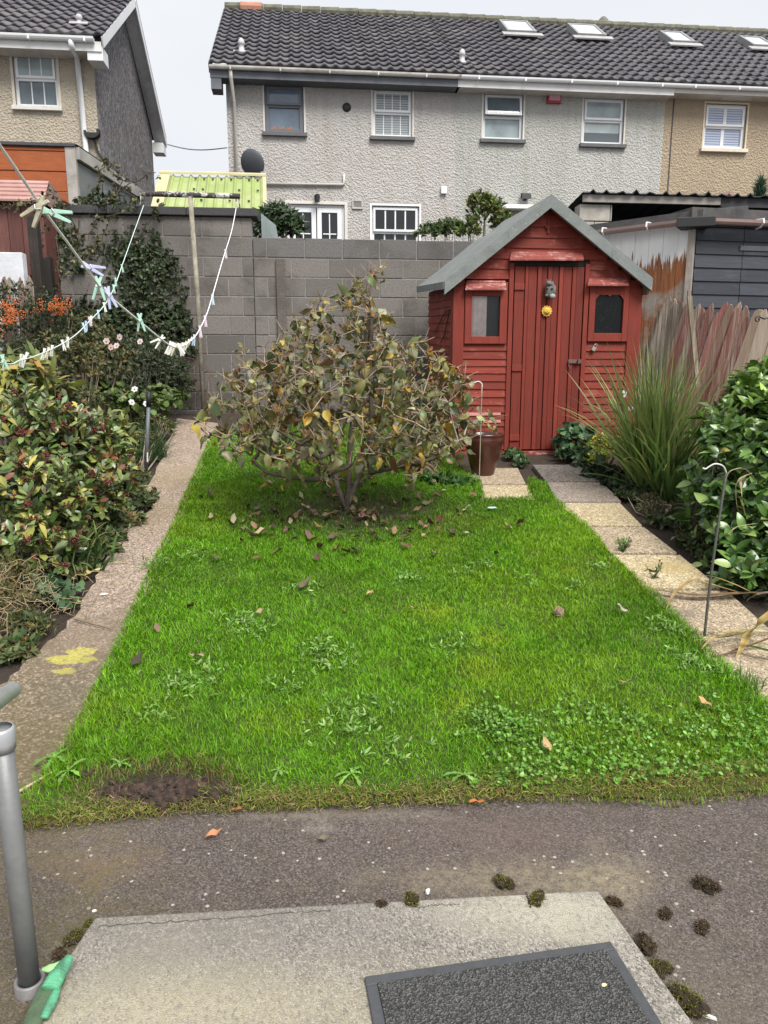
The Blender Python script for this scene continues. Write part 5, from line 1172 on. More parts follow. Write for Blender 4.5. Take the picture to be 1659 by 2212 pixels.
# pink roofed store with brown boarded front
PF=Fr((at(90,440,8.6)[0],8.6,.85),TH)
ps=empty('low_store',PF.O,TH,'low brown boarded store with a faded pink tiled roof at the left edge','shed')
ze=PF.loc(60,439)[1]; zr=PF.loc(60,391,.62)[1]; x1_=PF.loc(93,450)[0]; xr2=PF.loc(106,392,.62)[0]
mb=MB(); R=random.Random(6); mb.col=(1,1,1); x=-2.4
while x<x1_-.02:
    e=min(x+.145,x1_); t=R.uniform(.8,1.15); mb.col=(.125*t,.05*t,.042*t); mb.box(x+.003,e-.003,-.0+.004*R.random(),.03,-.2,ze-.02); x=e
mb.box(x1_-.03,x1_,.03,1.2,-.2,ze-.02)
mb.build('brown_boards',attr_wood('brown_boards_paint',(.2,.12,.10),.5,.7,(50,50,3),.6),ps)
mb=MB(); n=5
for k in range(n):
    f0,f1=k/n,(k+1)/n; mb.hexa([(-2.4,-.1+f0*.72,ze+(zr-ze)*f0),(x1_+.05+(xr2-x1_-.05)*f0,-.1+f0*.72,ze+(zr-ze)*f0),(x1_+.05+(xr2-x1_-.05)*f1,-.1+f1*.72,ze+(zr-ze)*f1),(-2.4,-.1+f1*.72,ze+(zr-ze)*f1)],
      [(-2.4,-.105+f0*.72,ze+(zr-ze)*f0+.022),(x1_+.05+(xr2-x1_-.05)*f0,-.105+f0*.72,ze+(zr-ze)*f0+.022),(x1_+.05+(xr2-x1_-.05)*f1,-.1+f1*.72,ze+(zr-ze)*f1+.006),(-2.4,-.1+f1*.72,ze+(zr-ze)*f1+.006)])
mb.hexa([(-2.4,.62,zr-.03),(xr2,.62,zr-.03),(xr2,1.3,ze),(-2.4,1.3,ze)],[(-2.4,.62,zr),(xr2,.62,zr),(xr2,1.3,ze+.03),(-2.4,1.3,ze+.03)])
mb.build('roof',plain('pink_felt',(.36,.20,.175),.9,.15,6,.3,20,col2=(.42,.27,.24)),ps)
mb=MB(); mb.add([(x1_+.02,-.08,ze),(x1_+.02,1.25,ze),(xr2+.02,.62,zr-.01)],[(0,1,2)]).build('gable_end',plain('store_gable',(.2,.12,.11),.9,.2),ps)
# white panel of the old side wall, pickets, posts
q=at(50,545,7.6); mb=MB(); zb2=gz(q[0],q[1]); 
wp=empty('white_wall_panel',(q[0],q[1],zb2),TH,'small white painted block wall panel behind old pickets at the left edge','wall')
hh=q[2]-zb2; MB().box(-1.6,0,0,.12,0,hh*.52).build('lower_block',plain('white_block',(.58,.59,.62),.9,.1,5,.6,18,col2=(.45,.45,.46)),wp,bev=.008); MB().box(-1.6,-.015,.006,.126,hh*.52+.012,hh).build('upper_block',plain('white_block',(0,0,0)),wp,bev=.008)
pa=at(-40,650,7.2);pb=at(66,650,7.45)
pickets('picket_fence','low mossy brown picket fence in front of the white wall panel',pa,pb,8,.06,at(20,604,7.3)[2]-gz(*at(20,604,7.3)[:2])+.05,at(20,604,7.3)[2]-gz(*at(20,604,7.3)[:2])+.05,.02,.02,lambda t,R:(.17*R.uniform(.8,1.2),.125,.095),.5,17)
for (u,v0,Y,w_,lab) in ((72,470,7.9,.11,'dark rotting fence post beside the white wall panel'),(103,560,8.3,.10,'darker split post nearer the block wall, wrapped in creeper')):
    p=at(u,v0,Y); g=gz(p[0],p[1]); mb=MB(); mb.col=(.03,.024,.02); mb.hexa([(p[0]-w_/2,p[1]-.05,g-.1),(p[0]+w_/2,p[1]-.05,g-.1),(p[0]+w_/2,p[1]+.05,g-.1),(p[0]-w_/2,p[1]+.05,g-.1)],[(p[0]-w_*.45,p[1]-.05,p[2]),(p[0]+w_*.4,p[1]-.05,p[2]+.03),(p[0]+w_*.4,p[1]+.05,p[2]+.02),(p[0]-w_*.45,p[1]+.05,p[2])])
    tag(mb.build('fence_post',attr_wood('dark_post',(.07,.055,.045),.5,.7,(50,50,4),.6),bev=.008),lab,'post')
# lime corrugated roof behind the wall
GF=Fr((at(440,450,10.6)[0],10.6,1.0),TH)
gr=empty('lime_roof_shed',GF.O,TH,'shed with lime green corrugated sheet roof and pale yellow edge trims','shed')
zl=GF.loc(450,470)[1]; xa=GF.loc(322,460)[0]; xb=GF.loc(577,460)[0]; dR=2.0; zh=GF.loc(450,383,dR)[1]; xa2=GF.loc(345,378,dR)[0]; xb2=GF.loc(575,390,dR)[0]
LIME=plain('lime_sheet',(.28,.35,.115),.6,.12,3,col2=(.36,.40,.18)); TRIM=plain('yellow_trim',(.46,.42,.24),.6,.12,4)
mb=MB(); n=150
def P(t,s,l): xx=(xa+(xb-xa)*t)*(1-s)+(xa2+(xb2-xa2)*t)*s; return (xx,dR*s,zl+(zh-zl)*s+l)
def cr(t): f=(t*12)%1.0; return .035*max(0,math.cos((f-.5)*2*math.pi))**1.5 if .25<f<.75 else 0
a=.10
for k in range(n):
    t0=a+(1-a-.03)*k/n;t1=a+(1-a-.03)*(k+1)/n; mb.quad(P(t0,0,cr(t0)),P(t1,0,cr(t1)),P(t1,1,cr(t1)),P(t0,1,cr(t0)))
mb.build('corrugated_sheet',LIME,gr,smooth=False)
mb=MB(); mb.hexa([P(0,0,.0),P(a,0,.0),P(a,1,.0),P(0,1,.0)],[P(0,0,.05),P(a,0,.05),P(a,1,.05),P(0,1,.05)]); mb.hexa([P(.965,0,0),P(1,0,0),P(1,1,0),P(.965,1,0)],[P(.965,0,.05),P(1,0,.05),P(1,1,.05),P(.965,1,.05)]); mb.hexa([P(0,.965,.055),P(1,.965,.055),P(1,1,.055),P(0,1,.055)],[P(0,.965,.085),P(1,.965,.085),P(1,1,.085),P(0,1,.085)]); mb.build('edge_trim',TRIM,gr)
mb=MB(); R=random.Random(3)
for k in range(26):
    t=R.choice([.16,.25,.34,.42,.5,.58,.67,.75,.84,.92,.98]); s=R.choice([.1,.35,.62,.9]); p=P(t,s,.012); mb.tube([p,(p[0],p[1]-.006,p[2]+.025)],.018,6)
mb.build('roof_screws',plain('screw_dark',(.06,.07,.03),.7),gr)
mb=MB(); mb.hexa([(xa+.05,.08,-.2),(xb-.05,.08,-.2),(xb-.05,dR,-.2),(xa+.05,dR,-.2)],[(xa+.05,.08,zl-.02),(xb-.05,.08,zl-.02),(xb2-.05,dR,zh-.05),(xa2+.05,dR,zh-.05)]); mb.build('wall',plain('shed_grey',(.25,.25,.24),.9),gr)
# torn tarpaulin at the end of the coping
q=BWF.w(XB+.1,.12,ZT-.02); mb=MB(); mb.add([(q[0],q[1],q[2]),(q[0]+.16,q[1]+.1,q[2]-.12),(q[0]+.2,q[1]+.12,q[2]-.36),(q[0]+.05,q[1]+.05,q[2]-.42),(q[0]+.0,q[1]+.02,q[2]-.4)],[(0,1,3,4),(1,2,3)])
o=mb.build('tarpaulin',plain('grey_green_tarp',(.19,.23,.225),.6,.2,9,.5,14)); o.modifiers.new('s','SOLIDIFY').thickness=.006; tag(o,'torn grey green tarpaulin draped at the end of the coping','tarpaulin')
# ============================================================ plants
LEAF=leafmat('leaf_soft',.5,.25,.35); GLOSSY=leafmat('leaf_glossy',.28,.12,.55); DRY=leafmat('leaf_dry',.8,.2,.15); PETAL=leafmat('petal',.6,.35,.2)
BARK=plain('bark',(.075,.055,.042),.9,.35,20,.6,60,col2=(.16,.14,.11),s2=6); TWIG=plain('pale_twig',(.30,.235,.175),.85,.3,20); STEMG=plain('green_stem',(.06,.075,.03),.7,.3,15)
def pxm(Y): return Y/F_PX*.97
def sticks(name,segs,mat,parent,n=5,smooth=True):
    V,T=nptubes(segs,n); return npmesh(name,V,T,None,mat,parent,smooth)
def shift(V,o): return V-np.array(o)[None]
def grow(targets,nodes,par,R,jit=.02,sub=.12):
    """attach every target to the nearest part of the skeleton by a slightly crooked branch"""
    nodes=[np.array(p,float) for p in nodes]; par=list(par)
    A=np.array(nodes); order=np.argsort([np.min(np.linalg.norm(A-t,axis=1)) for t in targets])
    tips=[]
    for i in order:
        t=targets[i]; A=np.array(nodes); d=np.linalg.norm(A-t,axis=1)+np.maximum(A[:,2]-t[2]+.02,0)*1.2
        j=int(np.argmin(d)); p=nodes[j]; L=np.linalg.norm(t-p); k=max(1,int(L/sub)); last=j
        sag=np.array([0,0,-.06*L])
        for q in range(1,k+1):
            f=q/k; m=p+(t-p)*f+sag*math.sin(f*math.pi)+(R.normal(0,jit,3) if q<k else 0)
            nodes.append(m); par.append(last); last=len(nodes)-1
        tips.append(last)
    return nodes,par,tips
def skeleton_segs(nodes,par,rt=.003,ex=.45,r0=None):
    n=len(nodes); cnt=[1]*n
    for i in range(n-1,-1,-1):
        if par[i]>=0: cnt[par[i]]+=cnt[i]
    rad=[rt*c**ex for c in cnt]
    return [(nodes[par[i]],nodes[i],rad[par[i]] if cnt[par[i]]<cnt[i]*3 else rad[i]*1.25,rad[i]) for i in range(n) if par[i]>=0],rad
# ------------------------------------------------------------ the small tree on the lawn
def small_tree():
    R=np.random.default_rng(42); Y0=tree_p[1]; B=np.array((tree_p[0],Y0,gz(tree_p[0],Y0)))
    e=empty('small_tree',tuple(B),0,'small spreading tree with curling olive and brown leaves on the lawn','tree')
    P=lambda u,v,dy=0: np.array(at(u,v,Y0+dy))
    nodes=[];par=[]
    def chain(pts,root=-1):
        last=root
        for p in pts: nodes.append(p); par.append(last); last=len(nodes)-1
        return last
    nodes.append(B-np.array((0,0,.05))); par.append(-1); nodes.append(P(748,1095)); par.append(0)
    a=chain([P(733,1065),P(722,1025,.02),P(717,975,.03),P(708,920,.05),P(690,850,.08),P(675,780,.05)],1)
    b_=chain([P(752,1060,-.02),P(754,1010,-.03),P(757,955,0),P(765,890,.02),P(780,810,.05),P(795,720,.02),P(802,650,0),P(800,592,-.02)],1)
    c=chain([P(765,1055,.03),P(785,1005,.05),P(800,955,.1),P(822,905,.12),P(860,845,.15),P(900,790,.2)],1)
    d=chain([P(700,1032,-.1),P(665,1036,-.16),P(620,1030,-.2),P(575,1020,-.2),P(545,995,-.18)],3)
    f=chain([P(800,1022,.0),P(845,1012,-.1),P(900,1002,-.15),P(950,985,-.12)],14)
    g=chain([P(690,990,-.25),P(650,960,-.4),P(600,930,-.45)],4)
    env=[(600,800,24),(650,748,70),(700,745,110),(750,747,215),(800,748,260),(850,755,290),(900,745,325),(950,742,292),(1000,735,225),(1045,740,150)]
    vs=[x[0] for x in env]; T=[]
    k=pxm(Y0)
    for _ in range(9000):
        v=R.uniform(585,1050); w_=.35+.65*np.exp(-((v-870)/150)**2); 
        if R.random()>w_: continue
        c0=np.interp(v,vs,[x[1] for x in env]); hw=np.interp(v,vs,[x[2] for x in env])
        r=math.sqrt(R.uniform(.06,1)); an=R.uniform(0,2*math.pi); du=hw*r*math.cos(an); dy=hw*k*r*math.sin(an)*.85
        p=P(c0+du,v,0); p[1]+=dy
        if v>975 and R.random()<.7: continue
        if len(T) and np.min(np.linalg.norm(np.array(T)-p,axis=1))<.085: continue
        T.append(p)
        if len(T)>400: break
    T=np.array(T); nd,pr,tips=grow(T,nodes,par,R,.018,.10)
    segs,rad=skeleton_segs(nd,pr,.0028,.42); cut=.0075
    segs=[(p-B,q-B,min(a_,.021),min(b__,.021)) for p,q,a_,b__ in segs]
    sticks('trunk',[s for s in segs if s[3]>=cut],BARK,e,8)
    tw=[s for s in segs if s[3]<cut]
    # bare twig ends
    nd=np.array(nd); ends=nd[tips]
    for p in ends:
        for _ in range(R.integers(2,5)):
            dd=unit(np.array([[R.normal(0,1),R.normal(0,1),R.normal(.55,.5)]]))[0]; q=p+dd*R.uniform(.05,.15); tw.append((p-B,q-B,.0028,.0018))
    sticks('twigs',tw,TWIG,e,4)
    # hanging, curling leaves
    idx=R.choice(len(nd),int(len(ends)*2.2)); base=np.concatenate([np.repeat(ends,4,0),nd[idx]]); base=base[base[:,2]>B[2]+.18]
    hi=np.clip((base[:,2]-(B[2]+.95))/.7,0,1); lo_=np.clip((B[2]+.46-base[:,2])/.2,0,1); base=base[R.random(len(base))>np.maximum(hi*.72,lo_*.7)]
    n=len(base); P0=base+R.normal(0,.030,(n,3))
    D=unit(np.stack([R.normal(0,.8,n),R.normal(0,.8,n),R.normal(-.75,.55,n)],1)); Nn=unit(np.stack([R.normal(0,.6,n),-.4+R.normal(0,.6,n),R.normal(.5,.5,n)],1))
    L=R.uniform(.045,.10,n)*R.choice([.75,1,1.3,1.5],n,p=[.36,.38,.20,.06]); 
    pal=[(.17,.19,.085),(.12,.14,.05),(.27,.26,.10),(.34,.20,.03),(.17,.085,.035),(.06,.08,.035),(.26,.25,.16),(.40,.29,.05)]
    C=pick(pal,n,(6,5,4,1.7,1.2,3,3.6,1.3),.2,R); tip=pick([(.16,.09,.04),(.28,.17,.04),(.1,.08,.04)],n,None,.2,R); tip=np.where((R.random(n)<.45)[:,None],tip,C)
    V1=leafarr(P0,D,Nn,L,L*R.uniform(.42,.66,n),C,R.uniform(.1,.8,n),R.uniform(-.2,.8,n),'full',tip,.35,R)
    # shrivelled brown scraps
    b2=nd[R.choice(len(nd),1500)]; b2=b2[b2[:,2]>B[2]+.2]; n=len(b2)
    V2=leafarr(b2+R.normal(0,.02,(n,3)),rdir(n,-.4,R),rdir(n,0,R),R.uniform(.025,.06,n),R.uniform(.012,.028,n),pick([(.2,.11,.05),(.36,.23,.09),(.13,.08,.04),(.40,.34,.21),(.42,.28,.06)],n,None,.2,R),.7,.8,'full')
    V,Tt,Cc=cat([V1,V2]); npmesh('crown',shift(V,B),Tt,Cc,leafmat('tree_leaf',.42,.22,.4),e)
small_tree()
# ------------------------------------------------------------ leafy shrubs built from shoots over lumpy mounds
def mound_points(blobs,n,R,inner=.35,up=.0,back=True):
    """blobs: (u,v,Y,ru,rv[,rd]) pixel ellipsoids -> shoot positions and growth directions"""
    P=[];D=[]; area=np.array([b[3]*b[4]*b[2]**2 for b in blobs],float); cnt=np.maximum(1,(n*area/area.sum()).astype(int))
    for b,c in zip(blobs,cnt):
        C=np.array(at(b[0],b[1],b[2])); k=pxm(b[2]); r=np.array([b[3]*k,(b[5] if len(b)>5 else .8*(b[3]+b[4])/2*k),b[4]*k])
        d=unit(R.normal(0,1,(c,3))); d[:,2]=np.where(d[:,2]<-.35,-d[:,2],d[:,2]); d[:,1]=np.where(R.random(c)<.4,-abs(d[:,1]),d[:,1]); 
        rad=np.where(R.random(c)<inner,R.uniform(.45,.9,c),R.uniform(.86,1.1,c))*(.88+.24*vnoise(d[:,0]*3+b[0],d[:,2]*3+d[:,1]*2,1.3,int(b[0])))
        P.append(C+d*r*rad[:,None]); D.append(unit(d/r*np.mean(r)+np.array([0,0,up])+R.normal(0,.3,(c,3))))
    P=np.concatenate(P);D=np.concatenate(D); z=gznp(P[:,0],P[:,1])+.015; P[:,2]=np.maximum(P[:,2],z+R.random(len(P))*.03)
    return P,D
def shrub(name,label,cat_,blobs,n,per,L,W,pal,wt=None,mat=None,seed=1,prof='ovate',spread=.9,curl=.3,fold=.25,inner=.35,up=.5,stems=20,extra=None,group=None,jit=.18,stemmat=None,top=None):
    R=np.random.default_rng(seed); P,D=mound_points(blobs,n,R,inner,up)
    b=blobs[0]; c=np.mean([at(q[0],q[1],q[2]) for q in blobs],0); O=np.array((c[0],c[1],gz(c[0],c[1])))
    e=empty(name,tuple(O),0,label,cat_,group)
    V,T,C=rosettes(P,D,per,L,W,pal,wt,spread,fold,curl,prof,rng=R,jit=jit)
    if top is not None:
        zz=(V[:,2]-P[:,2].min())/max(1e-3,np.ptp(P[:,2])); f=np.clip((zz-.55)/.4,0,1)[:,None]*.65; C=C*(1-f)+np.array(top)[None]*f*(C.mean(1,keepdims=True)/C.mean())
    npmesh('foliage',shift(V,O),T,C,mat or LEAF,e)
    if stems:
        sg=[]
        for i in R.choice(len(P),min(stems,len(P)),replace=False):
            p=P[i]; g=O+np.array([(p[0]-O[0])*.45,(p[1]-O[1])*.45,0]); g[2]=gz(g[0],g[1])-.02; m=(p+g)/2+R.normal(0,.03,3); sg+= [(g-O,m-O,.009,.006),(m-O,p-O,.006,.003)]
        sticks('stems',sg,stemmat or BARK,e)
    return e,O,P,D,R
def dots(name,P,r,mat,parent,O,sub=1):
    bm=bmesh.new(); bmesh.ops.create_icosphere(bm,subdivisions=sub,radius=1); v=np.array([x.co for x in bm.verts]); t=np.array([[x.index for x in f.verts] for f in bm.faces]); bm.free()
    n=len(P); r=np.broadcast_to(np.asarray(r,float),(n,)); V=(P[:,None,:]+v[None]*r[:,None,None]).reshape(-1,3)-np.array(O)[None]
    T=(np.arange(n)[:,None,None]*len(v)+t[None]).reshape(-1,3); return npmesh(name,V,T,None,mat,parent,True)
# left bed ---------------------------------------------------------
e,O,P,D,R=shrub('evergreen_shrub','broad evergreen shrub with dark red flower buds beside the concrete path','shrub',
  [(40,955,4.9,150,110),(150,985,5.2,120,100),(30,1090,4.5,150,120),(165,1085,4.9,105,85),(60,1190,4.2,120,70),(225,1040,5.5,75,70)],1300,6,.075,.027,
  [(.10,.15,.04),(.19,.235,.07),(.055,.08,.026),(.22,.27,.15),(.40,.38,.09),(.26,.11,.06)],(5,4,3,2.5,1.8,1.5),GLOSSY,5,'obov',.95,.2,.3,.4,.7,40)
k=R.choice(len(P),230); bp=[];  
for i in k:
    c=P[i]+D[i]*.02; bp.append(c[None]+R.normal(0,.013,(18,3)))
dots('flower_buds',np.concatenate(bp),.0062,plain('bud_red',(.13,.022,.022),.5,.3,30),e,O)
shrub('dark_creeper','dense dark leaved creeper climbing the taller block wall','climber',
  [(330,640,9.2,80,120,.22),(300,760,9.1,110,110,.3),(345,830,9.0,75,65,.3),(250,560,9.25,60,90,.15),(225,480,9.25,75,55,.15),(190,640,9.2,55,100,.15),(385,740,9.15,40,80,.15),(290,600,9.2,95,110,.2),(210,760,9.0,90,110,.3),(150,560,9.1,50,90,.15)],6800,6,.046,.025,
  [(.03,.045,.02),(.05,.075,.03),(.08,.105,.05),(.10,.12,.085),(.10,.07,.03)],(5,5,2.5,1.2,.4),LEAF,6,'ovate',1.1,.3,.2,.45,.2,60)
e,O,P,D,R=shrub('berry_bush','dark small leaved bush hung with orange berries near the white wall panel','shrub',
  [(40,690,7.1,85,75),(110,720,7.4,70,85),(30,790,6.7,90,80)],1000,6,.032,.013,[(.025,.04,.018),(.05,.065,.028),(.09,.085,.035)],(4,3,1),LEAF,7,'lance',1.0,.2,.2,.4,.4,30)
bp=[]
for (u,v,Y,ru,rv,m) in ((25,672,6.7,25,35,14),(115,660,6.95,30,18,12),(130,675,7,18,10,6),(12,700,6.6,14,25,7)):
    for _ in range(m): c=np.array(at(u+R.normal(0,ru*.5),v+R.normal(0,rv*.5),Y+R.normal(0,.05))); bp.append(c[None]+R.normal(0,.02,(14,3)))
for q in bp: dots('berry_cluster',q,.0065,plain('berry_orange',(.48,.12,.02),.45,.25,20),e,O)
shrub('fading_perennial','yellowing broad leaved perennial under the washing lines at the left edge','plant',[(45,810,5.6,70,45),(100,850,6.0,60,45),(10,850,5.5,60,60)],110,5,.13,.038,[(.30,.30,.07),(.14,.17,.05),(.07,.09,.03),(.35,.22,.06)],(3,4,3,.7),LEAF,8,'lance',1.1,.7,.3,.4,.4,25)
shrub('brown_shrub','loose brownish green shrub between the berry bush and the creeper','shrub',[(130,790,7.0,100,70),(210,790,7.6,90,65),(190,730,7.8,60,50),(120,870,6.2,110,45)],1300,5,.045,.02,[(.07,.08,.03),(.13,.13,.05),(.18,.13,.05),(.045,.06,.025),(.32,.16,.04)],(4,3,1.5,3,.35),LEAF,9,'ovate',1.0,.3,.2,.4,.4,45,stemmat=TWIG)
shrub('feathery_bush','fine leaved grey green bush in front of the creeper, behind the white anemones','shrub',[(290,790,8.5,90,60),(345,800,8.6,60,70),(250,830,8.0,70,45)],1500,5,.04,.008,[(.08,.10,.06),(.13,.15,.10),(.05,.07,.035)],None,LEAF,10,'lance',.8,.2,.2,.4,.5,30)
shrub('ivy_patch','patch of broad green ivy leaves behind the weathered stump','ivy',[(215,860,7.5,80,32),(300,880,7.4,60,28),(350,870,8.3,55,35)],260,4,.065,.055,[(.11,.16,.045),(.16,.21,.07),(.06,.095,.03)],None,LEAF,11,'round',1.2,.2,.15,.3,.4,0)
shrub('yellow_leaved_shoots','arching shoots of narrow yellow green leaves leaning towards the solar light','plant',[(225,935,5.9,60,45),(265,955,5.9,45,35),(245,985,5.7,50,30)],75,5,.10,.03,[(.28,.30,.08),(.13,.17,.06),(.34,.30,.11),(.08,.11,.04)],(3,3,1,2),LEAF,12,'lance',1.0,.5,.25,.3,.2,20,stemmat=STEMG)
shrub('bed_edge_cover','low spreading dark foliage spilling from the left bed onto the path','ground cover plant',[(250,1085,5.4,75,25),(200,1130,5.0,70,28),(300,1095,5.6,38,18),(265,1045,5.9,45,26),(150,1150,4.7,60,30),(170,1215,4.4,55,25),(225,1165,4.8,50,20),(280,1050,6.1,35,20),(60,1345,3.6,50,18)],1100,5,.055,.02,[(.07,.10,.035),(.11,.145,.06),(.05,.065,.03),(.22,.19,.07)],(4,3,3,.6),LEAF,13,'lance',1.2,.3,.2,.3,.1,20)
shrub('shade_geranium','mounded geranium with lobed blue green leaves at the path edge','geranium',[(115,1290,3.95,52,34),(135,1310,3.85,30,22),(90,1265,4.05,40,28)],110,4,.045,.042,[(.07,.13,.06),(.10,.17,.08),(.045,.085,.04)],None,LEAF,14,'lobed',1.2,.2,.2,.3,.4,15,stemmat=STEMG)
shrub('leafy_weed','broad leaved weed beside the orange leaf at the left edge','weed',[(25,1425,3.35,40,25),(50,1405,3.4,35,14)],40,4,.06,.03,[(.05,.09,.03),(.09,.14,.05)],None,LEAF,15,'ovate',1.2,.2,.2,.3,.3,6)
# dry twiggy mound
def dry_mound():
    R=np.random.default_rng(16); C=np.array(at(20,1310,3.75)); O=np.array((C[0],C[1],gz(C[0],C[1]))); e=empty('dried_plant',tuple(O),0,'tangled tan mound of dried wiry stems at the left edge','dried plant')
    segs=[]
    for _ in range(560):
        p=C+R.normal(0,1,3)*np.array([.17,.16,.09]); d=unit(R.normal(0,1,(1,3)))[0]
        for k in range(3): q=p+d*R.uniform(.02,.045); segs.append((p-O,q-O,.0017,.0015)); p=q; d=unit((d+R.normal(0,.55,3))[None])[0]
    sticks('dried_stems',segs,plain('straw_stem',(.34,.25,.15),.9,.3,30),e,4)
    P,D=mound_points([(25,1310,3.75,75,75),(60,1370,3.55,70,45),(10,1230,3.9,60,40)],420,R,.6,.3)
    V,T,Cc=rosettes(P,D,5,.03,.007,[(.12,.11,.045),(.2,.16,.07),(.06,.075,.03)],(3,2,3),1.0,rng=R); npmesh('foliage',shift(V,O),T,Cc,DRY,e)
dry_mound()
# tufts and strap-leaved clumps
def tuft(name,label,cat_,bases,n,L,W,pal,wt=None,lean=.5,droop=(.3,1.0),seed=1,tip=None,seg=7,group=None,spread=.03,dirbias=(0,0)):
    R=np.random.default_rng(seed); O=np.array(ong(*bases[0])); e=empty(name,tuple(O),0,label,cat_,group); Ps=[]
    for i in range(n):
        b=bases[i%len(bases)]; q=np.array(ong(*b)); Ps.append(q+np.array([R.normal(0,spread),R.normal(0,spread),-.01]))
    P=np.array(Ps); P[:,2]=gznp(P[:,0],P[:,1])-.01
    az=R.uniform(0,2*math.pi,n); ln=np.abs(R.normal(0,lean,n)); D=np.stack([np.cos(az)*ln+dirbias[0],np.sin(az)*ln+dirbias[1],np.ones(n)],1)
    Ls=L*R.uniform(.55,1.1,n); C=pick(pal,n,wt,.18,R)
    tc=None if tip is None else pick(tip,n,None,.2,R)
    V,T,Cc=straps(P,D,Ls,W*R.uniform(.7,1.2,n),C,R.uniform(*droop,n),seg,tc,rng=R); npmesh('blades',shift(V,O),T,Cc,LEAF,e); return e
tuft('grass_tuft','dense dark green grass tuft at the foot of the solar light','ornamental grass',[(300,985),(330,975),(345,990),(310,1000)],520,.36,.005,[(.05,.10,.03),(.08,.14,.05),(.035,.075,.03)],None,.55,(.3,1.3),20)
tuft('daylily_clump','clump of arching green strap leaves at the path edge below the evergreen shrub','daylily',[(175,1205),(200,1225),(160,1230)],85,.34,.02,[(.06,.13,.035),(.09,.17,.05),(.05,.10,.03)],None,.6,(.6,1.8),21,[(.12,.17,.05),(.3,.26,.09)],spread=.06,dirbias=(.25,-.1))
tuft('grassy_weed','thin grassy weed leaning over the path edge by the daylilies','weed',[(190,1165),(210,1150)],70,.26,.006,[(.06,.11,.03),(.10,.15,.05)],None,.7,(.5,1.6),22,dirbias=(.4,0))
tuft('spiky_grass_clump','tall spiky evergreen grass clump with two orange based fans beside the fence','ornamental grass',[(1395,1062),(1448,1074),(1420,1060)],560,1.22,.025,[(.15,.24,.06),(.21,.30,.085),(.10,.17,.045),(.29,.34,.13)],(4,4,3,1.6),.56,(.1,.9),23,[(.2,.24,.08),(.34,.27,.11),(.13,.17,.06)],9,spread=.045)
e=tuft('grass_wisps','low wispy grass tuft at the lower end of the paving slabs','ornamental grass',[(1605,1490),(1630,1485)],120,.12,.004,[(.08,.16,.03),(.11,.2,.05)],None,.5,(.3,1.2),24,seg=4)
# orange leaf bases of the spiky clump
# flowers on thin stems
def anemone(label,flowers,base,seed,mat_col):
    R=np.random.default_rng(seed); O=np.array(ong(*base)); e=empty('anemone',tuple(O),0,label,'flower'); segs=[]
    for (u,v,Y) in flowers:
        c=np.array(at(u,v,Y)); b=np.array([O[0]+(c[0]-O[0])*.5,O[1]+(c[1]-O[1])*.5,0]); b[2]=gz(b[0],b[1]); m=(b+c)/2+np.array([R.normal(0,.03),0,.04]); segs+=[(b-O,m-O,.003,.0025),(m-O,c-O,.0025,.002)]
        n=6; a=np.arange(n)*2*math.pi/n+R.random(); f=unit(np.array([[R.normal(0,.4),-1,R.normal(.3,.3)]]))[0]; s=np.cross(f,[0,0,1]); s/=np.linalg.norm(s); t=np.cross(s,f)
        D=np.cos(a)[:,None]*s+np.sin(a)[:,None]*t+f*.25; Vv,Tt,Cc=leafarr(np.repeat(c[None],n,0),D,np.repeat(f[None],n,0),.034,.028,pick([mat_col],n,None,.06,R),.15,.1,'round')
        fl=npmesh('flower',shift(Vv,O),Tt,Cc,PETAL,e); dots('flower_centre',(c+f*.006)[None],.008,plain('stamen_yellow',(.45,.3,.04),.7),fl,O,2)
    sticks('stems',segs,STEMG,e,4)
    k=60; P=O+np.stack([R.normal(0,.12,k),R.normal(0,.1,k),R.uniform(.02,.3,k)],1); npmesh('foliage',*(lambda q:(shift(q[0],O),q[1],q[2]))(rosettes(P,rdir(k,.6,R),3,.06,.04,[(.04,.07,.025),(.07,.1,.035)],None,1.1,rng=R)),LEAF,e)
anemone('white and pink anemone flowers high on thin stems left of the clothes line post',[(230,737,7.3),(240,750,7.25),(259,728,7.35),(252,747,7.3),(303,738,7.5)],(250,905),31,(.80,.66,.68))
anemone('three white anemone flowers low beside the solar light',[(291,841,7.0),(284,869,6.95),(316,872,7.1)],(295,915),32,(.85,.82,.83))
anemone('white flower and bud among the spiky grass blades by the shed',[(1347,851,6.6),(1362,883,6.5)],(1370,1040),33,(.85,.78,.82))
# right bed --------------------------------------------------------
shrub('glossy_bush','large bush with glossy pointed green leaves filling the right edge','shrub',
  [(1625,1000,5.0,130,165,.55),(1735,930,5.1,150,160,.55),(1585,1130,4.7,110,110,.45),(1700,1160,4.5,150,150,.5),(1650,865,5.4,85,75,.4),(1640,1235,4.25,110,60,.35)],1500,6,.085,.040,
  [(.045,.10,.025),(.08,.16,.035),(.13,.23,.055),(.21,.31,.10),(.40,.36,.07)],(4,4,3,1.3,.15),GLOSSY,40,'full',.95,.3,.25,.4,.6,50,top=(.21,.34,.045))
shrub('shade_geranium','lobed dusky green geranium leaves against the right side of the shed door','geranium',[(1238,955,7.25,38,38,.15),(1225,985,7.1,28,22,.15),(1270,990,6.95,35,25,.2)],130,4,.07,.066,[(.075,.14,.07),(.115,.2,.10),(.055,.10,.045)],None,LEAF,41,'lobed',1.2,.2,.2,.3,.4,12,stemmat=STEMG)
shrub('variegated_euonymus','small bright yellow green variegated bush between the geranium and the spiky grass','shrub',[(1308,972,6.9,42,34,.2),(1290,990,6.8,26,20,.15)],260,5,.034,.02,[(.42,.42,.06),(.30,.36,.07),(.14,.22,.05)],(4,3,2),LEAF,42,'ovate',1.0,.2,.2,.3,.5,10)
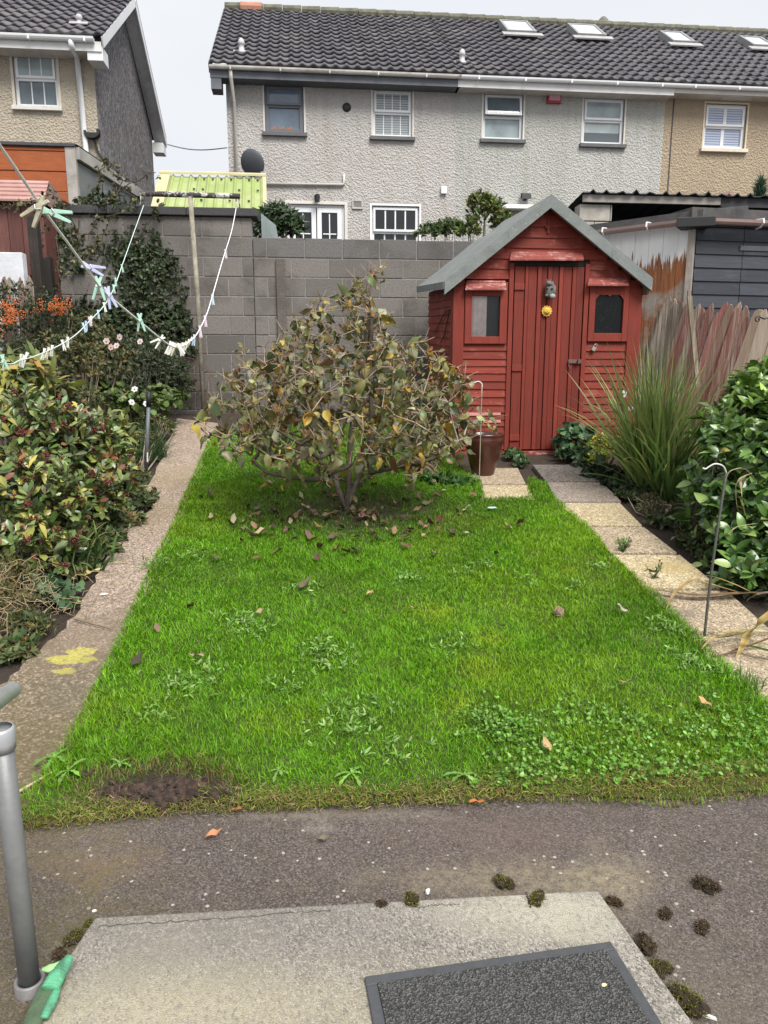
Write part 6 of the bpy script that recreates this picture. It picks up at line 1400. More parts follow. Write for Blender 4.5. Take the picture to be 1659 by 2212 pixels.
shrub('dark_ground_cover','dark green ivy like cover along the slabs below the yellow green bush','ground cover plant',[(1300,1030,6.5,45,26),(1345,1060,6.2,45,30),(1375,1085,6.0,35,28),(1265,1015,6.8,28,18)],420,4,.055,.034,[(.035,.06,.028),(.06,.09,.045),(.025,.04,.02)],None,LEAF,43,'ovate',1.2,.2,.2,.3,.3,14)
shrub('heather_mound','low grey green wiry heather mound at the edge of the slabs','heather',[(1420,1115,5.55,45,34),(1455,1140,5.3,40,26),(1400,1090,5.8,30,26),(1480,1165,5.1,30,20)],900,5,.028,.005,[(.14,.14,.075),(.20,.19,.11),(.08,.09,.04),(.12,.08,.05)],(4,2,3,1),DRY,44,'lance',.8,.1,.2,.4,.4,30,stemmat=TWIG)
shrub('doorstep_weed','small leafy weed growing between the brown pot and the shed step','weed',[(1108,1000,7.15,24,26,.1),(1125,1022,6.9,18,16,.08)],60,4,.05,.034,[(.05,.10,.035),(.08,.14,.05)],None,LEAF,45,'ovate',1.1,.2,.2,.3,.4,6,stemmat=STEMG)
shrub('lawn_edge_weeds','clump of tall green weeds on the lawn edge left of the brown pot','weed',[(985,1055,6.2,45,25),(935,1050,6.25,35,22)],160,4,.07,.022,[(.05,.12,.03),(.08,.16,.045),(.04,.085,.02)],None,LEAF,46,'lance',1.0,.3,.2,.3,.6,10,stemmat=STEMG)
shrub('dying_lily','withered tan and grey leaves sagging beside the tree left of the pot','plant',[(935,960,6.6,40,60,.15),(900,1000,6.5,30,40,.12)],46,4,.2,.03,[(.25,.2,.12),(.16,.16,.09),(.3,.2,.12),(.1,.12,.06)],None,DRY,47,'lance',1.1,.8,.3,.2,.2,10,stemmat=TWIG)
# beyond the walls ------------------------------------------------
shrub('rhododendron','dark rhododendron with long leaves behind the end of the coping','shrub',[(600,480,10.4,42,36),(575,495,10.3,30,28),(628,492,10.4,28,26)],260,7,.11,.03,[(.05,.085,.04),(.09,.13,.06),(.03,.05,.025)],None,GLOSSY,50,'lance',1.2,.2,.2,.3,.4,20)
shrub('yellow_green_shrub','upright yellow green shrub rising behind the block wall left of the shed roof','shrub',[(1055,470,10.5,42,42),(1035,440,10.5,26,22),(1090,485,10.6,30,26),(1010,500,10.4,26,24)],420,5,.065,.025,[(.12,.16,.035),(.07,.11,.03),(.19,.2,.05),(.2,.1,.04)],(4,4,2,.5),LEAF,51,'ovate',.9,.2,.2,.4,.7,25)
shrub('low_green_shrub','low green shrub on top of the wall line below the wide white window','shrub',[(935,503,10.5,36,18),(970,498,10.5,34,22)],230,5,.06,.022,[(.07,.11,.035),(.11,.15,.05),(.045,.07,.025)],None,LEAF,52,'lance',1.0,.2,.2,.4,.5,10)
def conifer():
    R=np.random.default_rng(53); c=np.array(at(1640,432,13.4)); O=np.array((c[0],c[1],gz(c[0],c[1]))); e=empty('conifer',tuple(O),0,'blue green conifer tip showing over the corrugated roof','conifer'); k=1500
    h=R.uniform(0,1,k); H_=c[2]-O[2]+.3; a=R.uniform(0,6.28,k); r=.62*(1-h)**.8*(R.random(k)**.5); P=O+np.stack([np.cos(a)*r,np.sin(a)*r,.4+h*(H_-.4)],1)
    V,T,Cc=rosettes(P,np.stack([np.cos(a)*.6,np.sin(a)*.6,np.ones(k)],1),5,.13,.012,[(.04,.085,.05),(.06,.11,.07),(.09,.14,.08)],None,.5,rng=R); npmesh('crown',shift(V,O),T,Cc,LEAF,e); sticks('trunk',[((0,0,0),(0,0,H_*.9),.05,.01)],BARK,e)
conifer()
# thorny rose stems arching over the coping
def briar():
    R=np.random.default_rng(60); O=np.array(ong(150,905)); O=np.array((at(200,470,9.2)[0],9.2,gz(at(200,470,9.2)[0],9.2))); e=empty('climbing_rose',tuple(O),0,'straggling rose stems and small leaves arching above the dark coping','climber'); segs=[];pts=[]
    for path in ([(190,520),(215,445),(270,405),(330,372)],[(180,560),(150,450),(110,420),(60,440),(5,452)],[(220,520),(250,430),(262,380),(236,352)],[(200,480),(280,450),(300,430)],[(160,560),(175,440),(215,395),(222,350)],[(130,600),(120,480),(85,450)],[(70,700),(80,560),(100,470),(135,430)],[(110,640),(150,560),(190,545),(215,520)],[(60,640),(40,560),(10,545)],[(260,560),(330,470),(352,440)]):
        q=[np.array(at(u,v,9.0+R.normal(0,.08) if u>150 else 8.2+R.normal(0,.2))) for u,v in path]; 
        for a,b_ in zip(q[:-1],q[1:]):
            m0=a
            for k in range(1,7): m=a+(b_-a)*k/6+R.normal(0,.012,3); segs.append((m0-O,m-O,.0055,.005)); pts.append(m); m0=m
    P=np.array(pts); P=np.repeat(P,2,0)+R.normal(0,.03,(2*len(P),3)); V,T,Cc=rosettes(P,rdir(len(P),.2,R),4,.045,.024,[(.06,.08,.035),(.12,.13,.07),(.2,.17,.08),(.03,.045,.02)],None,1.2,rng=R)
    sticks('stems',segs,plain('rose_stem',(.07,.05,.035),.8,.3,20),e,5); npmesh('foliage',shift(V,O),T,Cc,LEAF,e)
briar()
# twigs by the washing line post
def dead_twigs():
    R=np.random.default_rng(61); O=np.array(ong(432,885)); e=empty('dead_vine',tuple(O),0,'reddish dead vine tangle around the foot of the washing line post','dead vine'); segs=[]
    for k in range(44):
        p=np.array(at(418+R.normal(0,14),R.uniform(770,870),9.0+R.normal(0,.05))); d=unit(np.array([[R.normal(0,.5),R.normal(0,.2),R.normal(.2,1)]]))[0]
        for j in range(5): q=p+d*.05; segs.append((p-O,q-O,.0028,.0022)); p=q; d=unit((d+R.normal(0,.45,3)+np.array([0,0,-.15]))[None])[0]
    for s in range(3):
        p=np.array(at(445+s*4,870-s*5,8.9)); 
        for j in range(12): q=p+np.array([.012*math.sin(j*.5+s),0,.05 if j<8 else -.01]); segs.append((p-O,q-O,.003,.0025)); p=q
    sticks('vine_stems',segs,plain('red_vine',(.17,.10,.075),.9,.3,20),e,4)
dead_twigs()

shrub('mixed_bed_plants','low tangle of brown green leaves and stems filling the bed between shrub and path','ground cover plant',[(210,1190,4.6,55,28),(250,1120,5.1,60,26),(60,1250,4.1,70,35),(150,1250,4.25,45,24),(320,1090,5.7,26,14),(280,1030,6.2,40,26),(20,1420,3.3,60,30),(300,960,7.0,50,30),(330,925,7.8,50,26)],1500,5,.042,.016,[(.10,.11,.04),(.17,.15,.06),(.07,.10,.035),(.24,.18,.09),(.13,.19,.07),(.18,.07,.05)],(4,3,4,1.5,2,.6),LEAF,71,'lance',1.2,.3,.2,.4,.2,30,stemmat=TWIG)
shrub('right_bed_cover','low dark leaves and litter along the bare soil under the glossy bush','ground cover plant',[(1500,1190,4.9,45,22),(1550,1235,4.6,45,22),(1440,1150,5.3,40,20),(1610,1285,4.2,50,18),(1370,1100,5.9,40,20),(1650,1310,4.1,60,16),(1520,1215,4.75,40,16),(1330,1030,6.5,30,14)],1000,4,.045,.022,[(.05,.08,.03),(.09,.12,.045),(.035,.05,.022),(.16,.12,.06)],(4,3,3,1),LEAF,72,'ovate',1.2,.3,.2,.4,.2,12,stemmat=TWIG)
# ============================================================ washing line post, lines and pegs
PY=8.86; pb=at(440,880,PY); pb=(pb[0],PY,gz(pb[0],PY))
po=empty('clothesline_post',pb,0,'tall lichen covered steel T post for the washing lines','post')
top=at(411,424,PY-.02); l=at(303,418,PY-.02); r=at(518,424,PY-.02); top=(top[0],top[1],(l[2]+r[2])/2-.02)
O=Vector(pb); rel=lambda p:tuple(Vector(p)-O)
mb=MB(); mid=at(427,640,PY); mb.tube([(0,0,-.1),rel(mid),rel(top)],[.027,.028,.026],12); mb.build('pole',plain('lichen_pole',(.30,.28,.22),.85,.3,9,.5,40,col2=(.16,.13,.10),s2=4),po,smooth=True)
mb=MB(); mb.tube([rel(l),rel(r)],.03,12); 
for p in (l,r): 
    q=Vector(p)-O; s_=1 if p is l else -1; mb.tube([(q.x+s_*.04,q.y-.01,q.z-.02),(q.x+s_*.04,q.y-.02,q.z-.11),(q.x+s_*.0,q.y-.02,q.z-.13),(q.x+s_*.01,q.y-.01,q.z-.02)],.008,6)
mb.build('crossbar',plain('rusty_bar',(.055,.045,.04),.8,.3,20,.4,40,col2=(.6,.58,.54),s2=9,lo=.5,hi=.56),po,smooth=False)
def hermite(pts,n=7):
    out=[]; m=len(pts)
    for i in range(m-1):
        p0=np.array(pts[max(i-1,0)]);p1=np.array(pts[i]);p2=np.array(pts[i+1]);p3=np.array(pts[min(i+2,m-1)])
        for k in range(n):
            t=k/n; out.append(tuple(.5*((2*p1)+(-p0+p2)*t+(2*p0-5*p1+4*p2-p3)*t*t+(-p0+3*p1-3*p2+p3)*t**3)))
    out.append(tuple(pts[-1])); return out
Y2=lambda u:1184/(647-u)
Y1=lambda u:2384/(574-u)
def pt2(u,v): return at(u,v,Y2(u) if u<505 else PY-.05)
def pt1(u,v): return at(u,v,Y1(u) if u<300 else PY-.05)
e2=Vector(r)+Vector((-.04,-.03,-.13)); e1=Vector(l)+Vector((.04,-.03,-.13))
L2=[tuple(e2),pt2(500,500),pt2(480,565),pt2(460,635),pt2(446,680),pt2(425,722),pt2(405,742),pt2(385,750),pt2(367,746),pt2(335,722),pt2(300,693),pt2(250,652),pt2(220,625),pt2(190,585),pt2(150,530),pt2(100,462),pt2(55,395),pt2(0,315)]
h=np.array(L2[-1]); d=np.array(L2[-1])-np.array(L2[-2]); L2+= [tuple(h+d*1.5),(-.86,.45,2.28)]
L1=[tuple(e1),pt1(290,500),pt1(265,570),pt1(245,625),pt1(225,660),pt1(195,692),pt1(165,722),pt1(130,745),pt1(85,766),pt1(45,778),pt1(0,783)]
h=np.array(L1[-1]); L1+= [(-1.98,3.1,1.68),(-1.8,1.8,1.9),(-1.55,.45,2.3)]
ROPE=plain('rope_grey',(.52,.48,.47),.8,.15,60); ROPEW=plain('rope_white',(.85,.83,.83),.6,.08,40)
tag(MB().tube(hermite(L2),.0042,6).build('clothesline',ROPEW,smooth=True),'pale washing line from the T post right end up to the top left','washing line','washing lines')
tag(MB().tube(hermite(L1),.004,6).build('clothesline',plain('rope_mint',(.62,.74,.70),.6,.08,40),smooth=True),'mint white washing line from the left end of the T post','washing line','washing lines')
def peg(mat,loc,ang,yaw,label,group,big,s=1.0,op=.17):
    """ang: 0 hangs straight down, positive swings the handles to the right"""
    e=empty('clothes_peg',loc,0,label,'clothes peg',group); e.rotation_euler=(0,-ang,yaw)
    legs=[]
    for sg in (-1,1):
        mb=MB(); mb.M=Matrix.Rotation(sg*-op,4,'Y'); w=.0042*s
        mb.hexa([(-w*.8,-.004*s,-.058*s),(w*.8,-.004*s,-.058*s),(w*.8,.004*s,-.058*s),(-w*.8,.004*s,-.058*s)],[(-w*1.25,-.005*s,-.018*s),(w*1.25,-.005*s,-.018*s),(w*1.25,.005*s,-.018*s),(-w*1.25,.005*s,-.018*s)])
        mb.hexa([(-w*1.25,-.005*s,-.018*s),(w*1.25,-.005*s,-.018*s),(w*1.25,.005*s,-.018*s),(-w*1.25,.005*s,-.018*s)],[(-w*.9-sg*.004*s,-.004*s,.014*s),(w*.9-sg*.004*s,-.004*s,.014*s),(w*.9-sg*.004*s,.004*s,.014*s),(-w*.9-sg*.004*s,.004*s,.014*s)])
        legs.append(mb)
    if big:
        for mb in legs: mb.build('leg',mat,e,bev=.0012)
        mb=MB(); mb.tube([(-.008*s,-.0065*s,-.014*s),(0,-.0085*s,-.02*s),(.008*s,-.0065*s,-.012*s)],.0014*s,5); mb.tube([(-.007*s,.006*s,-.014*s),(-.0,.008*s,-.02*s),(.007*s,.006*s,-.012*s)],.0014*s,5); mb.build('spring',plain('spring_pale',(.55,.56,.55),.4,.1,metal=.3),e)
    else:
        a,b_=legs; a.add(b_.v,b_.f); a.build('leg_pair',mat,e)
    return e
MINT=plain('peg_mint',(.36,.58,.47),.5,.12,60); LAV=plain('peg_lavender',(.45,.48,.66),.5,.1,60); WOODP=plain('peg_wood',(.42,.38,.27),.8,.25,60); WHITEP=plain('peg_white',(.72,.72,.66),.5,.08,60); PINKP=plain('peg_pink',(.66,.52,.62),.5,.1,60); BLUEP=plain('peg_blue',(.45,.60,.72),.5,.1,60); CREAMP=plain('peg_cream',(.68,.62,.46),.6,.1,60)
peg(WOODP,at(92,438,2.08),-.75,.0,'weathered wooden looking peg nearest the top left on the pale line',None,True,1.2,.3)
peg(MINT,at(100,456,2.12),1.35,.2,'mint green peg lying sideways next to the wooden peg',None,True,1.15,.2)
peg(LAV,at(186,574,2.58),1.25,.1,'lavender blue peg sticking out sideways on the pale line',None,True,1.1,.22)
peg(MINT,at(213,607,2.74),-.05,.3,'mint green peg hanging where the two washing lines seem to cross',None,True,1.2,.3)
peg(LAV,at(233,628,2.86),.25,.2,'pale lavender peg hanging beside the mint peg at the crossing',None,True,1.15,.2)
peg(MINT,at(302,684,3.42),.05,.2,'single mint green peg alone on the lower stretch of the pale line',None,True,1.15,.24)
peg(WHITEP,at(350,730,3.98),-.9,.1,'off white peg lying slantwise just before the cluster of pegs',None,True,1.15,.3)
R=random.Random(8)
for k,(u,v,m) in enumerate([(368,743,WHITEP),(374,745,WHITEP),(379,748,CREAMP),(385,747,WHITEP),(390,747,PINKP),(396,745,WHITEP),(402,742,CREAMP),(408,738,WHITEP),(414,733,WHITEP),(420,727,BLUEP)]):
    peg(m,pt2(u,v),R.uniform(-.6,.7),R.uniform(-.4,.4),'one of the pale pegs bunched at the lowest dip of the line','pegs bunched at the dip of the pale line',False,1.08,.24)
for (u,v,m,lab) in ((432,708,PINKP,'pink peg just right of the bunched pegs'),(443,686,PINKP,'small pink white peg a third of the way up towards the post'),(459,640,BLUEP,'tiny blue white peg half way up the line to the post'),(487,542,PINKP,'highest tiny peg on the line near the right end of the T post')):
    peg(m,pt2(u,v),.15,.4,lab,None,False,1.2,.2)
peg(MINT,pt1(6,772),.15,.2,'mint peg cut by the left edge of the picture',None,True,1.25,.2)
for k,(u,v,m) in enumerate([(46,770,WHITEP),(52,772,WHITEP),(58,766,WHITEP)]): peg(m,pt1(u,v),R.uniform(-.4,.5),R.uniform(-.5,.5),'white peg of the three next to the mint peg at the left edge','three white pegs near the left edge',False,1.08,.24)
for k,(u,v,m) in enumerate([(96,757,WHITEP),(105,755,CREAMP),(113,750,WHITEP)]): peg(m,pt1(u,v),R.uniform(-.5,.3),R.uniform(-.5,.5),'white or cream peg of the trio in the middle of the mint line','trio of pegs in the middle of the mint line',False,1.08,.22)
peg(WHITEP,pt1(135,738),.3,.3,'pale yellow white peg right of the trio on the mint line',None,False,1.08,.24)
peg(WHITEP,pt1(146,732),.0,.9,'thin edge on white peg next to the pale yellow one',None,False,1.08,.15)
for k,(u,v,m) in enumerate([(180,701,BLUEP),(186,697,BLUEP)]): peg(m,pt1(u,v),R.uniform(0,.4),R.uniform(-.3,.5),'light blue peg of the touching blue pair on the mint line','pair of light blue pegs',False,1.08,.2)
for k,(u,v,m) in enumerate([(193,688,PINKP),(197,686,WHITEP)]): peg(m,pt1(u,v),R.uniform(-.1,.3),R.uniform(-.3,.5),'pinkish white peg of the pair right of the blue pegs','pair of pinkish white pegs',False,1.08,.2)
peg(BLUEP,pt1(212,673),.15,.3,'single light blue peg above the pinkish pair',None,False,1.08,.2)
peg(WHITEP,pt1(225,657),.25,.3,'white peg on the mint line just under the line crossing',None,False,1.2,.2)
peg(MINT,pt1(245,618),.2,.3,'lower mint white peg on the steep part of the mint line',None,False,1.15,.2)
peg(MINT,pt1(249,603),.15,.8,'middle mint white peg on the steep part of the mint line',None,False,1.15,.2)
peg(MINT,pt1(263,574),.25,.5,'uppermost mint peg on the steep part of the mint line',None,False,1.1,.2)
# ============================================================ handrail and glove
hb=ong(66,2136); hr=empty('handrail',hb,0,'galvanised steel tube handrail post beside the doorstep','handrail')
GALV=plain('galvanised',(.20,.205,.205),.5,.2,12,.15,60,metal=.35,col2=(.20,.20,.20),s2=4); RAILG=plain('bright_galvanised',(.38,.39,.40),.4,.12,10,metal=.35)
mb=MB(); mb.tube([(0,0,-.05),(-.003,0,.35),(-.006,0,.69)],.0245,20); mb.build('post',GALV,hr,smooth=True)
mb=MB(); mb.lathe([(.0265,.0),(.0265,.028),(.033,.03),(.036,.026),(.036,-.02)],24); mb.build('base_socket',plain('socket_grey',(.22,.21,.21),.6,.25,20,metal=.3),hr,smooth=True)
mb=MB(); mb.lathe([(.0255,.0),(.029,.0),(.031,.02),(.031,.05),(.027,.055),(.0255,.055)],20); o=mb.build('collar',RAILG,hr,smooth=True); o.location=(-.006,0,.64)
re=Vector(at(27,1490,2.05))-Vector(hb); rs=Vector((-.055,-.06,.73))
mb=MB(); dirv=(re-rs).normalized(); mb.tube([rs-dirv*.45+Vector((-.1,-.2,.12)),rs,rs+(re-rs)*.5,re-dirv*.01,re,re+dirv*.009,re+dirv*.013],[.024,.024,.024,.024,.0235,.017,.001],20); mb.build('rail',RAILG,hr,smooth=True)
gb=ong(108,2120,.02); gl=empty('garden_glove',(gb[0],gb[1],.0),0,'green ribbed rubber garden glove lying by the foot of the handrail','glove')
GG=plain('glove_green',(.10,.36,.20),.6,.2,30,.5,60,col2=(.04,.10,.06),s2=5,lo=.5,hi=.62); GL=plain('glove_lime',(.30,.55,.22),.6,.15,30,.3,80); GO=Vector((gb[0],gb[1],0))
def gtube(pix,rs,name,mat,rib=0,flat=.65,n=16,h=.03):
    pts=[Vector(ong(u,v,h if len(q)<1 else q[0]))-GO for (u,v,*q) in pix]; pts=[Vector(p) for p in hermite([tuple(p) for p in pts],10)]
    m=len(pts); rr=np.interp(np.linspace(0,1,m),np.linspace(0,1,len(rs)),rs); rr=[x*(1+(.05*math.sin(i*rib) if rib else 0)) for i,x in enumerate(rr)]
    mb=MB(); mb.tube(pts,list(rr),n); 
    zc=sum(p.z for p in pts)/m; mb.v=[(x,y,zc+(z-zc)*flat) for x,y,z in mb.v]; return mb.build(name,mat,gl,smooth=True)
gtube([(62,2225),(84,2180),(104,2140),(122,2112)],[.020,.024,.026,.024],'palm',plain('glove_dark',(.07,.11,.06),.7,.25,25,.5,60),0,.5,16,.062)
gtube([(108,2138,0.075),(124,2108,0.080),(138,2085,0.085),(151,2063,0.090)],[.021,.022,.018,.016,.007],'finger',GG,2.1,.7,16)
gtube([(70,2215,0.060),(98,2165,0.061),(112,2140,0.063),(130,2108,0.065)],[.005,.007,.008,.004],'seam_edge',GL,0,.6,10)
gtube([(92,2095,0.075),(106,2092,0.079),(120,2086,0.081),(135,2074,0.085)],[.004,.012,.010,.005],'cuff_fold',GL,0,.5,12)
gtube([(95,2200,0.065),(112,2165,0.069),(125,2130,0.069)],[.010,.012,.008],'little_finger',GG,2.1,.7,12)
# ============================================================ pot, stakes, light, stump
pc_=ong(1043,1026); pt=empty('plant_pot',pc_,0,'dark brown glazed tapering plant pot beside the shed door','plant pot')
kx=pxm(pc_[1]); Rr=44*kx
mb=MB(); mb.lathe([(.0,0),(Rr*.53,0),(Rr*.56,.012),(Rr*.80,.17),(Rr*.95,.265),(Rr*1.0,.30),(Rr*1.01,.325),(Rr*.965,.34),(Rr*1.0,.352),(Rr*1.0,.366),(Rr*.95,.37),(Rr*.90,.362),(Rr*.88,.30),(Rr*.85,.29)],40); mb.build('body',plain('brown_glaze',(.062,.019,.013),.22,.45,7,.15,20,spec=.6,col2=(.075,.03,.022),s2=5),pt,smooth=True)
mb=MB(); mb.lathe([(.0,.285),(Rr*.5,.29),(Rr*.86,.292)],24); mb.build('compost',plain('compost',(.12,.06,.04),.95,.4,30,.8,60),pt)
def stake(name,label,pts,r,mat,hook,hr_,hmat):
    O=Vector(pts[0]); e=empty(name,tuple(O),0,label,'plant stake'); MB().tube([tuple(Vector(p)-O) for p in hermite(pts,4)],r,8).build('rod',mat,e,smooth=True)
    MB().tube([tuple(Vector(p)-O) for p in hermite(hook,5)],hr_,7).build('hook',hmat,e,smooth=True); return e
STK=plain('stake_metal',(.06,.062,.05),.6,.25,30)
b0=ong(1035,1042); Ys=b0[1]
stake('plant_stake','thin pale plant stake with curled white hook standing before the brown pot',[b0,at(1038,940,Ys),at(1041,838,Ys)],.0042,plain('thin_stake',(.30,.27,.21),.6,.2,30),[at(1041,838,Ys),at(1041,829,Ys),at(1034,824,Ys),at(1026,826,Ys),at(1020,829,Ys)],.0042,WHITE)
b0=ong(1521,1380); Ys=b0[1]
stake('plant_stake','dark leaning plant stake with a white hooked top in front of the glossy bush',[b0,at(1534,1260,Ys+.03),at(1552,1130,Ys+.08),at(1569,1022,Ys+.14)],.0068,STK,[at(1569,1022,Ys+.14),at(1562,1007,Ys+.12),at(1545,1002,Ys+.1),at(1532,1008,Ys+.1),at(1524,1013,Ys+.1),at(1518,1011,Ys+.1)],.0042,plain('hook_white',(.6,.6,.57),.5,.1))
b0=ong(314,1022); Ys=b0[1]; O=Vector(b0)
so_=empty('solar_light',b0,0,'slim grey solar garden light post with a black ringed head','garden light')
t1=Vector(at(321,878,Ys))-O; t2=Vector(at(321.5,846,Ys))-O
MB().tube([(0,0,-.03),tuple(t1)],.0165,12).build('post',plain('solar_grey',(.11,.125,.14),.5,.15,20),so_,smooth=True)
mb=MB(); mb.tube([tuple(t1),tuple(t2)],.0215,14); mb.build('head',plain('black_plastic',(0,0,0)),so_,smooth=True)
mb=MB(); c=t2+Vector((0,-.012,.012)); pts=[(c.x+.014*math.cos(a),c.y,c.z+.014*math.sin(a)) for a in np.linspace(0,2*math.pi,14)]; mb.tube(pts,.006,6,False); mb.build('ring',plain('black_plastic',(0,0,0)),so_,smooth=True)
p=ong(304,1012); o_=Vector(at(318,990,Ys-.03))-O; MB().tube([tuple(o_+Vector((0,-.002,-.03))),tuple(o_+Vector((.006,-.002,.05)))],.006,6).build('white_mark',WHITE,so_)
p=ong(216,925); mb=MB(); mb.col=(1,1,1); blob(mb,(0,0,.05),.11,3,.10,(1.15,.9,.62),3); o=mb.build('tree_stump',plain('stump_wood',(.20,.15,.115),.95,.35,14,.8,40,col2=(.32,.26,.2),s2=7),smooth=False,loc=p); tag(o,'weathered greyish stump between the ivy and the yellow green shoots','stump')
# ============================================================ dry strap leaves over the slabs
STRAWS=[('long straw coloured strap leaf arching over the slab joint',[(1600,1281,.02),(1531,1262,.07),(1500,1253,.08),(1462,1277,.06),(1439,1315,.01)],.022,(.42,.30,.13)),
 ('wide brown strap leaf lying flat across the slab joint',[(1640,1280,.03),(1580,1284,.025),(1517,1287,.02),(1450,1280,.02),(1390,1271,.02)],.026,(.24,.16,.09)),
 ('thin brown strap leaf bowed under the wide one on the slab joint',[(1600,1282,.02),(1540,1291,.012),(1480,1290,.012),(1420,1276,.02)],.009,(.16,.10,.06)),
 ('thick folded golden strap leaf rising to the right edge beside the lowest slab',[(1680,1310,.17),(1645,1345,.12),(1618,1372,.06),(1604,1398,.03),(1590,1420,.01)],.030,(.46,.33,.13)),
 ('dark brown withered strap leaf curving low on the lowest slab',[(1680,1370,.05),(1640,1388,.03),(1596,1402,.015),(1562,1415,.01),(1522,1420,.01)],.011,(.17,.10,.065)),
 ('long thin olive leaf slanting across the base of the dark stake',[(1690,1404,.06),(1620,1382,.07),(1560,1366,.07),(1520,1354,.06),(1480,1340,.03)],.008,(.22,.20,.07)),
 ('pale straw leaf with a split end left of the lowest slab',[(1625,1360,.05),(1580,1365,.06),(1540,1380,.04),(1513,1404,.01)],.017,(.48,.36,.18)),
 ('yellow green blade lying over the foot of the stake',[(1650,1352,.04),(1580,1374,.03),(1530,1380,.03),(1496,1384,.02)],.010,(.30,.32,.08)),
 ('fresh green strap leaf at the right edge over the lowest slab',[(1720,1412,.03),(1660,1407,.04),(1625,1398,.04),(1598,1396,.02)],.022,(.09,.17,.04)),
 ('tan thin blade arching in front of the bush base',[(1650,1290,.04),(1620,1278,.08),(1585,1262,.10),(1540,1246,.08),(1486,1240,.03)],.010,(.40,.28,.13)),
 ('mauve brown withered leaf on the bare soil at the right edge',[(1700,1280,.06),(1650,1282,.07),(1624,1290,.05),(1612,1300,.01)],.018,(.22,.16,.13)),
 ('pale blade crossing beneath the golden strap leaf',[(1670,1372,.05),(1620,1368,.04),(1570,1374,.03),(1530,1372,.02)],.012,(.40,.32,.15))]
def ribbon(pts,w,col,name='strap_leaf',label=None,cat_='dead leaf',group=None,fold=.35):
    P=np.array(hermite(pts,6)); n=len(P); V=[];T=[];C=[]; O=P[0].copy()
    for i in range(n):
        d=P[min(i+1,n-1)]-P[max(i-1,0)]; d/=np.linalg.norm(d)+1e-9; s=np.cross(d,[0,0,1.]); s/=np.linalg.norm(s)+1e-9; u=np.cross(s,d); t=i/(n-1); ww=w*.5*min(1,.35+t*3)*max(.06,1-t**3)
        V+= [P[i]-s*ww+u*fold*ww,P[i],P[i]+s*ww+u*fold*ww]; k=1+.18*math.sin(i*1.7); C+= [np.array(col)*k,np.array(col)*k*.75,np.array(col)*k]
    for i in range(n-1): a=3*i; T+=[(a,a+1,a+4),(a,a+4,a+3),(a+1,a+2,a+5),(a+1,a+5,a+4)]
    o=npmesh(name,np.array(V)-O,np.array(T),np.clip(np.array(C),0,1),DRY,None,True,tuple(O)); return tag(o,label,cat_,group)
for lab,px_,w_,c in STRAWS: ribbon([ong(u,v,h*1.25+.02) for u,v,h in px_],w_*1.6,c,'strap_leaf',lab,'dead leaf','dry strap leaves over the slabs')
Yk=Ys_=ong(1521,1380)[1]+.12
ribbon([at(1566,1040,Yk),at(1576,1020,Yk),at(1592,1013,Yk),at(1606,1012,Yk+.02),at(1618,1020,Yk+.05),at(1640,1045,Yk+.1)],.012,(.55,.46,.28),'strap_leaf','pale ribbon leaf looping from the top of the dark stake','dead leaf')
ribbon([at(1625,1022,Yk),at(1606,1030,Yk-.02),at(1596,1038,Yk-.03),at(1589,1058,Yk-.03),at(1592,1095,Yk-.03),at(1600,1110,Yk-.03)],.012,(.5,.4,.24),'strap_leaf','straw ribbon leaf hanging down left of its twin before the bush','dead leaf')
ribbon([at(1620,1024,Yk+.02),at(1604,1032,Yk),at(1600,1045,Yk-.01),at(1603,1080,Yk-.02),at(1609,1110,Yk-.02),at(1616,1122,Yk-.02)],.013,(.55,.42,.25),'strap_leaf','straw ribbon leaf hanging right of its twin before the bush','dead leaf')
ribbon([at(1572,1155,Yk),at(1590,1140,Yk),at(1610,1135,Yk),at(1640,1130,Yk+.05)],.014,(.5,.42,.25),'strap_leaf','short pale curled leaf caught low on the glossy bush','dead leaf')
# ============================================================ fallen leaves, moss, scraps
def leafobj(loc,L,W,rz,tilt,col,label,group=None,name='fallen_leaf',curl=.5,fold=.5,seed=0):
    R=np.random.default_rng(seed); V,T,C=leafarr(np.array([[-L/2,0,0.]]),np.array([[1.,0,.0]]),np.array([[0,0,1.]]),L,W,np.array([col]),fold,-curl*.9,'full',None,.5,R)
    V[:,2]-=V[:,2].min()-.002; o=npmesh(name,V,T,C,leafmat('fallen',.7,.1,.25),None,False,loc); o.rotation_euler=(tilt,R.uniform(-.3,.3),rz); return tag(o,label,'leaf',group)
R=random.Random(77); FPAL=[(.12,.075,.045),(.17,.11,.065),(.09,.055,.04),(.24,.16,.10),(.14,.11,.065),(.34,.25,.16)]
pos=[]
for k in range(700):
    u=750+R.gauss(0,150); v=1128+R.gauss(0,40)
    if v<1040 or v>1260 or u<400 or u>1170: continue
    pos.append((u,v))
    if len(pos)>=170: break
for i,(u,v) in enumerate(pos):
    p=ong(u,v); z=float(turfz(np.array(p[0]),np.array(p[1])))+R.uniform(.012,.035); L=R.uniform(.04,.10)
    c=R.choice(FPAL); c=tuple(x*R.uniform(.8,1.2) for x in c)
    leafobj((p[0],p[1],z),L,L*R.uniform(.35,.55),R.uniform(0,6.28),R.uniform(-.5,.5),c,'curled brown leaf among those dropped on the grass under the small tree','leaves dropped under the small tree',seed=i)
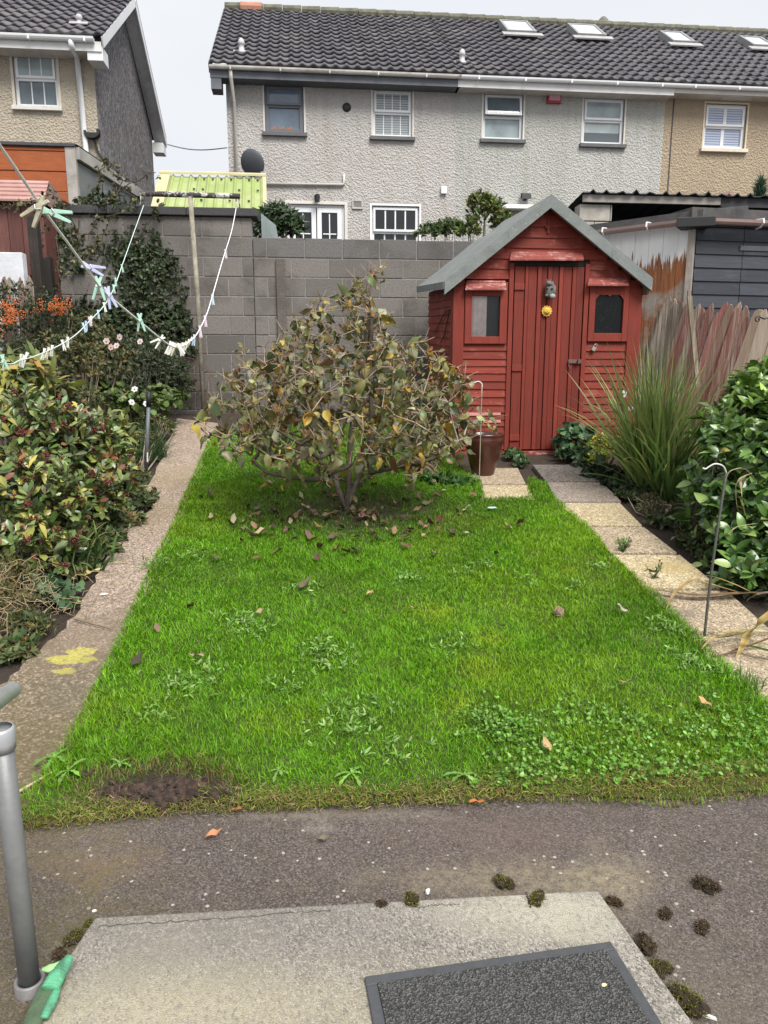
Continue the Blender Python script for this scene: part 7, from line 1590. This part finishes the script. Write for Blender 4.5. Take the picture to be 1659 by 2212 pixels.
SOLO=[(570,1165,.13,(.45,.34,.22),'large pale tan fallen leaf on the grass left of the tree foot'),(545,1172,.10,(.2,.13,.08),'brown curled leaf touching the large pale one left of the tree'),(921,1172,.09,(.40,.27,.2),'pinkish tan leaf right of the tree on the shaded grass'),
 (1010,1112,.08,(.5,.42,.26),'cream coloured leaf on the lawn in front of the yellowish slab'),(298,1448,.09,(.06,.05,.035),'dark crumpled leaf near the left lawn edge'),(427,1442,.07,(.33,.22,.19),'mauve tan leaf standing on the lawn front left'),(413,1330,.07,(.12,.07,.05),'small dark brown leaf on the left part of the lawn'),
 (563,1340,.06,(.35,.26,.15),'small tan leaf on the lawn left of the middle'),(893,1334,.06,(.42,.27,.18),'small orange tan leaf upright in the middle of the lawn'),(798,1298,.05,(.42,.26,.12),'tiny ochre leaf in the middle of the lawn'),(660,1280,.10,(.13,.10,.06),'dark crinkled leaf on a weed left of the lawn middle'),
 (1340,1334,.08,(.35,.30,.25),'grey tan twisted leaf near the right lawn edge'),(1520,1542,.07,(.5,.28,.14),'orange tan leaf in the right front corner of the lawn'),(1180,1634,.06,(.42,.28,.14),'small ochre leaf on the grass above the clover'),(1095,1150,.07,(.3,.2,.15),'brown leaf on the grass right of the tree shade'),(455,1082,.10,(.10,.07,.05),'dark curled leaf on the grass left of the tree'),(1350,1500,.06,(.3,.2,.1),'small brown leaf on the right part of the lawn'),(340,1375,.06,(.18,.12,.08),'brown flake of leaf by the path side of the lawn')]
for i,(u,v,L,c,lab) in enumerate(SOLO):
    p=ong(u,v); z=float(turfz(np.array(p[0]),np.array(p[1])))+.03; leafobj((p[0],p[1],z),L,L*.5,R.uniform(0,6.28),R.uniform(-.3,.3),c,lab,seed=100+i)
HARD=[(464,1806,.07,(.5,.22,.12),0,'orange brown leaf lying on the dark yard'),(1030,1737,.06,(.45,.16,.05),0,'orange leaf at the front edge of the lawn by the yard'),(512,1752,.05,(.4,.17,.08),0,'orange leaf half under the lawn edge left of the middle'),(50,1394,.15,(.48,.15,.05),0,'big orange crinkled leaf beside the path at the left edge'),(12,1182,.10,(.62,.33,.03),.1,'bright yellow fallen leaf lying low in the left bed'),(66,1160,.11,(.62,.36,.02),.12,'bright yellow leaf standing upright in the left bed'),(85,1158,.07,(.5,.27,.06),.05,'ochre yellow leaf beside the upright yellow one'),(203,1089,.06,(.6,.36,.08),.03,'yellow leaf on the dark edge foliage of the left bed'),(200,1240,.11,(.52,.45,.18),0,'long pale yellow leaf on the path below the daylilies'),(150,1258,.09,(.55,.52,.25),0,'pale lemon leaf at the path edge below the daylilies'),(170,1305,.06,(.55,.5,.2),0,'small lemon leaf on the path near the geranium'),(262,1088+80,.05,(.55,.5,.22),0,'pale yellow leaf on the path in front of the edge foliage'),(205,1078+102,.05,(.4,.2,.14),0,'pinkish leaf at the path edge'),(700,1815,.05,(.17,.14,.1),0,'small dull leaf flat on the yard')]
for i,(u,v,L,c,h,lab) in enumerate(HARD):
    p=ong(u,v,.012+h); leafobj(p,L,L*.42,R.uniform(-.5,.8),R.uniform(-.2,.2) if h<.09 else 1.0,c,lab,seed=200+i,curl=.3)
def mossclump(u,v,r,label,green,seed,h=None,name='moss_clump',sx=1.3):
    R=np.random.default_rng(seed); b=ong(u,v,h if h is not None else 0); p=(b[0],b[1],b[2]); mb=MB(); blob(mb,(0,0,r*.34),r*.5,3,.34,(sx,.9,.6),seed)
    for q in range(5): a_=R.uniform(0,6.28); blob(mb,(r*.55*sx*math.cos(a_),r*.5*math.sin(a_),r*R.uniform(.12,.4)),r*R.uniform(.18,.36),2,.38,(1.1,.9,.75),seed+q+1)
    e=empty(name,p,R.uniform(0,6),label,'moss clump','moss clumps fallen on the yard')
    mb.build('clod',plain('moss_clod',(.03,.02,.012),.95,.5,50,1,90,col2=(.06,.05,.015),s2=20),e)
    n=int(330*max(.7,r/.03)); d=rdir(n,.25,R); d[:,2]=np.abs(d[:,2])*.8; P=d*np.array([r*.72*sx,r*.6,r*.5])*(.75+.4*R.random((n,1)))+np.array([0,0,r*.25]); pal=[(.045,.03,.018),(.09,.055,.035),(.13,.09,.05)] if not green else [(.14,.14,.02),(.09,.10,.02),(.06,.045,.02),(.2,.18,.04)]
    V,T,C=leafarr(P,unit(d*.6+R.normal(0,.8,(n,3))),rdir(n,.3,R),R.uniform(.004,.010,n)*(1 if r<.05 else 1.2),.0022,pick(pal,n,None,.25,R),.3,.4,'lance'); npmesh('moss_strands',V,T,C,DRY,e)
MOSS=[(1088,1912,.034,'olive moss clump with a dark end on the yard above the step edge',1,None),(1160,1946,.030,'round green brown moss clump on the pale corner of the step',1,SH),(888,1948,.027,'yellow green moss tuft on the front edge of the step',1,SH),(824,1955,.016,'small brown moss crumb left of the yellow green tuft on the step',0,SH),(1524,1918,.042,'large dark straggling moss clump on the yard near the right edge',0,None),(1437,1978,.024,'reddish brown moss ball on the yard, middle of the right side',0,None),(1516,2008,.026,'brown moss clump below the large dark one on the yard',0,None),
 (1326,1952,.024,'dark moss wedged at the right corner of the step',0,None),(1395,2046,.036,'dark moss strip lodged against the step side beside the mat',0,None),(1422,2098,.036,'brown green moss lodged against the step side further down',1,None),(1478,2172,.055,'largest moss heap against the step side at the bottom edge',1,None),(160,2030,.030,'wispy green moss in the joint left of the step',1,None),(128,2068,.024,'flat brown moss in the joint just above the glove',0,None),(192,1998,.014,'tiny moss tuft by the left front corner of the step',1,None),(540,1738,.025,'brown earthy moss lump on the front edge of the lawn',0,None)]
for i,(u,v,r_,lab,g,h_) in enumerate(MOSS): mossclump(u,v,r_,lab,g,300+i,h_)
# bare hole in the turf: a patch of crumbled earth
def bare_patch():
    R=np.random.default_rng(9); g=90; U=np.linspace(-1,1,g); A,B_=np.meshgrid(U,U); rx,ry=.26,.085
    x=HOLE[0]+A*rx; y=HOLE[1]+.015+B_*ry+ROT*A*rx; r=np.hypot(A,B_)+.35*(vnoise(x,y,14,5)-.5)
    z=turfz(x,y)+.016*np.clip(1-r,0,1)+.085*(vnoise(x,y,30,8,4)-.45)*np.clip(1.1-r,0,1)-.045*np.exp(-((A-.15)**2+(B_+.25)**2)*7)-.012*np.clip(r-.85,0,1)
    idx=np.arange(g*g).reshape(g,g); cm=(r<1.02); c4_=cm[:-1,:-1]&cm[1:,:-1]&cm[:-1,1:]&cm[1:,1:]
    Q=np.stack([idx[:-1,:-1][c4_],idx[:-1,1:][c4_],idx[1:,1:][c4_],idx[1:,:-1][c4_]],1)
    z=np.maximum(z,gznp(x,y)+.003)
    return tag(npmesh('bare_earth',np.stack([x.ravel(),y.ravel(),z.ravel()],1),Q,None,plain('earth',(.034,.021,.015),.95,.5,40,1,80,col2=(.10,.062,.042),s2=22)),kind='structure')
bare_patch()
R_=np.random.default_rng(9)
for k in range(70):
    u,v=352+R_.normal(0,60),1722+R_.normal(0,13); p=ong(u,v); z=float(turfz(np.array(p[0]),np.array(p[1]))); mb=MB(); blob(mb,(0,0,.008),R_.uniform(.005,.02),2,.4,(1.2,1,.8),400+k)
    tag(mb.build('earth_clod',MATS['earth'],loc=(p[0],p[1],z)),'crumbly dark clod of earth in the bare patch at the front of the lawn','earth clod','clods in the bare patch')
def scrap(u,v,sz,col,label,cat_,h=.006,rz=.4,name='scrap'):
    p=ong(u,v,h); mb=MB(); a,b_,c=sz; mb.add([(-a,-b_*.6,0),(-a*.3,-b_,0),(a,-b_*.4,0),(a*.8,b_*.7,0),(-.2*a,b_,0),(-a*.9,b_*.5,0)]+[(-a*.9,-b_*.5,c),(-a*.3,-b_*.9,c),(a*.9,-b_*.4,c),(a*.75,b_*.6,c),(-.2*a,b_*.9,c),(-a*.8,b_*.4,c)],[(5,4,3,2,1,0),(6,7,8,9,10,11)]+[(i,(i+1)%6,6+(i+1)%6,6+i) for i in range(6)])
    o=mb.build(name,plain('scrap_%s'%label[:18],col,.6,.1,60),loc=p); o.rotation_euler=(0,0,rz); return tag(o,label,cat_)
scrap(1063,1097,(.035,.02,.006),(.45,.62,.55),'pale blue green plastic scrap on the lawn before the slabs','litter',.04,0,'plastic_scrap')
scrap(924,1928,(.009,.006,.008),(.75,.75,.78),'small white flake standing at the step edge','litter',.004,1,'white_flake')
scrap(1530,2197,(.020,.005,.005),(.75,.74,.7),'white sliver of shell at the bottom right of the yard','litter',.003,-.5,'shell_sliver')
scrap(1512,2190,(.007,.005,.004),(.7,.7,.66),'tiny white chip left of the white sliver','litter',.003,.5,'shell_chip')
scrap(225,1284,(.022,.010,.005),(.75,.75,.73),'white petal like flake on the left path','litter',.012,.4,'white_flake')
scrap(1305,2128,(.007,.005,.002),(.6,.55,.3),'tiny yellow fleck on the doormat','litter',SH+.0145,.2,'yellow_fleck')
scrap(204,1968,(.006,.004,.003),(.7,.69,.66),'white chip at the left corner of the step','litter',SH+.002,.2,'shell_chip')
p=ong(1208,1322,.045); mb=MB(); blob(mb,(0,0,0),.026,3,.18,(1,1,1.1),5); tag(mb.build('dried_seed_head',plain('seed_brown',(.24,.17,.11),.9,.35,40,.8,80),loc=p),'round dried brown seed head resting on the right of the lawn','seed head')
mb=MB(); a=ong(20,1722,.02);b_=ong(75,1690,.03);c=ong(112,1668,.035); O=Vector(a); mb.tube([(0,0,0),tuple(Vector(b_)-O),tuple(Vector(c)-O)],[.006,.005,.003],7); tag(mb.build('stick',plain('straw_stick',(.45,.36,.24),.8,.2,20),loc=a),'straw coloured stick on the lawn corner behind the handrail','stick')
mb=MB(); a=ong(165,1488,.012);b_=ong(245,1505,.014);c=ong(297,1530,.012)
mb=MB(); a=ong(160,1410-72,.02);b_=ong(215,1352,.02);c=ong(250,1362,.02); O=Vector(a); mb.tube([(0,0,0),tuple(Vector(b_)-O),tuple(Vector(c)-O)],[.0028,.0025,.0015],6); tag(mb.build('twig',BARK,loc=a),'thin dark twig lying on the left path','twig')
# ============================================================ weeds in the lawn
def weeds():
    R=np.random.default_rng(70); parts=[]
    spots=[(880,1258,.10,40),(540,1370,.13,60),(510,1350,.10,40),(720,1430,.15,80),(690,1410,.1,40),(450,1470,.14,60),(380,1500,.12,45),(740,1570,.16,80),(790,1560,.12,50),(1000,1250,.1,30),(1050,1230,.1,25),(420,1210,.1,35),(340,1225,.08,40),(1130,1260,.08,22),(860,1640,.1,30),(600,1500,.12,35),(660,1285,.08,24),(1340,1180,.05,14),(330,1560,.1,30),(1245,1275,.06,18),(1290,1235,.05,22),(1440,1370,.08,50),(980,1400,.1,30),(1460,1430,.08,40),(1520,1460,.1,60)]
    for u,v,r,n in spots:
        c=ong(u,v); P=np.stack([c[0]+R.normal(0,r*.6,n),c[1]+R.normal(0,r*.5,n),np.zeros(n)],1); P[:,2]=turfz(P[:,0],P[:,1])+.018+R.random(n)*.022
        parts.append(rosettes(P,rdir(n,1.2,R),3,.027,.0075,[(.18,.33,.06),(.15,.30,.05),(.25,.38,.12)],None,1.3,.2,.3,'lance',rng=R))
    spots=[(1330,1640,.40,260),(1500,1640,.36,230),(1200,1650,.28,100),(1060,1560,.13,150),(1080,1600,.14,130),(1600,1580,.25,260),(1130,1700,.15,90),(1420,1700,.2,160),(1300,1560,.2,130)]
    for u,v,r,n in spots:
        c=ong(u,v); P=np.stack([c[0]+R.normal(0,r*.55,n),c[1]+R.normal(0,r*.38,n),np.zeros(n)],1); k=P[:,1]-ROT*P[:,0]>T0+.02; P=P[k]; P[:,2]=turfz(P[:,0],P[:,1])+.012+R.random(len(P))*.028
        parts.append(rosettes(P,rdir(len(P),1.6,R),3,.015,.010,[(.14,.30,.03),(.18,.35,.06),(.11,.26,.03),(.22,.36,.10)],None,1.3,.15,.2,'round',rng=R))
    V,T,C=cat(parts); tag(npmesh('lawn_weeds',V,T,C,LEAF),'creeping weeds and clover in the lawn','weeds',kind='stuff')
weeds()
for i,(u,v,L,n,lab) in enumerate([(1003,1690,.09,9,'dandelion rosette at the front lawn edge, right of the middle'),(603,1678,.07,6,'pale dandelion leaves at the front of the lawn left of the middle'),(760,1690,.08,7,'dandelion leaves at the front lawn edge near the middle'),(120,1655,.10,9,'jagged leaved weed at the left front corner by the stick'),(150,1690,.09,8,'jagged leaved weed nearest the handrail'),(260,1668,.06,6,'small bright weed beside the bare earth hole'),(880,1255,.08,12,'silvery jagged weed rosette in the middle of the lawn')]):
    R2=np.random.default_rng(500+i); p=np.array(ong(u,v)); p[2]=float(turfz(p[0],p[1])) if v>1 else p[2]; az=np.linspace(0,2*math.pi,n,endpoint=False)+R2.normal(0,.2,n); D=np.stack([np.cos(az),np.sin(az),R2.uniform(.05,.5,n)],1)+R2.normal(0,.15,(n,3))
    V,T,C=leafarr(np.zeros((n,3))+np.array([0,0,.02]),D,np.tile([[0,0,1.]],(n,1)),L*R2.uniform(.5,.95,n),L*.24,pick([(.17,.34,.05),(.21,.37,.08)],n,None,.15,R2),.35,.5,'jag'); tag(npmesh('dandelion',V,T,C,LEAF,None,False,tuple(p)),lab,'weed')
def slabweed(u,v,lab,h,n,seed):
    R2=np.random.default_rng(seed); O=np.array(ong(u,v,.01)); e=empty('slab_weed',tuple(O),0,lab,'weed'); sg=[];P=[]
    for k in range(n):
        d=unit(np.array([[R2.normal(0,.5),R2.normal(0,.4),1]]))[0]; q=d*h*R2.uniform(.6,1.1); sg.append((np.zeros(3),q,.0025,.0015)); P+= [q*t for t in (.25,.45,.65)]
    sticks('stems',sg,STEMG,e,4); P=np.array(P); V,T,C=rosettes(P,rdir(len(P),.3,R2),3,.032,.01,[(.13,.2,.07),(.09,.14,.04)],None,1.2,rng=R2); npmesh('foliage',V,T,C,LEAF,e)
    dots('seed_heads',np.array([s[1] for s in sg[::2]])+O,.007,plain('seedhead_brown',(.10,.065,.045),.9,.3),e,O)
slabweed(1345,1192,'spreading flowering weed on the joint between the tan slab and the yellow stained one',.11,7,601)
slabweed(1413,1252,'thin upright weed sprig growing on the yellow stained slab',.12,4,602)
